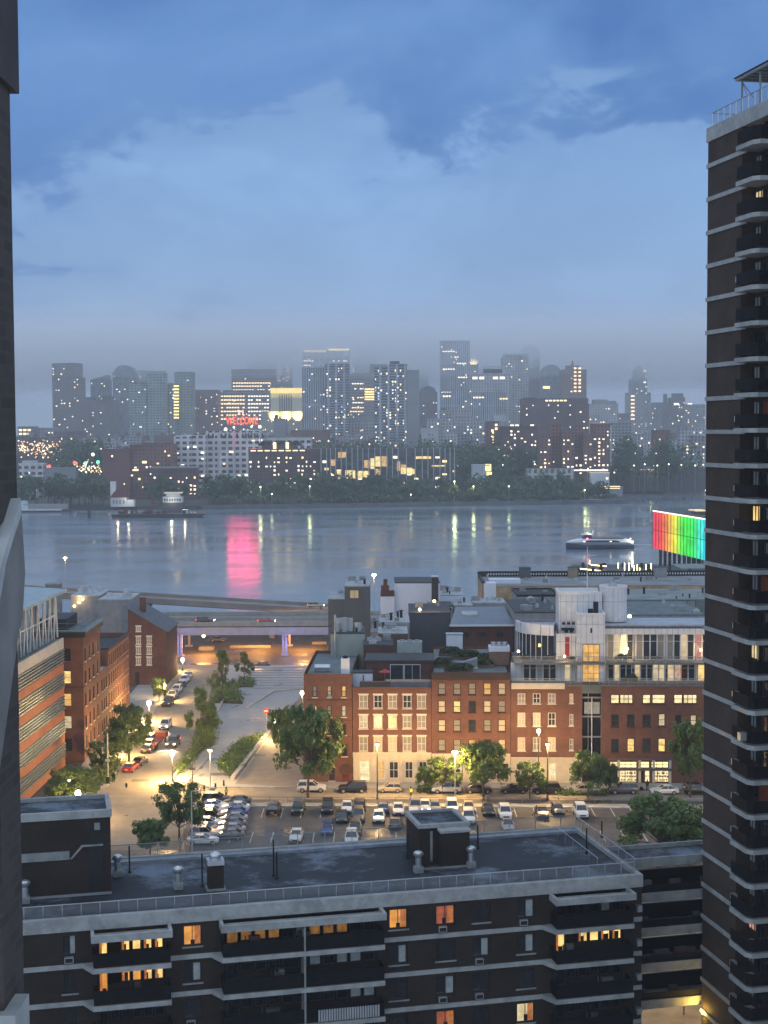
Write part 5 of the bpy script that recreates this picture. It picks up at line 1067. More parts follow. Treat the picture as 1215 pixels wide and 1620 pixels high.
b = MB(); q0_, q1_ = G(830, 792, 1.3), G(960, 795, 1.3); b.prism([(q0_.x - 60, pB.y + 8), (pB.x - 6, pB.y + 4), (pB.x - 8, pB.y + 22), (q0_.x - 60, pB.y + 26)], .61, .9); struct('shore_path', b, M('pale_path', (.22, .22, .21)))
FW = {'n': 0}
LWIN = [E('far_window_white', (1.0, .88, .68), 2.2), E('far_window_warm', (1.0, .70, .36), 2.4), E('far_window_gold', (1.0, .72, .22), 2.6), E('far_window_cool', (.75, .85, 1.0), 1.6), E('far_window_pink', (1.0, .55, .5), 1.6)]
WM = {}
def wmesh(w, h, mi):
    k = (round(w, 1), round(h, 1), mi)
    if k not in WM: WM[k] = MB().box(-w / 2, w / 2, 0, .12, 0, h).mesh('window', LWIN[mi])
    return WM[k]
def lit(t_, w, z0, z1, n, r, fh=3.4, bw=3.2, y=-.14, ww=None, wh=1.7, mix=(0, 0, 1, 1, 3), x0=None, rows=None):
    nb = max(1, int(2 * w / bw)); nf = max(1, int((z1 - z0) / fh)); seen = set()
    for _ in range(int(n * .6)):
        i = r.randrange(nb); j = r.choice(rows) if rows else int(r.random() ** 1.0 * nf)
        if (i, j) in seen: continue
        seen.add((i, j)); inst('window', wmesh(ww or bw * r.choice((.3, .45, .6)), wh * r.choice((.7, 1)), r.choice(mix)), t_, (-w + (i + .5) * (2 * w / nb), y, z0 + j * fh + .8))
def SY(px): return pA.y + (pB.y - pA.y) * max(0, min(1, (px - 322) / 668))
def tower(label, px0, px1, ytop, Y, mat, n, dep=28, name='tower', cat='tower', fh=3.4, bw=3.2, mix=(0, 0, 1, 1, 3), ww=None, wh=1.7, seed=0, roof=None, tops=(), strips=(), ybot=None, z00=None, group=None, rot=0.0):
    """tops: (px0, px1, ytop, material) blocks set on or beside the main body; strips: (px0, px1, y, material index) lit bands"""
    xa, xb = D(px0, ytop, Y).x, D(px1, ytop, Y).x; zt = D((px0 + px1) / 2, ytop, Y).z; base = z00 if z00 is not None else terr(Y) - 1.0
    cx = (xa + xb) / 2; w = (xb - xa) / 2; t_ = thing(name, label, cat, (cx, Y, base), rot, group); h = zt - base
    MB().box(-w, w, 0, dep, 0, h).build('wall', mat, t_)
    MB().box(-w - .3, w + .3, -.3, dep + .3, h, h + 1.1).build('parapet', roof or mat, t_)
    r = random.Random(seed + int(px0) * 7 + int(px1))
    zl = max(4, (D(px0, ybot, Y).z - base) if ybot else h * .12)
    if n: lit(t_, w, zl, h - 2, n, r, fh, bw, mix=mix, ww=ww, wh=wh)
    for tp in tops:
        a, c, yt, mt = tp[:4]; yo = tp[4] if len(tp) > 4 else 4.0; kind = tp[5] if len(tp) > 5 else 'box'
        ax, cx2 = D(a, yt, Y).x - cx, D(c, yt, Y).x - cx; zz = D(a, yt, Y).z - base; z_lo = h + 1.11 if yo >= 0 else 0
        bb = MB()
        if kind == 'box': bb.box(ax, cx2, yo, yo + dep * .6, z_lo if yo >= 0 else 0, zz)
        elif kind == 'pyr': bb.prism([(ax, yo), (cx2, yo), (cx2, yo + (cx2 - ax)), (ax, yo + (cx2 - ax))], h + 1.11, zz, [((ax + cx2) / 2 - .4, yo + (cx2 - ax) / 2 - .4), ((ax + cx2) / 2 + .4, yo + (cx2 - ax) / 2 - .4), ((ax + cx2) / 2 + .4, yo + (cx2 - ax) / 2 + .4), ((ax + cx2) / 2 - .4, yo + (cx2 - ax) / 2 + .4)])
        elif kind == 'dome': 
            for s_ in range(5): f0, f1 = math.cos(s_ * .3), math.cos((s_ + 1) * .3); m_ = (ax + cx2) / 2; hw = (cx2 - ax) / 2; zz0 = h + 1.11 + (zz - h) * math.sin(s_ * .3); zz1 = h + 1.11 + (zz - h) * math.sin((s_ + 1) * .3); bb.prism([(m_ - hw * f0, 1), (m_ + hw * f0, 1), (m_ + hw * f0, dep - 1), (m_ - hw * f0, dep - 1)], zz0, zz1, [(m_ - hw * f1, 1), (m_ + hw * f1, 1), (m_ + hw * f1, dep - 1), (m_ - hw * f1, dep - 1)])
        elif kind == 'slant': bb.xprism([(ax, h + 1.11), (cx2, h + 1.11), (cx2, zz)], 1, dep - 1)
        elif kind == 'mast': bb.tube(((ax + cx2) / 2, dep / 2, h), ((ax + cx2) / 2, dep / 2, zz), .5, .2, n=6)
        bb.build({'box': 'roof_block', 'pyr': 'spire', 'dome': 'dome', 'slant': 'slanted_crown', 'mast': 'mast'}[kind], mt, t_)
        if yo < 0: lit(t_, (cx2 - ax) / 2, zl, zz - 2, int(n * .4), r, fh, bw, mix=mix, wh=wh, y=yo - .14) if abs((ax + cx2) / 2) < 1 else None
    for (a, c, y, mi, *rest) in strips:
        ax, cx2 = D(a, y, Y).x - cx, D(c, y, Y).x - cx; zz = D(a, y, Y).z - base; hh = rest[0] if rest else 1.6; gap = rest[1] if len(rest) > 1 else 0
        if gap:
            n_ = int((cx2 - ax) / gap)
            for q in range(n_):
                if r.random() < .88: inst('window', wmesh(gap * .72, hh, mi), t_, (ax + (q + .5) * gap, -.16, zz))
        else: inst('lit_band', wmesh(cx2 - ax, hh, mi), t_, ((ax + cx2) / 2, -.16, zz))
    return t_
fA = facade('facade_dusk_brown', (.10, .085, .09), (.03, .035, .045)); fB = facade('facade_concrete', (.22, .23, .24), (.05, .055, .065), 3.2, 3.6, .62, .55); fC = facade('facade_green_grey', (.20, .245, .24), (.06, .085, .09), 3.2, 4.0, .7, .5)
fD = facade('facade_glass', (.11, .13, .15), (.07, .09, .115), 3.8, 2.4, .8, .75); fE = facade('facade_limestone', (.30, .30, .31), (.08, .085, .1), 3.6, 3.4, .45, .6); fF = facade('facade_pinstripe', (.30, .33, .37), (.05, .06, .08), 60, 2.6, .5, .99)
fG = facade('facade_brick_far', (.15, .075, .06), (.03, .03, .035), 3.2, 3.2, .45, .55); fH = facade('facade_balconies', (.27, .29, .32), (.035, .045, .07), 3.0, 9.0, .72, .72); fI = facade('facade_office', (.17, .155, .165), (.05, .055, .065), 3.8, 40, .97, .45)
fJ = facade('facade_white_industrial', (.52, .55, .60), (.03, .035, .045), 5.2, 6.0, .62, .50); fK = facade('facade_deep_brick', (.085, .05, .048), (.02, .02, .024), 3.3, 3.0, .42, .5)
CONF = M('far_concrete', (.24, .26, .28), .85, var=.08, scale=.05); CONW = M('far_pale', (.42, .45, .48), .8, var=.08, scale=.05); DKF = M('far_dark', (.06, .06, .07), .8, var=.2, scale=.1)
VERD = M('verdigris', (.16, .27, .25), .7)
RC = random.Random(11)
# --- left downtown cluster
tower('dark square topped apartment tower standing leftmost on the skyline', 82, 124, 576, 1900, fA, 60, tops=((124, 131, 597, fA, -.5), (84, 122, 574, DKF)), seed=1)
tower('small tower with slanted pale glass crown, second on the skyline from the left', 143, 171, 602, 2000, fD, 34, tops=((143, 170, 593, fD, 1, 'slant'),))
tower('low dark blocks between the leftmost towers', 128, 182, 634, 1850, fA, 26, name='building', cat='building', tops=((131, 146, 628, DKF), (160, 176, 626, DKF)))
tower('glass tower with rounded left shoulder and red beacon', 178, 212, 590, 1950, fD, 36, tops=((180, 211, 579, fD, 1, 'dome'),), seed=3)
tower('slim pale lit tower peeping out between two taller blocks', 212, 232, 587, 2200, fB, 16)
tower('wide green grey apartment slab with stepped mansard top', 203, 232, 607, 1750, fC, 14, tops=((233, 262, 590, fC, -2.5), (235, 259, 587, M('mansard', (.28, .31, .29)), 0)), name='apartment_slab', cat='apartment block', seed=4)
tower('green grey slab carrying one bright orange column of windows', 233, 276, 608, 1765, fC, 50, name='apartment_slab', cat='apartment block', seed=5, strips=tuple((275, 283, y, 2, 1.8) for y in range(612, 664, 5)) + ((231, 257, 619, 2, 2.0, 3.2), (231, 246, 636, 3, 2.0, 3.2)))
tower('narrow grey slab closing the right end of the green grey blocks', 276, 304, 590, 1790, fC, 8, name='apartment_slab', cat='apartment block', tops=((279, 303, 588, CONF),))
tower('low purple brown office block with a dotted grid of windows', 307, 345, 618, 1850, fG, 44, name='office_block', cat='office block', mix=(0, 4, 3))
tower('broad office block with unbroken rows of lit windows behind the red sign', 344, 430, 622, 1880, fI, 20, name='office_block', cat='office block', seed=6, strips=tuple((a, c, y, mi, 1.7, 3.4) for y in range(628, 668, 6) for a, c, mi in ((345, 388, 1), (392, 428, 0))), tops=((352, 424, 617, fI),))
tower('dark flat topped office block rising above the lit rows', 366, 434, 586, 1980, fI, 10, name='office_block', cat='office block', strips=tuple((a, c, y, 1, 1.6, 3.6) for y in (607, 612, 618) for a, c in ((368, 430),)), tops=((372, 400, 584, DKF),))
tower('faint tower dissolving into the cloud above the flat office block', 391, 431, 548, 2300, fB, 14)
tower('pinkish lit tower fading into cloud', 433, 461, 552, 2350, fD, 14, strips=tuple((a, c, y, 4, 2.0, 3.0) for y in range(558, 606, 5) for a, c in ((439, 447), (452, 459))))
# floodlit block
t_ = tower('floodlit pale block with glowing yellow cornice and dark vertical slots', 428, 478, 615, 1800, M('floodlit_stone', (.62, .58, .42), .7, var=.05), 0, name='floodlit_building', cat='building', dep=30)
zq = lambda y: D(450, y, 1800).z - t_.location.z
xq = lambda x: D(x, 640, 1800).x - t_.location.x
for i in range(6): MB().box(xq(442 + i * 3.6), xq(443.6 + i * 3.6), -.3, -.05, zq(650), zq(624)).build('slot', DKF, t_)
MB().box(xq(428), xq(478), -.8, -.01, zq(622), zq(614)).build('glowing_cornice', E('cornice_glow', (1, .78, .25), 1.5, blotch=.2, bs=.05), t_)  # floodlight on the cornice put in as its own emission
for i in range(8): MB().box(xq(433 + i * 5.4), xq(436.5 + i * 5.4), -.25, -.02, zq(659), zq(656)).build('window', LWIN[1], t_)
for x in (-14, 0, 14):
    l = bpy.data.lights.new('floodlight', 'SPOT'); l.energy = 40000; l.color = (1, .75, .25); l.spot_size = R(95); l.spot_blend = .8; l.shadow_soft_size = 1
    o = bpy.data.objects.new('floodlight', l); col.objects.link(o); o.parent = t_; o.location = (x, -16, zq(664)); o.rotation_euler = (R(122), 0, 0)
tower('stone plinth building under the floodlit block', 413, 480, 652, 1790, M('plinth_stone', (.35, .33, .29), .8), 14, name='building', cat='building', mix=(1,), dep=9)
# --- central cluster
tower('tall slab crowned by a bright yellow light line, largest in the centre', 479, 553, 556, 2100, fH, 60, name='crowned_tower', seed=7, fh=3.4, strips=((480, 516, 557, 2, 2.6), (520, 552, 555, 2, 3.0)) + tuple((a, c, y, 0, 1.6, 3.6) for y in (572, 579, 585) for a, c in ((480, 499), (526, 553))), tops=((519, 553, 553, fH),))
tower('pale pinstriped residential slab in front of the yellow crowned tower', 478, 514, 583, 1700, fF, 20, name='apartment_slab', cat='apartment block', tops=((514, 552, 577, fH, -2.0),), seed=8)
tower('balconied residential tower joined to the pinstriped slab', 515, 552, 577, 1690, fH, 70, name='apartment_slab', cat='apartment block', seed=9, fh=3.1, bw=3.0)
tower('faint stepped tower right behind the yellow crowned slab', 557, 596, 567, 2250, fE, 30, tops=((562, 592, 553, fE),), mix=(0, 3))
tower('grey office block with several stacked lit rows in the centre', 553, 600, 592, 2000, fI, 26, name='office_block', cat='office block', strips=tuple((a, c, y, mi, 1.6, 3.6) for y, a, c, mi in ((608, 556, 598, 0), (616, 560, 590, 0), (630, 556, 598, 1), (638, 553, 592, 0), (646, 556, 598, 1), (652, 553, 596, 1))), tops=((585, 612, 576, DKF),))
tower('narrow office block with five bright yellow window rows', 575, 600, 600, 1960, fI, 8, name='office_block', cat='office block', strips=tuple((577, 592, y, 2, 1.9) for y in (617, 621, 625, 629, 633)))
tower('ornate pale stone block with arched facade at the foot of the centre towers', 550, 592, 668, 1720, fE, 20, name='stone_building', cat='building', mix=(1,), tops=((552, 590, 661, M('mansard'), 2),))
tower('dark gridded apartment tower left of the blank concrete slab', 592, 614, 581, 1600, fH, 50, name='apartment_tower', seed=12, fh=3.0, bw=2.8)
tower('dark gridded apartment tower touching the blank concrete slab', 615, 644, 577, 1602, fH, 66, name='apartment_tower', seed=13, fh=3.0, bw=2.8, tops=((617, 632, 571, DKF),))
tower('blank windowless concrete slab in the middle of the skyline', 644, 663, 587, 1600, CONF, 0, name='blank_slab', cat='slab')
tower('faint tall tower dissolving into cloud right of the centre', 632, 678, 545, 2600, fB, 6)
tower('rounded dark apartment block beside the blank slab', 664, 692, 622, 1900, fA, 22, name='apartment_block', cat='apartment block', tops=((665, 690, 612, fA, 1, 'dome'),), seed=14)
# --- right cluster
tower('tallest glass and stone tower with its head in the cloud', 697, 743, 540, 2000, fF, 40, name='tall_tower', seed=15, mix=(0, 0, 1), strips=tuple((a, c, y, 0, 1.7, 3.4) for y, a, c in ((557, 700, 722), (566, 718, 728), (576, 718, 738), (585, 700, 720), (598, 724, 740), (622, 698, 716))))
t_ = tower('slim tower topped by a small glowing golden lotus crown', 742, 757, 578, 2050, fE, 8, name='crowned_tower')
for i, a in enumerate((-.7, -.35, 0, .35, .7)): MB().tube((a * 2, 6, D(750, 578, 2050).z - t_.location.z), (a * 9, 6, D(750, 566 + abs(a) * 5, 2050).z - t_.location.z), 1.3, .3, n=5).build('crown_petal', E('gold_crown', (1, .82, .35), 2.5), t_)
tower('broad pale courthouse with heavy cornice and a row of tall top windows', 742, 808, 592, 1850, fE, 20, name='courthouse', cat='building', tops=((765, 795, 579, CONW), (760, 800, 584, CONW)), strips=((746, 806, 600, 0, 3.0, 8.5),), seed=16, dep=40)
tower('long pale office front below the courthouse', 700, 800, 622, 1780, fF, 26, name='office_block', cat='office block', seed=17, strips=((700, 716, 628, 0, 1.7, 3.4), (748, 770, 630, 0, 1.7, 3.4), (790, 805, 632, 1, 1.7, 3.4)))
tower('ornate gothic tower with pale crown pinnacles', 795, 836, 566, 1900, fE, 30, name='gothic_tower', tops=tuple((a, a + 2.2, 559, CONW, 1) for a in range(797, 836, 6)) + ((800, 830, 561, fE),), seed=18)
tower('tall tower behind the gothic crown with rounded top', 824, 854, 556, 2150, fA, 16, tops=((826, 852, 547, fA, 1, 'dome'),), seed=19)
tower('dark domed glass hall with one yellow sign light', 857, 890, 592, 2000, fD, 4, name='domed_tower', tops=((857, 888, 578, fD, 1, 'dome'),), strips=((859, 870, 615, 1, 3.5),))
tower('residential tower with lit stacked balconies and pyramid cap', 889, 928, 586, 1900, fG, 20, name='apartment_tower', tops=((897, 918, 578, fG), (903, 911, 570, fG, 6, 'pyr')), seed=20, strips=tuple((a, a + 4, y, 1, 2.1) for y in range(584, 626, 6) for a in (908, 915)))
tower('wide dark brick block across the right skyline with lights along its top', 826, 905, 632, 1600, fK, 26, name='brick_block', cat='building', seed=21, strips=((862, 900, 635, 1, 1.6, 4.0),), tops=((830, 850, 629, DKF), (905, 931, 640, fK, 2)))
tower('dark brick wing stepping down beside the wide dark block', 905, 932, 641, 1590, fK, 10, name='brick_block', cat='building')
tower('pale low rise with setback top left of the spired tower', 932, 978, 640, 1900, fE, 30, name='building', cat='building', tops=((940, 962, 632, CONF), (962, 976, 634, VERD)), seed=22)
# spired tower
tower('broad lower shoulders of the old spired skyscraper', 995, 1030, 622, 2320, fE, 26, name='spired_tower_podium', cat='tower', dep=40, seed=23)
t_ = tower('old setback skyscraper with verdigris cap and spire, alone at the right', 999, 1024, 600, 2300, fE, 34, name='spired_tower', seed=24, tops=((1003, 1021, 588, fE, 4), (1004, 1020, 584, VERD, 5)), strips=tuple((998, 1004, y, 1, 2.4) for y in range(628, 665, 6)) + ((1018, 1022, 588, 0, 2.5), (1018, 1022, 606, 0, 2.5)))
zc_ = D(1012, 584, 2300).z - t_.location.z; zs_ = D(1012, 573, 2300).z - t_.location.z; b = MB(); b.prism([(-6, 6), (6, 6), (6, 18), (-6, 18)], zc_ + .1, zs_, [(-.5, 11.5), (.5, 11.5), (.5, 12.5), (-.5, 12.5)]); b.build('spire', VERD, t_)
for i, (a, c, yt, n_, mt, lab) in enumerate(((1031, 1052, 638, 16, fB, 'low pale block just right of the spired tower'), (1052, 1062, 640, 4, fA, 'low dark block carrying a lone chimney'), (1062, 1084, 630, 14, fA, 'dark block with a square top and one bright lamp row'), (1084, 1116, 641, 16, fB, 'lower dark block at the right end of the skyline'), (975, 996, 655, 8, fA, 'low dark block left of the spired tower'))):
    tower(lab, a, c, yt, 2200 - i * 20, mt, n_, name='building', cat='building', tops={1: ((1053, 1056, 623, DKF, 2),), 2: ((1066, 1082, 622, fA, 3),)}.get(i, ()), strips={2: ((1066, 1074, 641, 0, 3),), 3: ((1088, 1095, 641, 0, 3),)}.get(i, ()))
# --- pale low rises in front of the right cluster
rows_ = [(666, 694, 678, 1560, CONW, 4, 'small white house front with a steep side gable'), (676, 700, 664, 1600, fE, 8, 'pale gabled house behind the small white front'), (700, 722, 668, 1590, fE, 12, 'pale stone house with dark roof turret below the tallest tower'), (722, 748, 660, 1610, fE, 16, 'pale apartment house with dotted windows below the courthouse'), (748, 772, 668, 1580, fE, 10, 'paler apartment house left of the white topped brick house'), (696, 745, 650, 1680, fE, 14, 'long pale house row beneath the tallest tower'),
         (936, 968, 676, 1500, CONW, 8, 'white low roofs right of the brown apartment wings'), (968, 1000, 670, 1560, fB, 8, 'grey low house amid trees below the spired tower'), (1075, 1116, 676, 1480, fE, 22, 'white balconied block at the far right edge of the shore'), (1094, 1116, 690, 1440, fE, 14, 'pale apartment block nearest the tower at the right shore'), (1034, 1060, 682, 1450, fG, 8, 'brick house glowing in the trees at the right')]
for a, c, yt, Y, mt, n_, lab in rows_: tower(lab, a, c, yt, Y, mt, n_, name='house', cat='house', dep=14, tops=((a + 2, a + 9, yt - 4, DKF),) if (a % 3 == 0) else (), mix=(0, 1, 3))
t_ = tower('brick house with white rooftop box and bright gold windows', 770, 790, 668, 1480, fG, 10, name='brick_house', cat='house', mix=(1, 2), tops=((782, 800, 657, CONW),), strips=tuple((a, a + 4, y, 1, 2.2) for a, y in ((783, 674), (783, 680), (777, 683), (790, 678), (789, 686), (777, 693))))
tower('long brick house with a dotted row of white lights on its roof edge', 790, 850, 676, 1470, fK, 34, name='brick_house', cat='house', strips=((806, 848, 674, 0, 1.4, 5.0),), mix=(0, 0, 1))
for i, (a, c, yt, n_, lab) in enumerate(((853, 872, 688, 20, 'leftmost wing of the brown brick apartments in the trees'), (872, 888, 672, 10, 'tall dark wing of the brown brick apartments second from left'), (889, 909, 684, 30, 'middle wing of the brown brick apartments with dense lights'), (909, 922, 674, 14, 'narrow tall wing of the brown brick apartments'), (923, 938, 688, 18, 'low wing of the brown brick apartments between two lit ones'), (938, 965, 672, 56, 'rightmost and brightest wing of the brown brick apartments'))):
    tower(lab, a, c, yt, 1330 + (i % 2) * 12, fG, n_, name='apartment_wing', cat='apartment block', dep=18, mix=(0, 0, 1), z00=0, wh=1.6, bw=3.4, group='brown brick apartment wings')
# --- middle distance at left
tower('big blank brown brick warehouse by the river with few lights', 162, 205, 712, 1275, M('brown_brick_far', (.17, .085, .08), .9, var=.12, scale=.04), 6, name='warehouse', cat='warehouse', z00=0, dep=40, tops=((165, 178, 710, CONW, 4),), mix=(1,))
tower('brown brick warehouse wing stepping up to the white factory', 205, 270, 705, 1280, fG, 20, name='warehouse', cat='warehouse', z00=0, dep=40, tops=((223, 268, 701, fK, 3), (190, 208, 706, CONW, 5)), mix=(1, 0), strips=((208, 230, 745, 1, 1.5, 7), (225, 232, 733, 1, 2)))
tower('low dark brick building with pale roofline near the moored barge', 235, 311, 741, 1255, fK, 44, name='brick_block', cat='building', z00=0, dep=16, roof=CONF, mix=(0, 1), tops=((283, 290, 736, CONW, 1),))
tower('white stepped houses seen behind the left shore trees', 30, 68, 735, 1300, fJ, 12, name='white_house', cat='house', z00=0, tops=((34, 56, 729, CONW, 2),), dep=14)
tower('low office block with lit floors at the far left edge', 28, 52, 676, 1700, fI, 2, name='office_block', cat='office block', strips=tuple((29, 51, y, 1, 2.2, 5) for y in (682, 688, 694)))
tower('dim low roofs behind the left shore trees', 70, 120, 742, 1290, CONF, 2, name='building', cat='building', z00=0, dep=12)
tower('grey low houses on the slope left of the green hill', 55, 85, 678, 1720, fB, 12, name='building', cat='building')
tower('dim brown house on the slope under the leftmost tower', 85, 130, 684, 1650, fA, 14, name='building', cat='building')
# white factory with the sign
t_ = tower('white factory building with arched top windows beneath the red sign', 325, 418, 684, 1330, fJ, 16, name='white_factory', cat='factory', z00=0, dep=50, mix=(1, 0), tops=((352, 372, 680, fJ, 3), (380, 410, 680, M('factory_white', (.50, .53, .58), .8), 2)), seed=31, fh=5.2, bw=6)
zf = D(370, 684, 1330).z - t_.location.z; xf = lambda px: D(px, 690, 1330).x - t_.location.x
for px in (330, 337, 350, 357, 363, 375, 384, 389, 393, 398, 403, 407, 415):
    MB().box(xf(px) - .8, xf(px) + .8, -.15, -.02, zf - 5.2, zf - 1.6).tube((xf(px), -.15, zf - 1.6), (xf(px), -.02, zf - 1.6), .8, n=10).build('arched_window', DKF, t_)
for px in (345, 371, 412): MB().box(xf(px) - .7, xf(px) + .7, -1.2, -.02, 0, zf + .5).build('pilaster', M('factory_white'), t_)
tower('white factory wing with rounded bays left of the sign building', 275, 302, 693, 1320, fJ, 10, name='white_factory', cat='factory', z00=0, dep=40, seed=32, fh=5.2, bw=5, mix=(0,), tops=((276, 300, 690, M('factory_white'), 1, 'dome'),))
tower('white factory wing with dark roof house between the rounded bays', 302, 326, 690, 1324, fJ, 8, name='white_factory', cat='factory', z00=0, dep=40, fh=5.2, bw=5, mix=(0,), tops=((305, 322, 686, DKF, 6),))
tower('white factory wing set back at the right, above the dark brick block', 418, 492, 694, 1400, fJ, 10, name='white_factory', cat='factory', z00=0, dep=30, mix=(0, 1), tops=((430, 460, 690, CONF, 4),))
tower('brown low buildings between the factory and the centre towers', 460, 522, 682, 1600, fG, 18, name='building', cat='building', mix=(0, 1), tops=((478, 505, 678, CONF, 2),))
tower('grey tower shaped stair block behind the factory roof', 433, 452, 664, 1620, CONF, 0, name='stair_block', cat='building', tops=((434, 438, 656, M('brown_brick_far'), 1),))
# the sign: scaffold, letters and small digits
sg = thing('neon_sign', 'red neon letters reading WELCOME under small digits on the white factory roof', 'sign', (D(384, 667, 1331).x, 1331, D(384, 672, 1331).z))
NEON = E('neon_red', (1.0, .008, .03), 1.1); NEONO = E('neon_orange', (1.0, .21, .06), 1.5); NEONW = E('neon_white', (1.0, .62, .55), 2.0)
def text(body, size, mat, parent, loc, name='letter', ext=.15, bold=.12, sx=1.0):
    c = bpy.data.curves.new(name, 'FONT'); c.body = body; c.size = size; c.align_x = 'CENTER'; c.extrude = ext; c.offset = bold; c.resolution_u = 3
    o = bpy.data.objects.new(name, c); col.objects.link(o); bpy.context.view_layer.update(); dg = bpy.context.evaluated_depsgraph_get()
    me = bpy.data.meshes.new_from_object(o.evaluated_get(dg)); me.materials.clear(); me.materials.append(mat); bpy.data.objects.remove(o)
    n = bpy.data.objects.new(name, me); col.objects.link(n); n.parent = parent; n.location = loc; n.rotation_euler = (R(90), 0, 0); n.scale = (sx, 1, 1); return n
sw = D(409, 667, 1331).x - D(360, 667, 1331).x; xs_ = [-.43, -.265, -.145, -.015, .13, .29, .435]
for ch, fx in zip('WELCOME', xs_):
    text(ch, 9.4, NEON, sg, (fx * sw, -.6, .5), ext=.25, bold=(.2 if ch == 'M' else .42), sx=.60); text(ch, 9.4, NEONO, sg, (fx * sw, -1.0, .5), name='letter_core', ext=.05, bold=.06, sx=.60)
for ch, dx in zip('21.', (-3.3, .3, 3.4)): text(ch, 5.6, NEONW, sg, (dx, -.6, 9.2), name='digit', bold=.18)
b = MB()
for i in range(9): x = -sw / 2 + i * sw / 8; b.box(x - .1, x + .1, .2, .4, -1, 12 if 2 < i < 6 else 8.5)
for z in (.2, 4.2, 8.3): b.box(-sw / 2, sw / 2, .15, .19, z, z + .2)
b.build('scaffold', STEEL, sg)
for i, (px, py) in enumerate(((357, 679), (370, 676), (398, 675), (411, 675))): p_ = D(px, py, 1326); MB().ball((p_.x - sg.location.x, -5, p_.z - sg.location.z), 1.0 if i % 3 else 1.5).build('flood_lamp', E('sign_flood', (.95, 1, .7), 2.5), sg)
l = bpy.data.lights.new('water_reflection_fill', 'AREA'); l.energy = 6500; l.specular_factor = .8; l.color = (1, .05, .18); l.shape = 'RECTANGLE'; l.size = sw; l.size_y = 16; o = bpy.data.objects.new('water_reflection_fill', l); col.objects.link(o); o.parent = sg; o.location = (0, -1.2, -12); o.rotation_euler = (R(-90), 0, 0)  # unseen added area lamp below the letters, for the red reflection on water
# dark brick block with roof lanterns
t_ = tower('dark brick block with two glowing roof lanterns right of the factory', 393, 507, 712, 1268, fK, 110, name='brick_block', cat='building', z00=0, dep=30, mix=(0, 1, 1), fh=3.6, bw=3.3, tops=((414, 466, 704, fK, 3),), strips=((395, 492, 714, 1, 1.3, 6),))
for px in (434, 454): p_ = D(px, 706, 1266); MB().tube((p_.x - t_.location.x, 2, p_.z - t_.location.z - 3), (p_.x - t_.location.x, 2, p_.z - t_.location.z + 3.2), 1.3, n=10).build('roof_lantern', E('lantern', (1, .85, .4), 2.5), t_)
r_ = random.Random(77)
for i, lab in enumerate(('dark leafy roof tree at the left lantern of the dark brick block', 'dark leafy roof tree between the lanterns of the dark brick block', 'dark leafy roof tree right of the lanterns of the dark brick block')):
    p_ = D((420, 444, 468)[i], 706, 1275); o = inst('roof_tree', BUSH[i], None, (p_.x, 1275, p_.z + 1), 0, (6, 4, 4)); tag(o, lab, 'tree', 'trees on the dark brick block roof')
# long condominium with white fins
t_ = tower('long dark glass condominium with white vertical fins and warm lit rooms', 508, 720, 712, 1262, facade('facade_condo', (.05, .055, .06), (.04, .05, .055), 3.6, 5.0, .9, .8), 30, name='condominium', cat='apartment block', z00=0, dep=22, seed=40, fh=3.6, bw=6.0, ww=3.6, wh=2.0, mix=(1, 1, 0))
zb2 = lambda px, y: D(px, y, 1262).z - t_.location.z; xb2 = lambda px: D(px, 730, 1262).x - t_.location.x
for i, px in enumerate([508, 517, 523, 531, 540, 548, 557, 566, 574, 583, 593, 602, 612, 621, 630, 643, 657, 668, 677, 686, 696, 704, 712, 719]):
    MB().box(xb2(px) - .35, xb2(px) + .35, -1.6, -.16, zb2(px, 760), zb2(px, 709)).build('fin', M('pale_fin', (.42, .42, .42), .7), t_)
GL2 = E('condo_gold', (1, .76, .30), 1.5, blotch=.5, bs=.35); GL3 = E('condo_amber', (1, .60, .22), 1.0, blotch=.6, bs=.4)
for a, c, y0, y1, m_ in ((513, 520, 740, 744, GL2), (523, 531, 727, 737, GL3), (533, 539, 744, 751, GL2), (535, 548, 715, 724, GL3), (546, 562, 744, 757, GL2), (567, 574, 748, 757, GL3), (576, 585, 728, 740, GL3), (586, 593, 725, 742, GL2), (594, 603, 722, 738, GL2), (604, 613, 722, 738, GL3), (565, 584, 745, 757, GL2), (594, 602, 742, 752, GL3), (634, 643, 735, 741, GL3), (634, 652, 740, 750, GL2), (645, 656, 742, 750, GL2), (683, 705, 736, 738, GL2), (716, 720, 744, 747, GL2), (658, 682, 722, 726, GL2), (628, 633, 730, 745, GL3), (526, 546, 756, 758, GL2)):
    MB().box(xb2(a), xb2(c), -.3, -.02, zb2(a, y1), zb2(a, y0)).build('lit_room', m_, t_)
MB().box(xb2(524), xb2(548), -3, -.31, zb2(530, 756), zb2(530, 754)).build('terrace_canopy', M('factory_white'), t_)
# right shore sheds, walls, promenade
tower('small pale pavilion with one golden lit side beside the condominium', 747, 775, 737, 1300, M('factory_white'), 0, name='pavilion', cat='pavilion', z00=0, dep=12, strips=((768, 777, 745, 2, 6), (770, 778, 752, 2, 3)))
tower('low pale colonnaded pier shed among the right shore trees', 835, 908, 744, 1310, facade('facade_shed', (.34, .36, .35), (.07, .08, .08), 20, 5.0, .5, .9), 6, name='pier_shed', cat='shed', z00=0, dep=20)
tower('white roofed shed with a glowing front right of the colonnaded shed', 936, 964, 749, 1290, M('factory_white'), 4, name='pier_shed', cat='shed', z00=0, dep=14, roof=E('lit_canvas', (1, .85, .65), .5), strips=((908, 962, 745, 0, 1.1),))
tower('dim highway wall with passing lights crossing the right shore', 900, 1116, 742, 1390, M('highway_wall', (.09, .08, .085)), 0, name='retaining_wall', cat='wall', z00=0, dep=10, strips=((930, 1110, 744, 4, .8, 22), ))
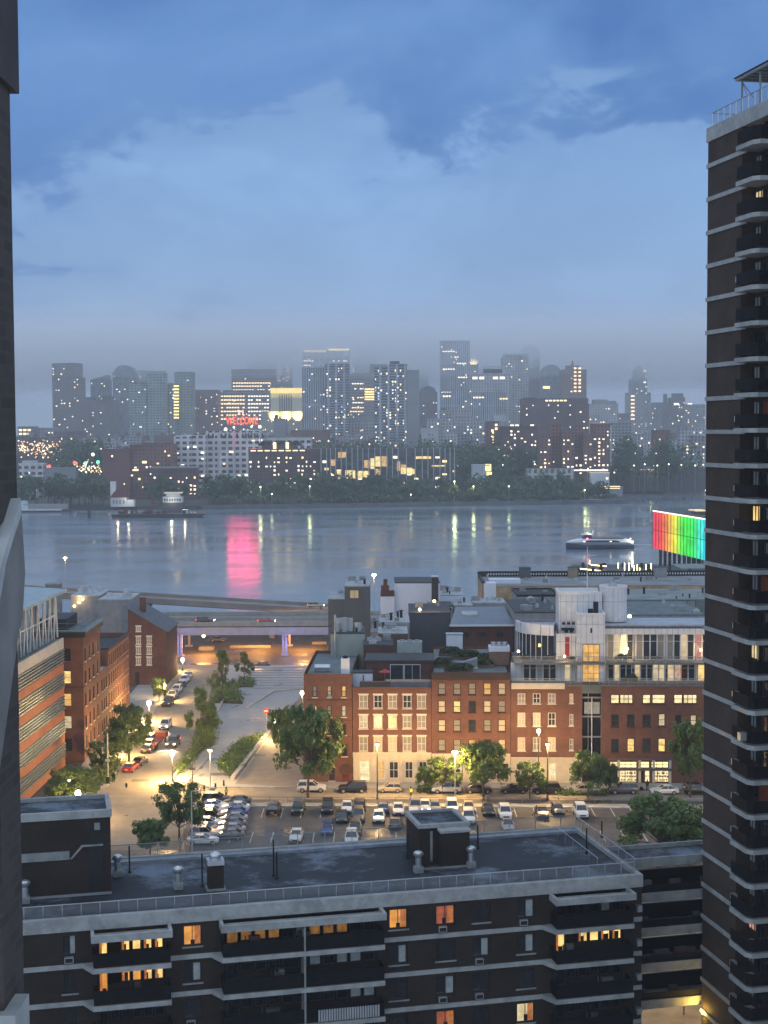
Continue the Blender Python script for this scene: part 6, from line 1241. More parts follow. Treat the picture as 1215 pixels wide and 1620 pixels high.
tower('long dark highway wall behind the condominium and shore trees', 700, 900, 742, 1405, M('highway_wall'), 0, name='retaining_wall', cat='wall', z00=0, dep=10, strips=((720, 860, 738, 0, .9, 14),))
tower('low grey restaurant boat house glowing over the cove', 952, 985, 772, 1290, CONF, 0, name='boat_house', cat='building', z00=0, dep=8, strips=((953, 981, 773, 1, 2.2),))
# traffic and shop lights on the left slope: clustered lamps nobody could count
b = [MB() for _ in range(4)]; r_ = random.Random(9)
for _ in range(170):
    px = r_.uniform(30, 96); py = 706 + r_.gauss(0, 1) * 4 + (px - 60) * .06 + r_.choice((0, 8)); p_ = D(px, py, 1500); b[r_.choice((0, 0, 1, 1, 1, 1, 2))].ball((p_.x, 1500 + r_.uniform(-6, 6), p_.z), r_.uniform(.3, .8), 6, 4)
for _ in range(90):
    px = r_.uniform(116, 160); py = 741 + r_.gauss(0, 1) * 4; p_ = D(px, py, 1320); b[r_.choice((0, 0, 1, 1))].ball((p_.x, 1320 + r_.uniform(-4, 4), p_.z), r_.uniform(.3, .7), 6, 4)
for px, py, k in ((75, 739, 2), (78, 738, 2), (118, 732, 2), (120, 733, 2), (135, 733, 3), (155, 731, 3), (147, 719, 0), (115, 744, 0)): p_ = D(px, py, 1330); b[k].ball((p_.x, 1330, p_.z), 1.6, 8, 5)
for k, (cc, nm, lab) in enumerate((((1, .9, .7), 'white_traffic_lights', 'scatter of white traffic lights on the left slope'), ((1, .6, .2), 'amber_traffic_lights', 'scatter of amber street lights on the left slope'), ((1, .12, .06), 'red_traffic_lights', 'scatter of red tail lights on the left slope'), ((.1, 1, .45), 'green_signal_lights', 'scatter of green signal lights above the left shore'))):
    o = b[k].build(nm, E(nm, cc, 2.4)); tag(o, lab, 'lights', kind='stuff')
tower('dim slope deck carrying the crowded traffic lights at the left', 28, 98, 716, 1502, M('highway_wall'), 0, name='road_deck', cat='viaduct', dep=6, z00=0)
b = MB()
for _ in range(150):
    px = r_.uniform(60, 1110); py = r_.uniform(655, 742)
    if 200 < px < 520 and py > 690: continue
    Y = 1700 if py < 690 else 1440; p_ = D(px, py, Y); b.ball((p_.x, Y - (4 if py > 690 else 30), p_.z), r_.uniform(.5, .9), 6, 4)
o = b.build('house_lights', LWIN[0]); tag(o, 'countless pinpoint house lights scattered over the far hillside', 'lights', kind='stuff')
b = MB(); r2 = random.Random(21)    # the jumble of small far houses filling the hillside between the towers
for _ in range(420):
    px = r2.uniform(20, 1130); Y = r2.uniform(1560, 2050); p_ = D(px, 680, Y); w = r2.uniform(6, 16); h = r2.uniform(10, 26); d = r2.uniform(8, 16); b.cur = r2.randrange(4); b.box(p_.x - w, p_.x + w, Y, Y + d, 26, 29 + h); b.box(p_.x - w * .3, p_.x + w * .1, Y + 2, Y + 5, 29 + h, 32 + h)
o = b.build('distant_rooftops', [fE, fA, fG, fB]); tag(o, 'jumble of small far rooftops filling the hillside between the towers', 'rooftops', kind='stuff')

# ---------------- vegetation on the far shore
def crown_into(b, c, rx_, ry_, rz_, n, leaf, r):
    k = max(4, int(n / 22)); cl = []
    for _ in range(k):
        a = r.uniform(0, 2 * math.pi); u = r.uniform(-.35, 1); s = math.sqrt(max(0, 1 - u * u * .8)); q = r.uniform(.45, .85); cl.append((math.cos(a) * s * q, math.sin(a) * s * q, u * .8, r.uniform(.28, .5)))
    for i in range(n):
        cx, cy, cz, cr_ = cl[i % k]; v = Vector((r.gauss(0, 1), r.gauss(0, 1), r.gauss(0, .8))).normalized() * cr_ * r.uniform(.5, 1.05)
        p = Vector((c[0] + (cx + v.x) * rx_, c[1] + (cy + v.y) * ry_, c[2] + (cz + v.z) * rz_)); s = leaf * r.uniform(.6, 1.35)
        nrm = (v + Vector((r.gauss(0, .5), r.gauss(0, .5), r.gauss(0, .5) + .3))).normalized(); u = nrm.cross(Vector((r.gauss(0, 1), r.gauss(0, 1), r.gauss(0, 1)))).normalized(); w = nrm.cross(u)
        b.add([p - u * s, p + w * s * .6, p + u * s, p - w * s * .6], [(0, 1, 2, 3)])
def leafmat(name, c, var=.5, scale=.5):
    m, t, p = newmat(name); tcn = N(t, 'ShaderNodeTexCoord'); no = N(t, 'ShaderNodeTexNoise', i_Scale=scale, i_Detail=4.0); t.links.new(tcn.outputs['Object'], no.inputs[0])
    t.links.new(ramp(t, no.outputs[0], [(.3, tuple(v * (1 - var) for v in c)), (.5, c), (.72, (c[0] * 1.7, c[1] * 1.6, c[2] * 1.3))]), p.inputs['Base Color']); p.inputs['Roughness'].default_value = .6
    tr = N(t, 'ShaderNodeBsdfTranslucent'); t.links.new(p.inputs['Base Color'].links[0].from_socket, tr.inputs[0]); mx = N(t, 'ShaderNodeMixShader', i_Fac=.3) if False else N(t, 'ShaderNodeMixShader'); mx.inputs[0].default_value = .3
    o = [n for n in t.nodes if n.type == 'OUTPUT_MATERIAL'][0]; t.links.new(p.outputs[0], mx.inputs[1]); t.links.new(tr.outputs[0], mx.inputs[2]); t.links.new(mx.outputs[0], o.inputs[0]); MATS[name] = m; return m
FLEAF = leafmat('far_leaves', (.070, .125, .062), .45, .06); BARK = M('bark', (.09, .075, .06), .9, bump=.3, scale=3)
def wood(name, label, spots, leaf=1.5, n=110, seed=0):
    r = random.Random(seed); b = MB(); tr_ = MB()
    for px, Y, ytop, w in spots:
        p_ = D(px, ytop, Y); z0 = terr(Y); h = max(4, p_.z - z0); crown_into(b, (p_.x, Y, z0 + h * .55), w, w * .8, h * .5, n, leaf, r); tr_.tube((p_.x, Y, z0 - .5), (p_.x, Y, z0 + h * .5), .4, .2, n=5)
    o = b.build(name, FLEAF); tag(o, label, 'trees', kind='stuff'); t = tr_.build('trunks', BARK, o); tag(t, kind='stuff'); return o
r_ = random.Random(4)
sp = []
for _ in range(150):
    px = r_.uniform(325, 950); Y = SY(px) + r_.uniform(25, 60); base_top = 755 if px < 500 else 752 if px < 600 else 755 if px < 760 else 764
    sp.append((px, Y, base_top + r_.uniform(-4, 10) + (8 if r_.random() < .3 else 0), r_.uniform(7, 11)))
for _ in range(70): px = r_.uniform(325, 980); sp.append((px, SY(px) + r_.uniform(5, 16), 786 + r_.uniform(-6, 4) if px < 800 else 789 + r_.uniform(-4, 3), r_.uniform(4, 8)))
wood('shore_park_trees', 'dense dark park trees massed along the far shoreline', sp, seed=1)
sp = [(r_.uniform(20, 172), r_.uniform(1145, 1180), 756 + r_.uniform(-5, 8), r_.uniform(7, 11)) for _ in range(46)]; wood('left_shore_trees', 'dark trees massed along the left shore', sp, seed=2)
sp = [(r_.uniform(240, 300), r_.uniform(1150, 1170), 757 + r_.uniform(-4, 8), r_.uniform(5, 8)) for _ in range(10)]; wood('wharf_trees', 'dark trees behind the moored barge', sp, seed=12)
sp = [(r_.uniform(88, 215), r_.uniform(1400, 1500), 702 + r_.uniform(-8, 18), r_.uniform(9, 14)) for _ in range(60)]; wood('green_hill_trees', 'dark green wooded hillside left of the brown warehouse', sp, n=130, seed=3)
sp = [(r_.uniform(500, 790), r_.uniform(1410, 1520), 698 + r_.uniform(-5, 14), r_.uniform(8, 13)) for _ in range(80)] + [(r_.uniform(720, 860), r_.uniform(1345, 1380), 716 + r_.uniform(-12, 18), r_.uniform(8, 13)) for _ in range(60)]
wood('hillside_trees', 'belt of dark trees on the hillside behind the condominium', sp, n=120, seed=4)
sp = [(r_.choice((r_.uniform(965, 1030), r_.uniform(1040, 1100), r_.uniform(868, 935))), r_.uniform(1350, 1378), 700 + r_.uniform(-8, 26), r_.uniform(8, 13)) for _ in range(62)] + [(r_.uniform(770, 930), r_.uniform(1265, 1285), 756 + r_.uniform(-6, 12), r_.uniform(6, 10)) for _ in range(46)] + [(r_.uniform(930, 1060), r_.uniform(1402, 1410), 760 + r_.uniform(-6, 6), r_.uniform(6, 9)) for _ in range(40)]
wood('right_shore_trees', 'large dark trees behind the right shore sheds', sp, n=120, seed=5)
# lit trees and lamps one can tell apart
def far_tree(px, Y, ytop, w, label, seed):
    if Y < 1215: Y = SY(px) + 6
    p_ = D(px, ytop, Y); z0 = terr(Y); h = p_.z - z0; t_ = thing('park_tree', label, 'tree', (p_.x, Y, z0), 0, 'lamp lit trees on the far shore'); r = random.Random(seed); b = MB(); crown_into(b, (0, 0, h * .6), w, w * .8, h * .45, 260, 1.0, r)
    b.build('crown', leafmat('lit_leaves', (.09, .12, .04), .4, .12) if 'lit_leaves' not in MATS else MATS['lit_leaves'], t_); MB().tube((0, 0, 0), (0, 0, h * .6), .4, .2, n=6).build('trunk', BARK, t_)  # lamp light put into this yellower leaf colour
FL = E('far_lamp', (1, .92, .62), 6)
def far_lamp(px, ytop, Y, label, power=9000, colr=(.85, 1, .45), hgt=None):
    if Y < 1215: Y = SY(px) + 4
    power *= .4
    p_ = D(px, ytop, Y); z0 = terr(Y); t_ = thing('park_lamp', label, 'street lamp', (p_.x, Y, z0), 0, 'lamps along the far shore'); h = p_.z - z0
    MB().tube((0, 0, 0), (0, 0, h), .16, n=6).build('post', STEEL, t_); MB().ball((0, 0, h + .3), .5, 8, 5).build('lamp_head', FL, t_)
    if power: lamp_light('lamp_glow', t_, (0, -2.5, h - .5), power, colr, 1.0).data.specular_factor = .06
far_tree(393, 1205, 788, 4.5, 'small yellow green lit tree on the shore below the sign', 1); far_tree(404, 1206, 789, 5, 'low lit bush just right of the small lit tree below the sign', 2); far_tree(490, 1206, 786, 4.5, 'faintly lit tree by the second lamp of the shoreline', 3)
far_tree(716, 1206, 768, 6, 'bright green lit tree in the middle of the shoreline', 4); far_tree(750, 1205, 772, 8, 'round green lit tree right of the brightest lit tree', 5); far_tree(917, 1206, 768, 5.5, 'pale lit tree left of the glowing boat house', 6); far_tree(1076, 1398, 750, 11, 'pale lit round tree behind the cove at the right', 7); far_tree(1098, 1398, 752, 9, 'second pale lit tree at the right end of the cove', 8)
for px, y, Y, pw_, lab in ((412, 771, 1203, 1800, 'tall white park lamp on the shore below the sign'), (490, 770, 1203, 1500, 'tall park lamp right of the one below the sign'), (719, 762, 1204, 4200, 'park lamp inside the brightest green lit tree'), (749, 770, 1203, 1800, 'park lamp among the round green lit tree'), (805, 770, 1210, 500, 'small warm park lamp at the head of the sandy path'), (925, 776, 1206, 900, 'park lamp near the pale lit tree'), (930, 742, 1290, 1200, 'lamp mast on the right shore sheds'), (972, 748, 1388, 0, 'short lamp mast on the cove wall'), (997, 748, 1388, 700, 'lamp on the highway wall left of the cluster'), (1012, 748, 1388, 0, 'warm lamp on the highway wall'), (1030, 746, 1388, 1200, 'bright lamp pair over the cove wall'), (1082, 740, 1394, 3500, 'tallest of the three white lamps over the cove'), (1091, 744, 1394, 2500, 'middle white lamp over the cove'), (1097, 745, 1394, 2500, 'right white lamp over the cove'), (940, 795, 1206, 300, 'low lamp near the end of the pier'), (650, 783, 1203, 200, 'tiny lamp low in the dark park trees'), (430, 782, 1202, 250, 'tiny lamp right of the tall white park lamp')):
    far_lamp(px, y, Y, lab, pw_)
for i, px in enumerate((846, 862, 1003, 1020, 958, 1040, 1058, 1078, 1100, 885, 795)): far_lamp(px, 735 + (i % 3), 1345, ['amber','dim','warm','small','pale','bright','faint','round','glowing','low','distant'][i] + ' lamp of the hillside road row under the brown apartments', 0)
# warm glow over the cove
t_ = thing('lit_quay', 'brightly lit low quay edge reflecting in the cove at the right', 'quay', (D(1080, 770, 1396).x, 1396, 0)); MB().box(-18, 40, 0, 2, -3, .9).build('wall', CONW, t_); MB().box(-16, 38, -.12, -.02, .2, 1.2).build('lit_edge', E('quay_edge', (1, .75, .35), 5, sampling=True), t_)
b = MB()
for i in range(60): p_ = G(960 + i * 2.1 + r_.uniform(-1, 1), 794 + r_.uniform(-2.0, 2.5) - i * .03, -2); b.tube((p_.x, p_.y, -5), (p_.x, p_.y, -2 + r_.uniform(1.2, 2.6)), .35, n=5)
o = b.build('old_pier_piles', M('pile_wood')); tag(o, 'field of old wooden pile stumps standing in the cove', 'piles', kind='stuff')
# ---------------- moored barge, fireboat house and pontoons at the left shore
bg_ = G(172, 821, -2); bg2 = G(328, 818, -2); L_ = bg2.x - bg_.x
t_ = thing('moored_barge', 'long dark barge moored by the left shore', 'barge', ((bg_.x + bg2.x) / 2, (bg_.y + bg2.y) / 2, -2))
MB().xprism([(-L_ / 2 + 1, -.5), (L_ / 2 - 5, -.5), (L_ / 2, 2.6), (-L_ / 2, 2.6)], 0, 11).build('hull', M('barge_black', (.03, .032, .036), .6), t_)
MB().box(-L_ / 2, L_ / 2 - 1, .3, 10.7, 2.61, 2.8).build('deck', M('barge_deck', (.09, .08, .08)), t_)
b = MB(); 
for i in range(14): x = r_.uniform(-L_ / 2 + 3, L_ / 2 - 8); h = r_.uniform(1, 3.5); b.box(x, x + r_.uniform(1, 3), 3, 6, 2.81, 2.81 + h)
b.build('deck_gear', M('rust_gear', (.12, .06, .05)), t_)
MB().box(L_ / 2 - 17, L_ / 2 - 13, 3, 6, 2.81, 5.5).build('cabin', CONW, t_)
b = MB(); b.tube((-10, 4, 2.8), (-2, 4, 13), .3, .2, n=5); b.tube((-10, 4, 2.8), (-14, 4, 10), .25, n=5); b.build('crane_arm', M('crane_red', (.2, .05, .04)), t_)
for dx in (-L_ / 2 + 4, 18): lamp_light('deck_lamp', t_, (dx, 4, 7), 500, (1, .8, .5), .6).data.specular_factor = .1
p_ = D(200, 765, 1140); fb = thing('fireboat_house', 'white fireboat station with square tower and dark red roof on the left shore', 'station', (p_.x, 1140, .6)); q = lambda px: D(px, 790, 1140).x - p_.x; zz = lambda y: D(200, y, 1140).z - .6
MB().box(q(175), q(200), 0, 10, 0, zz(787)).build('wall', CONW, fb); MB().box(q(174), q(182), 2, 6, 0, zz(762)).build('tower', M('station_white', (.6, .6, .58)), fb); MB().box(q(197), q(212), 1, 8, 0, zz(791)).build('wing', CONW, fb)
MB().prism([(q(174), -.5), (q(201), -.5), (q(201), 10.5), (q(174), 10.5)], zz(787) + .01, zz(774), [(q(183), 3), (q(192), 3), (q(192), 7), (q(183), 7)]).build('roof', M('dark_red_roof', (.09, .025, .025)), fb)
for px in (179, 184, 189, 195): MB().box(q(px), q(px + 1.6), -.1, -.01, zz(797), zz(791)).build('window', DKF, fb)
lamp_light('station_lamp', fb, (2, -5, 6), 900, (1, .9, .7), .6).data.specular_factor = .1
p_ = D(272, 785, 1100); wb = thing('white_houseboat', 'white double deck houseboat lit from below behind the barge', 'boat', (p_.x, 1100, -2)); q = lambda px: D(px, 790, 1100).x - p_.x; zz = lambda y: D(270, y, 1100).z + 2
MB().box(q(256), q(290), 0, 9, 0, zz(795)).build('hull', DKF, wb); MB().box(q(257), q(288), 1, 8, zz(795) + .01, zz(786)).build('lower_deck', CONW, wb); MB().box(q(262), q(284), 1.5, 7, zz(786) + .01, zz(781)).build('upper_deck', CONW, wb); MB().box(q(259), q(287), .5, 8.5, zz(781) + .01, zz(779)).build('canopy', E('lit_canopy', (1, .95, .8), .5), wb)
for i in range(7): MB().box(q(259 + i * 4), q(261.5 + i * 4), .85, .99, zz(793), zz(789)).build('window', DKF, wb)
lamp_light('boat_lamp', wb, (0, -3, 9), 700, (1, .9, .7), .6).data.specular_factor = .1
p_ = D(68, 800, 1115); pt_ = thing('floating_dock', 'long low floating dock with white edge at the left shore', 'dock', (p_.x, 1115, -2)); q = lambda px: D(px, 800, 1115).x - p_.x
MB().box(q(20), q(110), 0, 9, -.5, 1.3).build('pontoon', DKF, pt_); MB().box(q(20), q(97), -.3, 9.2, 1.31, 2.2).build('white_edge', M('station_white'), pt_); MB().box(q(36), q(105), 2, 8, 2.21, 6).build('shed', CONF, pt_); MB().prism([(q(28), 1), (q(44), 1), (q(44), 9), (q(28), 9)], 2.21, 8.5, [(q(32), 3), (q(40), 3), (q(40), 7), (q(32), 7)]).build('tent', M('pale_tent', (.35, .48, .52)), pt_)
for i, (px, py) in enumerate(((141, 819), (86, 806))):
    p_ = G(px, py, -2); o = MB().tube((-.8, 0, -3), (-.3, 0, 9), .5, .4, n=6).tube((.8, 0, -3), (.3, 0, 9), .5, .4, n=6).tube((0, .8, -3), (0, .3, 9.5), .5, .4, n=6).build('mooring_dolphin', M('pile_wood'), None, (p_.x, p_.y, 0)); tag(o, ['bundle of dark mooring piles standing alone left of the barge', 'bundle of dark mooring piles beside the long floating dock'][i], 'mooring pile', 'mooring piles'); o.scale = (1, 1, 1 if i == 0 else .5)
# ================================================================== street trees
LEAFN = leafmat('street_leaves', (.10, .165, .045), .45, .55)
def tree_proto(seed, feathery=False, n=11000, leaf=.20):
    r = random.Random(seed); b = MB(); tb = MB(); H = 1.0
    # unit tree 1 m high and about 1 m wide: scaled per tree; leaves sized for a 9 m tree
    k = 60 if not feathery else 26; cl = []
    for i in range(k):
        a = r.uniform(0, 6.283)
        if feathery: z = r.uniform(.28, .97); q = (1.02 - z) * .62 * r.uniform(.4, 1.1) + .05; cl.append((math.cos(a) * q, math.sin(a) * q, z, r.uniform(.07, .12)))
        else: z = r.uniform(.34, .92); q = .46 * math.sqrt(max(.05, 1 - ((z - .6) / .42) ** 2)) * r.uniform(.35, 1.0); cl.append((math.cos(a) * q, math.sin(a) * q, z, r.uniform(.065, .13)))
    for i in range(n):
        cx, cy, cz, cr_ = cl[i % k]; v = Vector((r.gauss(0, 1), r.gauss(0, 1), r.gauss(0, .7))).normalized() * cr_ * (r.random() ** .45)
        p = Vector((cx, cy, cz)) + v; s = leaf / 9 * r.uniform(.6, 1.4)
        nrm = (v.normalized() + Vector((r.gauss(0, .5), r.gauss(0, .5), r.gauss(.3, .5)))).normalized(); u = nrm.cross(Vector((r.gauss(0, 1), r.gauss(0, 1), r.gauss(0, 1)))).normalized(); w = nrm.cross(u)
        if feathery: s *= 1.2; u, w = (u + Vector((v.x, v.y, .0)).normalized()).normalized() * 1.4, w * .5
        b.add([p - u * s, p + w * s * .6, p + u * s, p - w * s * .6], [(0, 1, 2, 3)])
    tb.tube((0, 0, 0), (.01, 0, .22), .022, .016, n=7); tb.tube((.01, 0, .22), (0, .01, .6), .016, .007, n=6)
    for i, (cx, cy, cz, cr_) in enumerate(cl):
        if i % 2: continue
        z0 = .22 + r.random() * .2; tb.tube((.01, 0, z0), (cx * .55, cy * .55, (z0 + cz) / 2 + .02), .008, .005, n=5); tb.tube((cx * .55, cy * .55, (z0 + cz) / 2 + .02), (cx, cy, cz), .005, .002, n=4)
    return b.mesh('crown', LEAFN), tb.mesh('trunk', BARK)
PR = [tree_proto(1), tree_proto(2), tree_proto(3, n=8000)]; PF = [tree_proto(4, True, 4500), tree_proto(5, True, 4500)]
def tree(px, py, ptop, w, label, feathery=False, k=0, group='street trees', z=0.0, cat='tree'):
    p = G(px, py, z); h = D(px, ptop, p.y).z - z; pr = (PF if feathery else PR)[k % (2 if feathery else 3)]; wm = w * p.y / F
    t_ = thing('tree', label, cat, (p.x, p.y, z), 0, group); inst('crown', pr[0], t_, (0, 0, 0), k * 2.1, (wm, wm, h)); inst('trunk', pr[1], t_, (0, 0, 0), k * 2.1, (wm, wm, h)); return t_
tree(487, 1262, 1112, 112, 'biggest leafy tree before the left end of the brick row', k=0)
tree(445, 1200, 1118, 50, 'lamp lit leafy tree at the foot of the corner house flank', k=1)
tree(765, 1264, 1170, 88, 'spreading tree before the dark corniced brick house', k=1)
tree(700, 1256, 1198, 66, 'small bright green tree lit by the street lamp', k=2); tree(672, 1254, 1212, 34, 'smallest dark tree left of the bright green one', k=0)
tree(838, 1264, 1205, 56, 'slim tree in front of the cream corniced house', k=2)
tree(930, 1264, 1186, 66, 'bushy tree before the glass stair slot', k=0); tree(964, 1258, 1206, 30, 'narrow tree beside the shop front', k=1)
tree(1092, 1262, 1135, 74, 'tall dark tree half behind the dark tower at the end of the row', k=1)
tree(1042, 1372, 1258, 150, 'very large dark tree standing behind the end of the low block', k=0); tree(1100, 1366, 1278, 80, 'dark tree crowded between the large one and the tower', k=2)
tree(284, 1332, 1236, 86, 'rounded tree on the pavement beside the stacked cars', k=2); tree(238, 1358, 1294, 66, 'thin young tree just above the flat roof edge', k=1)
tree(204, 1204, 1112, 72, 'broad tree hiding the foot of the brick warehouse', k=0); tree(186, 1212, 1150, 50, 'darker tree left of the broad one by the warehouse', k=1); tree(160, 1228, 1172, 50, 'tree at the corner of the tall red building', k=2); tree(118, 1276, 1212, 86, 'low wide tree in front of the striped building', k=1); tree(92, 1284, 1230, 50, 'dark low tree at the foot of the striped building', k=0)
tree(252, 1112, 1072, 28, 'small round tree below the gabled house', k=2)
tree(318, 1186, 1088, 58, 'feathery tree in the long planter nearest the viewer', True, 0); tree(352, 1112, 1030, 46, 'tall feathery tree in the far planter', True, 1); tree(386, 1078, 1032, 34, 'feathery tree right of the tall one in the far planter', True, 0); tree(335, 1160, 1110, 30, 'thin feathery tree behind the nearest feathery one', True, 1)
def bushes(name, label, polys, n, s, hgt, seed):
    r = random.Random(seed); b = MB(); q = [G(*p) for p in polys]
    for _ in range(n):
        a, c_ = r.random(), r.random(); p = (q[0] * (1 - a) + q[1] * a) * (1 - c_) + (q[3] * (1 - a) + q[2] * a) * c_
        for _k in range(16):
            v = Vector((r.gauss(0, .5), r.gauss(0, .5), abs(r.gauss(0, .5)) * hgt)); u = Vector((r.gauss(0, 1), r.gauss(0, 1), r.gauss(0, 1))).normalized(); w = u.orthogonal().normalized(); o_ = p + v * s; b.add([o_ - u * .2, o_ + w * .13, o_ + u * .2, o_ - w * .13], [(0, 1, 2, 3)])
    o = b.build(name, LEAFN); tag(o, label, 'shrubs', kind='stuff')
    sb = MB(); sb.prism([(p.x, p.y) for p in q], .02, .35); struct('planter_bed', sb, SOIL)
bushes('planter_shrubs', 'dark shrubs filling the long planter beside the cobbled street', [(283, 1226), (318, 1190), (330, 1160), (288, 1212)], 150, 1.0, 1.2, 1)
bushes('planter_shrubs', 'dark shrubs in the long planter under the feathery trees', [(303, 1196), (338, 1180), (337, 1140), (318, 1148)], 200, 1.1, 1.3, 2)
bushes('planter_shrubs', 'dark shrubs in the triangular bed beside the pale slanting wall', [(345, 1212), (366, 1232), (420, 1164), (384, 1172)], 320, 1.0, .9, 3)
bushes('planter_shrubs', 'dark shrubs around the far feathery trees', [(335, 1112), (384, 1114), (372, 1092), (346, 1088)], 200, 1.1, 1.5, 4)
bushes('planter_shrubs', 'low shrubs in the small rounded bed by the plaza steps', [(374, 1088), (400, 1088), (405, 1076), (380, 1072)], 80, .8, .9, 5)
bushes('planter_shrubs', 'low shrubs at the foot of the brick row beside the parked cars', [(660, 1254), (700, 1256), (702, 1250), (662, 1249)], 60, .6, 1.1, 6)
bushes('planter_shrubs', 'dark low hedge at the foot of the shop building', [(885, 1258), (960, 1259), (960, 1254), (885, 1252)], 130, .6, 1.1, 7)
bushes('planter_shrubs', 'shrubs at the kerb where the cobbled street begins', [(134, 1256), (176, 1236), (190, 1205), (150, 1215)], 130, .8, 1.0, 8)

# ================================================================== street lamps
SOD = E('sodium_globe', (1, .72, .32), 30); ACORN = E('acorn_globe', (1, .80, .50), 22)
POST = M('lamp_post_dark', (.05, .05, .05), .5); POSTP = M('lamp_post_pale', (.45, .44, .42), .5)
def lamp(px, py, ptop, label, power, dark=True, acorn=False, colr=WARM, z=0.0, r=.3, arm=0, lit_=True, name='street_lamp', bs=1.0):
    p = G(px, py, z); h = D(px, ptop, p.y).z - z; t_ = thing(name, label, 'street lamp', (p.x, p.y, z), 0, 'street lamps'); pm_ = POST if dark else POSTP
    b = MB(); b.tube((0, 0, 0), (0, 0, .8), .2, .13, n=8); b.tube((0, 0, .8), (0, 0, h), .11, .07, n=8)
    if arm: b.tube((0, 0, h), (arm, 0, h + .35), .06, n=6)
    b.build('post', pm_, t_); hx = arm
    if acorn: MB().ball((0, 0, h + .35), .28 * bs, 10, 7, 1.3).build('globe', ACORN, t_); MB().tube((0, 0, h + .62 * bs), (0, 0, h + .85), .16, .03, n=8).build('cap', pm_, t_)
    else: MB().box(hx - .45, hx + .45, -.2, .2, h + .36, h + .5).build('lamp_housing', pm_, t_); MB().ball((hx, 0, h + .24), .3 * bs, 10, 6, .5).build('lamp_lens', SOD if lit_ else CURT, t_)
    if power: lamp_light('lamp_glow', t_, (hx, -.1, h - .25 if not acorn else h - .2), power, colr, r)
    return t_
LP = 4200
lamp(597, 1264, 1180, 'dark street lamp before the stone fronted house, second from left', LP, r=.35); lamp(720, 1266, 1192, 'brightest street lamp, beside the bright green small tree', LP * 1.2, r=.35, dark=False, bs=1.7)
lamp(866, 1266, 1180, 'dark street lamp before the cream corniced house', LP, r=.35); lamp(333, 1252, 1190, 'pale street lamp at the end of the plaza by the stacked cars', LP * .9, dark=False)
lamp(273, 1236, 1195, 'short acorn lamp over the cobbled street beside the long planter', LP * 3.2, acorn=True, bs=1.4); lamp(204, 1196, 1160, 'acorn lamp glowing inside the broad street tree', LP * 1.2, acorn=True, bs=1.5)
lamp(236, 1142, 1115, 'acorn lamp below the gabled house, nearer one', LP * 2.6, acorn=True, bs=1.5); lamp(260, 1110, 1085, 'acorn lamp at the front corner of the gabled house', LP * 1.6, acorn=True, bs=1.4)
lamp(124, 1300, 1259, 'lamp glowing just above the rooftop house parapet', LP * 1.3, acorn=True, bs=1.5); lamp(434, 1172, 1143, 'low bright lamp at the corner of the leafy tree and path', LP * 1.3, acorn=True, bs=1.5)
lamp(478, 1130, 1099, 'wall side lamp at the rear flank of the corner house', LP * .55, acorn=True, bs=1.3); lamp(104, 934, 884, 'tall lamp mast on the highway ramp at the left', 500, dark=False, z=13.3, colr=(1, .55, .25), bs=1.6, name='ramp_lamp')
lamp(592, 1000, 911, 'tall pale lamp mast standing behind the charcoal block', 1500, dark=False, z=0, colr=(1, .55, .22), bs=2.2, name='mast_lamp')
lamp(289, 1062, 1046, 'low lamp by the lilac column at the street end', 1800, acorn=True, bs=1.3); lamp(304, 1356, 1252, 'unlit curved arm lamp post above the flat roof edge', 0, dark=False, arm=3.0, lit_=False)
lamp(852, 1250, 1160, 'small wall lamp high on the cream corniced house', 500, acorn=True); lamp(110, 1278, 1240, 'small lamp under the low wide tree by the striped building', 900, acorn=True)
vl_ = thing('sodium_lamp', 'orange sodium lamp hanging under the viaduct deck', 'street lamp', (-47.5, 386, 5.2)); MB().ball((0, 0, 0), .42, 8, 6).build('bulb', E('sodium_bulb', (1, .5, .15), 22), vl_); MB().tube((0, 0, .42), (0, 0, 1.0), .05, n=5).build('bracket', STEEL, vl_); lamp_light('lamp_glow', vl_, (0, 0, -.6), 4500, (1, .42, .10), .3)
for i, x in enumerate((-34, -22)):
    vl_ = thing('sodium_lamp', ['orange lamp deep under the middle of the viaduct', 'orange lamp deep under the right part of the viaduct'][i], 'street lamp', (x, 395, 5.4)); MB().ball((0, 0, 0), .25, 8, 6).build('bulb', E('sodium_bulb'), vl_); MB().tube((0, 0, .25), (0, 0, .8), .05, n=5).build('bracket', STEEL, vl_); lamp_light('lamp_glow', vl_, (0, 0, -.6), 3600, (1, .42, .10), .3)
# added lamp, unseen behind the tower, to light the right of the lot
lamp(1180, 1330, 1240, 'added fill lamp for the lot, hidden behind the dark tower', 3500, name='lot_fill_lamp')
yl = thing('wall_lamp', 'yellow wall lamp lighting the passage under the gallery wing', 'lamp', L.w(WX1 - .6, WY0 - .35, wl[4] - .2), 0); MB().ball((0, 0, 0), .2, 8, 6).build('bulb', E('yard_bulb', (1, .72, .2), 14), yl); MB().box(-.1, .1, .15, .3, -.1, .3).build('bracket', STEEL, yl); lamp_light('lamp_glow', yl, (-2.2, -1.3, -.1), 900, (1, .6, .10), .15)
for i, (x, y, pw_) in enumerate(((30, 146, 450), (41, 150, 700), (22, 150, 250))):
    yl = thing('yard_lamp', ['bollard lamp in the middle of the lit yard', 'bollard lamp at the right of the lit yard', 'bollard lamp at the left of the lit yard'][i], 'lamp', (x, y, 0)); MB().tube((0, 0, 0), (0, 0, 5.5), .07, n=6).build('post', POST, yl); MB().ball((0, 0, 5.7), .15, 8, 6).build('bulb', E('yard_bulb'), yl); lamp_light('lamp_glow', yl, (0, 0, 5.3), pw_, (1, .56, .12), .2)

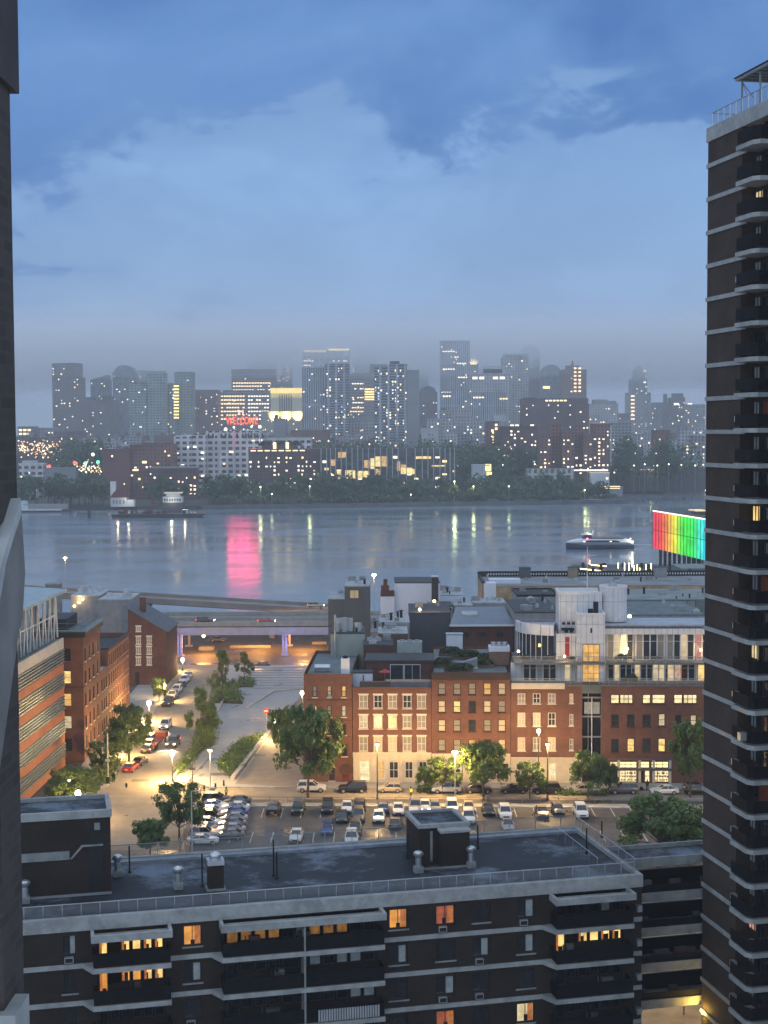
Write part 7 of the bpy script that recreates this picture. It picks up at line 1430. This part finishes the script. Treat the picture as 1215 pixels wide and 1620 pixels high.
# ================================================================== cars
PAINTS = {k: M('paint_' + k, c, .28, metal=mt, var=.03, spec=.7) for k, c, mt in (('white', (.68, .68, .66), 0), ('silver', (.38, .38, .38), .5), ('grey', (.12, .125, .13), .4), ('dark grey', (.045, .048, .052), .4), ('black', (.012, .012, .014), 0), ('red', (.30, .018, .02), 0), ('blue', (.03, .08, .25), .2), ('beige', (.42, .36, .26), .2), ('green', (.02, .045, .04), 0))}
CGL = M('car_glass', (.01, .012, .015), .05, spec=1.0, var=.1); TYRE = M('tyre', (.015, .015, .015), .8); RIM = M('wheel_rim', (.45, .45, .45), .35, metal=.7); HLG = M('headlight_glass', (.65, .65, .62), .15); TLG = M('taillight_glass', (.35, .01, .01), .2); PLT = M('number_plate', (.6, .58, .5), .6)
def loft(b, st):
    n = len(st[0])
    vs = [p for s in st for p in s]; fs = []
    for i in range(len(st) - 1):
        for j in range(n): fs.append((i * n + j, i * n + (j + 1) % n, (i + 1) * n + (j + 1) % n, (i + 1) * n + j))
    b.add(vs, fs, False); b.add(st[0], [tuple(range(n))[::-1]]); b.add(st[-1], [tuple(range(n))])
def car_meshes(kind):
    if kind == 'sedan': Lh, W, prof, gh, roofz = 2.3, .90, [(-2.3, .62, .80), (-2.2, .32, .95), (-1.5, .28, 1.0), (.9, .28, .98), (1.9, .30, .82), (2.25, .34, .68), (2.3, .45, .58)], [(-1.75, 1.0), (-1.05, 1.42), (.15, 1.44), (.98, .97)], 1.44
    elif kind == 'suv': Lh, W, prof, gh, roofz = 2.4, .97, [(-2.4, .55, 1.0), (-2.3, .38, 1.12), (-1.5, .36, 1.14), (1.0, .36, 1.12), (2.05, .38, 1.02), (2.35, .42, .85), (2.4, .5, .7)], [(-2.28, 1.12), (-1.95, 1.76), (.2, 1.78), (1.05, 1.1)], 1.78
    else: Lh, W, prof, gh, roofz = 1.95, .86, [(-1.95, .5, .85), (-1.88, .32, .98), (-1.2, .28, 1.0), (.8, .28, .98), (1.6, .3, .86), (1.9, .36, .7), (1.95, .45, .6)], [(-1.85, 1.0), (-1.55, 1.45), (.2, 1.48), (.9, .97)], 1.48
    st = []
    for x, zb, zt in prof:
        t = 1 - max(0, abs(x) / Lh - .8) * .9; w = W * t; m_ = zb + (zt - zb) * .6
        st.append([(x, -w * .92, zb), (x, -w, zb + .12), (x, -w, m_), (x, -w * .9, zt), (x, 0, zt + .03), (x, w * .9, zt), (x, w, m_), (x, w, zb + .12), (x, w * .92, zb)])
    b = MB(); loft(b, st)
    (xa, za), (xb_, zb_), (xc_, zc_), (xd, zd) = gh; tw_ = W * .72; bw_ = W * .88
    b.prism([(xb_ - .02, -tw_), (xc_ + .02, -tw_), (xc_ + .02, tw_), (xb_ - .02, tw_)], zb_ - .06, zb_ + .03)
    def bar(p, q, w=.05): b.tube(p, q, w, n=4)
    for s in (-1, 1):
        bar((xa, s * bw_, za), (xb_, s * tw_, zb_)); bar((xd, s * bw_, zd), (xc_, s * tw_, zc_)); bar(((xa + xd) / 2 - .1, s * bw_, za), ((xb_ + xc_) / 2, s * tw_, zb_), .045)
        b.box(.85, 1.0, s * (W + .12) - .07, s * (W + .12) + .07, za + .02, za + .14)
    g = MB(); n4 = [(xa, -bw_, za), (xd, -bw_, zd), (xc_, -tw_, zc_ - .05), (xb_, -tw_, zb_ - .05), (xa, bw_, za), (xd, bw_, zd), (xc_, tw_, zc_ - .05), (xb_, tw_, zb_ - .05)]
    g.add(n4, [(0, 1, 2, 3), (5, 4, 7, 6), (3, 2, 6, 7), (1, 5, 6, 2), (0, 3, 7, 4)])
    wr = .34 if kind != 'suv' else .38; wx = Lh * .62
    wl_ = MB(); wl_.tube((0, -.11, 0), (0, .11, 0), wr, n=16); wl_.cur = 1; wl_.tube((0, -.125, 0), (0, .125, 0), wr * .62, n=10)
    hl = MB().box(-.06, .05, -.17, .17, -.07, .07); tl_ = MB().box(-.05, .06, -.14, .14, -.1, .1); gr = MB().box(-.04, .04, -.45, .45, -.1, .1); pl = MB().box(-.02, .02, -.25, .25, -.07, .07)
    return dict(body=b.mesh('body', PAINTS['white']), glass=g.mesh('windows', CGL), wheel=wl_.mesh('wheel', [TYRE, RIM]), hl=hl.mesh('headlight', HLG), tl=tl_.mesh('taillight', TLG), gr=gr.mesh('grille', BLACK), pl=pl.mesh('number_plate', PLT), dim=(Lh, W, wr, wx, prof))
CM_ = {k: car_meshes(k) for k in ('sedan', 'suv', 'hatchback')}
HLON = E('headlight_on', (1, .88, .6), 28); TLON = E('taillight_on', (1, .06, .03), 6)
def car(px, py, kind, colr, heading, label, z=0.0, group='parked cars', lights=False, rear=False, name=None):
    """heading in degrees: 0 faces right (east), 90 away from the viewer, 270 toward the viewer"""
    p = G(px, py, z); m_ = CM_[kind]; Lh, W, wr, wx, prof = m_['dim']; t_ = thing(name or 'parked_car', label, 'car', (p.x, p.y, z + .01), R(heading), group)
    o = inst('body', m_['body'], t_); o.material_slots[0].link = 'OBJECT'; o.material_slots[0].material = PAINTS[colr]; inst('windows', m_['glass'], t_)
    for sx in (-1, 1):
        for sy in (-1, 1): inst('wheel', m_['wheel'], t_, (sx * wx, sy * (W - .09), wr))
    zf, zr = prof[-2][2] - .02, prof[0][2]
    for sy in (-1, 1):
        a = inst('headlight', m_['hl'], t_, (Lh - .08, sy * (W - .28), zf)); c = inst('taillight', m_['tl'], t_, (-Lh + .05, sy * (W - .26), zr))
        if lights:
            a.material_slots[0].link = 'OBJECT'; a.material_slots[0].material = HLON; c.material_slots[0].link = 'OBJECT'; c.material_slots[0].material = TLON
            l = bpy.data.lights.new('beam', 'SPOT'); l.energy = 1500; l.color = (1, .8, .5); l.spot_size = R(70); l.spot_blend = .9; l.shadow_soft_size = .1; q = bpy.data.objects.new('beam', l); col.objects.link(q); q.parent = t_; q.location = (Lh + .1, sy * (W - .28), zf); q.rotation_euler = (R(78), 0, R(-90))
    inst('grille', m_['gr'], t_, (Lh - .02, 0, zf - .16)); inst('number_plate', m_['pl'], t_, (-Lh - .01, 0, .62)); return t_
K = 'parked along the kerb of the brick row'
car(493, 1252, 'suv', 'white', 0, 'white car under the big tree at the left end of the brick row'); car(558, 1253, 'suv', 'black', 180, 'black estate car before the red arched door'); car(617, 1253, 'hatchback', 'beige', 180, 'small pale hatchback before the stone fronted house')
car(706, 1254, 'suv', 'white', 180, 'white car half hidden by the bright green tree'); car(757, 1254, 'sedan', 'dark grey', 0, 'dark saloon behind the spreading tree trunk'); car(813, 1254, 'sedan', 'black', 180, 'black saloon before the dark corniced house'); car(864, 1255, 'suv', 'black', 180, 'black four by four under the lamp of the cream corniced house')
car(928, 1255, 'sedan', 'silver', 0, 'silver saloon behind the bushy tree'); car(986, 1255, 'suv', 'grey', 180, 'slate grey four by four before the yellow shop front'); car(1051, 1256, 'sedan', 'white', 180, 'white saloon at the right of the shop front'); car(1104, 1256, 'suv', 'black', 0, 'black car half behind the dark tower')
lot = [(433, 1286, 'suv', 'black', 88, 'black four by four alone at the left of the lot back row'), (472, 1285, 'suv', 'green', 268, 'dark green pickup like car, second in the lot back row'), (518, 1284, 'suv', 'dark grey', 270, 'dark four by four third in the lot back row'), (549, 1283, 'sedan', 'white', 270, 'white saloon fourth in the lot back row'), (569, 1281, 'suv', 'dark grey', 90, 'dark grey four by four behind the double parked pair'), (541, 1298, 'sedan', 'green', 270, 'dark green saloon double parked in the lot'),
       (567, 1297, 'suv', 'grey', 270, 'grey four by four double parked beside the dark green saloon'), (599, 1298, 'sedan', 'white', 270, 'white saloon double parked with its bonnet to the viewer'), (606, 1284, 'sedan', 'blue', 90, 'dark blue saloon behind the double parked white saloon'), (630, 1286, 'sedan', 'white', 270, 'white saloon in the middle of the lot back row'), (626, 1308, 'sedan', 'grey', 85, 'grey saloon standing askew in the lot aisle'), (657, 1283, 'suv', 'silver', 270, 'silver four by four left of the brick shaft roof'), (655, 1300, 'suv', 'white', 272, 'white car half hidden by the brick shaft'),
       (688, 1283, 'hatchback', 'silver', 270, 'silver hatchback just above the brick shaft roof'), (715, 1284, 'suv', 'white', 270, 'white four by four right above the brick shaft'), (741, 1283, 'sedan', 'beige', 270, 'beige saloon in the lot back row under the bright lamp'), (741, 1300, 'suv', 'white', 270, 'white car in front of the beige saloon'), (772, 1287, 'sedan', 'dark grey', 270, 'dark saloon right of the beige one'), (799, 1293, 'suv', 'white', 270, 'tall white four by four standing forward in the lot'), (857, 1291, 'sedan', 'black', 270, 'black saloon right of the tall white four by four'), (882, 1287, 'hatchback', 'grey', 272, 'grey hatchback beside the black saloon at the right'), (919, 1291, 'suv', 'white', 270, 'white four by four last at the right of the lot'),
       (469, 1328, 'sedan', 'white', 268, 'white saloon alone at the front of the lot behind the roof rail'), (562, 1318, 'suv', 'green', 270, 'dark car at the lot front just above the roof edge'), (556, 1334, 'suv', 'white', 270, 'white roofed car peeping above the roof edge'), (803, 1312, 'sedan', 'silver', 270, 'silver car at the lot front right of the brick shaft'), (518, 1318, 'hatchback', 'blue', 270, 'dark blue car at the lot front left of the dark one')]
for a in lot: car(*a)
cs = ['black', 'white', 'silver', 'black', 'white', 'grey', 'silver', 'white']; nth = ['topmost', 'second', 'third', 'fourth', 'fifth', 'sixth', 'seventh', 'lowest visible']
for i in range(8):
    f = i / 7; car(343 - 22 * f, 1271 + 64 * f, 'sedan' if i % 3 else 'suv', cs[i], 2, '%s %s car down the left file of tightly stacked cars' % (nth[i], cs[i]), group='tightly stacked cars at the lot end')
    if i < 7: c2 = ['dark grey', 'white', 'blue', 'silver', 'grey', 'silver', 'grey'][i]; car(374 - 14 * f, 1274 + 62 * f, 'sedan', c2, 180, '%s %s car down the right file of tightly stacked cars' % (nth[i], c2), group='tightly stacked cars at the lot end')
for i, (px, py, kd, cc) in enumerate(((266, 1116, 'suv', 'dark grey'), (273, 1105, 'suv', 'silver'), (280, 1096, 'suv', 'white'), (286, 1088, 'sedan', 'black'), (292, 1080, 'suv', 'white'), (297, 1073, 'sedan', 'white'))):
    car(px, py, kd, cc, 266, '%s car, %s in the slanting file toward the viaduct' % (cc, ('nearest', 'second', 'third', 'fourth', 'fifth', 'farthest')[i]), group='cars parked in a file up the cobbled street')
car(207, 1219, 'sedan', 'red', 80, 'dark red saloon at the left kerb of the cobbled street'); car(222, 1209, 'sedan', 'black', 80, 'black saloon just beyond the dark red one')
for i, (px, py, cc) in enumerate(((234, 1189, 'dark grey'), (237, 1181, 'silver'), (240, 1172, 'black'))): car(px, py, 'sedan', cc, 84, '%s car, %s of three beside the red trailer' % (cc, ('nearest', 'middle', 'farthest')[i]))
car(274, 1180, 'suv', 'grey', 266, 'grey car with headlights on driving down the cobbled street', lights=True, name='moving_car', group='driving cars'); car(262, 1152, 'suv', 'white', 266, 'white car with glaring headlights farther up the cobbled street', lights=True, name='moving_car', group='driving cars')
car(413, 1056, 'sedan', 'black', 180, 'black car parked at the top of the plaza before the viaduct'); car(345, 1015, 'sedan', 'grey', 0, 'small dim car parked under the viaduct')
car(325, 986, 'suv', 'dark grey', 0, 'dark car with tail lights on the highway, left one', z=8.41, lights=True, name='moving_car', group='driving cars'); car(422, 986, 'sedan', 'red', 0, 'dark red car on the highway, right one', z=8.41, lights=True, name='moving_car', group='driving cars'); car(500, 962, 'suv', 'beige', 0, 'pale car with bright headlights at the foot of the ramp', z=8.8, lights=True, name='moving_car', group='driving cars')
car(672, 1281, 'sedan', 'white', 270, 'white car with both headlights blazing behind the brick shaft', lights=True)
# red trailer
q = G(246, 1180); t_ = thing('flatbed_trailer', 'long dull red flatbed trailer standing on the cobbled street', 'trailer', (q.x, q.y, 0), R(84)); RED = M('dull_red', (.30, .07, .055), .6)
MB().box(-5.5, 5.5, -1.0, 1.0, .75, 1.0).build('deck', RED, t_); MB().box(-5.6, -5.2, -1.1, 1.1, .6, 1.35).build('tail_board', RED, t_); MB().box(3.5, 5.5, -1.0, 1.0, 1.01, 1.8).build('tool_box', RED, t_)
for x in (-3.4, -2.4, 3.6):
    for y in (-.95, .95): MB().tube((x, y - .12, .4), (x, y + .12, .4), .4, n=14).build('wheel', TYRE, t_)
# ================================================================== people, bollards, signs
def person(px, py, face, label, vest, dark, seed=0, z=0.0):
    p = G(px, py, z); verts = [(0, 0, .95), (0, 0, 1.15), (0, 0, 1.38), (0, 0, 1.50), (0, .01, 1.60), (0, .01, 1.74), (.19, 0, 1.42), (.25, .03, 1.15), (.24, .12, .93), (.24, .16, .86), (-.19, 0, 1.42), (-.25, -.02, 1.15), (-.24, .05, .92), (-.24, .08, .84), (.10, 0, .90), (.12, .06, .48), (.12, -.02, .08), (.12, .10, .04), (-.10, 0, .90), (-.12, -.02, .48), (-.13, -.14, .09), (-.13, -.02, .04)]
    ed = [(0, 1), (1, 2), (2, 3), (3, 4), (4, 5), (2, 6), (6, 7), (7, 8), (8, 9), (2, 10), (10, 11), (11, 12), (12, 13), (0, 14), (14, 15), (15, 16), (16, 17), (0, 18), (18, 19), (19, 20), (20, 21)]
    rad = [.15, .14, .17, .06, .10, .085, .065, .05, .035, .03, .065, .05, .035, .03, .10, .07, .05, .045, .10, .07, .05, .045]
    me = bpy.data.meshes.new('person'); me.from_pydata(verts, ed, []); me.materials.append(dark); o = bpy.data.objects.new('person', me); col.objects.link(o)
    md_ = o.modifiers.new('skin', 'SKIN'); o.modifiers.new('sub', 'SUBSURF').levels = 1
    for v, r_v in zip(me.skin_vertices[0].data, rad): v.radius = (r_v, r_v)
    me.skin_vertices[0].data[0].use_root = True
    o.location = p; o.rotation_euler = (0, 0, R(face)); tag(o, label, 'person')
    c = MB(); c.prism([(-.23, -.15), (.23, -.15), (.23, .15), (-.23, .15)], .92, 1.46, [(-.21, -.12), (.21, -.12), (.21, .12), (-.21, .12)]); c.build('jacket', vest, o); MB().ball((0, .0, 1.72), .115, 10, 6, .8).build('hair', BLACK, o)
YV = M('hi_vis', (.75, .85, .05), .7, var=.05); CL = M('dark_cloth', (.03, .03, .04), .9)
person(358, 1262, 20, 'person in a yellow high visibility jacket walking behind the stacked cars', YV, CL); person(650, 1262, 200, 'person in a pale yellow jacket on the pavement left of the bright green tree', YV, CL); person(1024, 1250, 180, 'person in dark clothes walking past the yellow shop front', M('brown_coat', (.06, .04, .03)), CL)
person(180, 1238, 0, 'dark clothed person standing at the corner of the left pavement', CL, CL)
for i, (px, py) in enumerate(((323, 1251), (341, 1248), (354, 1243))):
    p = G(px, py, .01); o = MB().tube((0, 0, 0), (0, 0, .85), .17, .14, n=10).ball((0, 0, .87), .16, 10, 5, .5).build('bollard', BLACK, None, p); tag(o, ('black bollard nearest the pale street lamp', 'middle one of three black bollards across the plaza end', 'black bollard nearest the pale slanting wall')[i], 'bollard', 'black bollards at the plaza end')
p = G(422, 1160, .02); t_ = thing('no_entry_sign', 'round red no entry sign lit by a lamp at the path end', 'sign', p, 0); MB().tube((0, 0, 0), (0, 0, 4.4), .06, n=6).build('post', STEEL, t_); MB().tube((0, -.07, 4.4), (0, -.04, 4.4), .55, n=20).build('disc', M('sign_red', (.65, .03, .03), .5), t_); MB().box(-.38, .38, -.1, -.072, 4.3, 4.5).build('bar', WHT, t_); 
p = G(305, 1248, .02); t_ = thing('pedestrian_signal', 'dark signal post with pale round faces beside the cobbled street', 'signal', p, 0); MB().tube((0, 0, 0), (0, 0, 4.6), .07, n=6).build('post', POST, t_); MB().box(-.5, .5, -.15, .15, 3.2, 3.6).build('signal_head', POST, t_)
p = G(171, 1240, .02); t_ = thing('street_sign_pole', 'white banded utility pole with a small sign at the left pavement corner', 'pole', p, 0); MB().tube((0, 0, 0), (0, 0, 8.6), .12, n=8).build('post', POSTP, t_); MB().box(-.4, .4, -.18, -.13, 3.8, 4.2).build('sign_plate', WHT, t_); MB().box(-.3, .3, -.3, .3, .0, 1.2).build('control_box', POST, t_)
p = G(200, 1246, .14); o = MB().tube((0, 0, 0), (0, 0, .6), .14, n=8).ball((0, 0, .65), .16, 8, 5).box(-.25, .25, -.08, .08, .35, .48).build('fire_hydrant', BLACK, None, p); tag(o, 'black fire hydrant on the left pavement', 'hydrant')
# fence of the lot
fpts = [G(318, 1262), G(292, 1330), G(284, 1350)]
t_ = thing('wire_fence', 'wire fence running beside the stacked cars at the lot edge', 'fence', (0, 0, 0))
for a, c in zip(fpts[:-1], fpts[1:]):
    n_ = max(2, int((c - a).length / 2.4)); d = (c - a).normalized(); nn = Vector((-d.y, d.x, 0)) * .02
    for i in range(n_ + 1): q = a.lerp(c, i / n_); MB().tube((q.x, q.y, 0), (q.x, q.y, 1.9), .045, n=5).build('post', METAL, t_)
    MB().prism([a + nn, c + nn, c - nn, a - nn], .1, 1.85).build('net', WMESH, t_); MB().prism([a + nn * 1.6, c + nn * 1.6, c - nn * 1.6, a - nn * 1.6], 1.86, 1.92).build('top_rail', METAL, t_)
fa, fb_ = G(640, 1262), G(1106, 1266); t_ = thing('pavement_railing', 'low dark rail along the pavement before the parking lot', 'railing', (0, 0, 0))
a, c = Vector((-24, 231.5, 0)), Vector((70, 228.6, 0)); 
for i in range(34): q = a.lerp(c, i / 33); MB().tube((q.x, q.y, .13), (q.x, q.y, 1.1), .04, n=5).build('post', STEEL, t_)
MB().prism([(a.x, a.y), (c.x, c.y), (c.x, c.y + .05), (a.x, a.y + .05)], 1.0, 1.07).build('rail', STEEL, t_)
# small clutter on the pavement before the shops
for i, (px, lab) in enumerate(((1010, 'parked bicycle cluster left of the white saloon'), (1062, 'parked bicycle near the tree at the shop end'))):
    p = G(px, 1251, .14); t_ = thing('bicycle', lab, 'bicycle', p, 0); [MB().tube((x, -.03, .33), (x, .03, .33), .33, n=14).tube((x, -.035, .33), (x, .035, .33), .04).build('wheel', TYRE, t_) for x in (-.5, .5)]; b = MB(); b.tube((-.5, 0, .33), (0, 0, .35), .025, n=5); b.tube((0, 0, .35), (.4, 0, .8), .025, n=5); b.tube((-.15, 0, .8), (.38, 0, .8), .025, n=5); b.tube((0, 0, .35), (-.2, 0, .9), .025, n=5); b.tube((.5, 0, .33), (.38, 0, .95), .025, n=5); b.build('frame', PAINTS['red'], t_); MB().box(-.32, -.08, -.06, .06, .9, .95).build('saddle', BLACK, t_)

# ================================================================== ferry
p = G(948, 868, -2); fy = thing('ferry', 'white passenger ferry with dark blue hull and long dark window band', 'ferry', (p.x, p.y, -2), R(-177)); Lf = 17.2
def hullst(x, w, zb, zt): return [(x, -w * .55, zb), (x, -w, zb + (zt - zb) * .5), (x, -w, zt), (x, w, zt), (x, w, zb + (zt - zb) * .5), (x, w * .55, zb)]
b = MB(); loft(b, [hullst(-Lf, 4.2, -.6, 1.9), hullst(8, 4.4, -.6, 2.1), hullst(14, 3.2, -.6, 2.6), hullst(Lf, .5, .2, 3.1)]); b.build('hull', M('navy_hull', (.02, .035, .075), .35), fy)
FWHT = M('ferry_white', (.86, .88, .9), .4, var=.05)
b = MB(); loft(b, [hullst(-Lf + .5, 4.25, 1.92, 2.8), hullst(-Lf + 2.5, 4.25, 1.92, 4.9), hullst(8, 4.35, 2.12, 5.3), hullst(13.2, 3.3, 2.6, 4.5), hullst(Lf - .5, .5, 3.12, 3.8)]); b.build('cabin', FWHT, fy)
b = MB()
for s in (-1, 1): b.xprism([(-9.5, 3.5), (7, 3.7), (9, 4.0), (7, 4.6), (-7.5, 4.5), (-9.8, 4.0)], s * 4.42 - .05, s * 4.42 + .05)
b.build('window_band', M('ferry_glass', (.05, .035, .03), .15), fy)
for x in (-5.5, 8): MB().box(x, x + 1.0, -4.55, -4.5, 3.8, 4.2).build('lit_window', E('ferry_light', (1, .8, .5), 3), fy); MB().box(x, x + 1.0, 4.5, 4.55, 3.8, 4.2).build('lit_window', E('ferry_light'), fy)
MB().prism([(-12, -3.6), (8, -3.6), (8, 3.6), (-12, 3.6)], 5.12, 5.5).build('upper_deck', M('ferry_deck', (.10, .11, .13)), fy)
b = MB(); b.prism([(4, -2.2), (9, -1.6), (9, 1.6), (4, 2.2)], 5.51, 7.2, [(4.6, -1.8), (8, -1.3), (8, 1.3), (4.6, 1.8)]); b.build('wheelhouse', M('ferry_glass'), fy); MB().prism([(3.6, -2.2), (9.4, -1.8), (9.4, 1.8), (3.6, 2.2)], 7.21, 7.6).build('wheelhouse_roof', FWHT, fy)
MB().tube((3.5, 0, 5.5), (3.2, 0, 9.6), .1, n=5).build('mast', FWHT, fy); MB().box(-Lf + .5, -Lf + 3, -3.6, 3.6, 2.7, 3.9).build('stern_rail', FWHT, fy); b = MB(); [b.box(x, x + .1, s * 3.5 - .03, s * 3.5 + .03, 5.5, 6.5) for x in range(-12, 4, 2) for s in (-1, 1)]; [b.box(-12, 3, s * 3.5 - .03, s * 3.5 + .03, 6.45, 6.55) for s in (-1, 1)]; b.build('deck_rail', STEEL, fy)
for x, y, z, k, pw_ in ((-Lf + 2, 4.0, 5.3, 'stern', 900), (6, 0, 8.0, 'top', 150)): MB().ball((x, y, z), .35).build('deck_light', E('ferry_light'), fy); lamp_light('lamp_glow', fy, (x - .8, y + .8, z + .3), pw_, (1, .85, .6))
MB().ball((7, 4.3, 5.4), .5).build('red_light', E('ferry_red', (1, .1, .25), 5), fy)
b = MB(); w0 = G(1000, 862, -1.99); 
for i in range(9): q = w0 + Vector((i * 2.6 - 1, math.sin(i) * .5, 0)); b.prism([(q.x, q.y - .4 - i * .12), (q.x + 2.8, q.y - .6 - i * .12), (q.x + 2.8, q.y + .5), (q.x, q.y + .3 + .1 * i)], -1.99, -1.93)
o = b.build('wake_foam', M('foam', (.55, .6, .65), .6)); tag(o, 'white wake foam trailing behind the ferry', 'wake', kind='stuff')
# ================================================================== air: even haze round the scene, and the low cloud that swallows the tower tops
def volume(name, x0, x1, y0, y1, z0, z1, dens, c=(.96, .98, 1.0), lab=None):
    m = bpy.data.materials.new(name); m.use_nodes = True; t = m.node_tree; t.nodes.clear(); v = N(t, 'ShaderNodeVolumePrincipled'); v.inputs['Density'].default_value = dens; v.inputs['Color'].default_value = (*c, 1); v.inputs['Anisotropy'].default_value = 0.0
    o = N(t, 'ShaderNodeOutputMaterial'); t.links.new(v.outputs[0], o.inputs['Volume']); m.cycles.homogeneous_volume = True
    ob = MB().box(x0, x1, y0, y1, z0, z1).build(name, m); tag(ob, lab, 'haze' if lab else None, kind='stuff'); return ob
HAZE = .00016
volume('haze', -4100, 4100, -60, 4300, -8, 232, HAZE, lab='thin blue evening haze filling the air over the river and city')

for i, (z0, z1, d, y0) in enumerate(((36, 219, .00036, 1440), (128, 216, .0017, 1860), (146, 212, .0024, 1960), (158, 206, .0045, 1990))):
    volume('low_cloud', -4000, 4000, y0, 2760 - i, z0, z1, d, (.94, .97, 1.0), ['pale mist hanging over the far hillside', 'lowest thin veil of cloud drifting round the tower tops', 'middle veil of cloud round the tower tops', 'densest cloud layer hiding the tallest tower tops'][i])
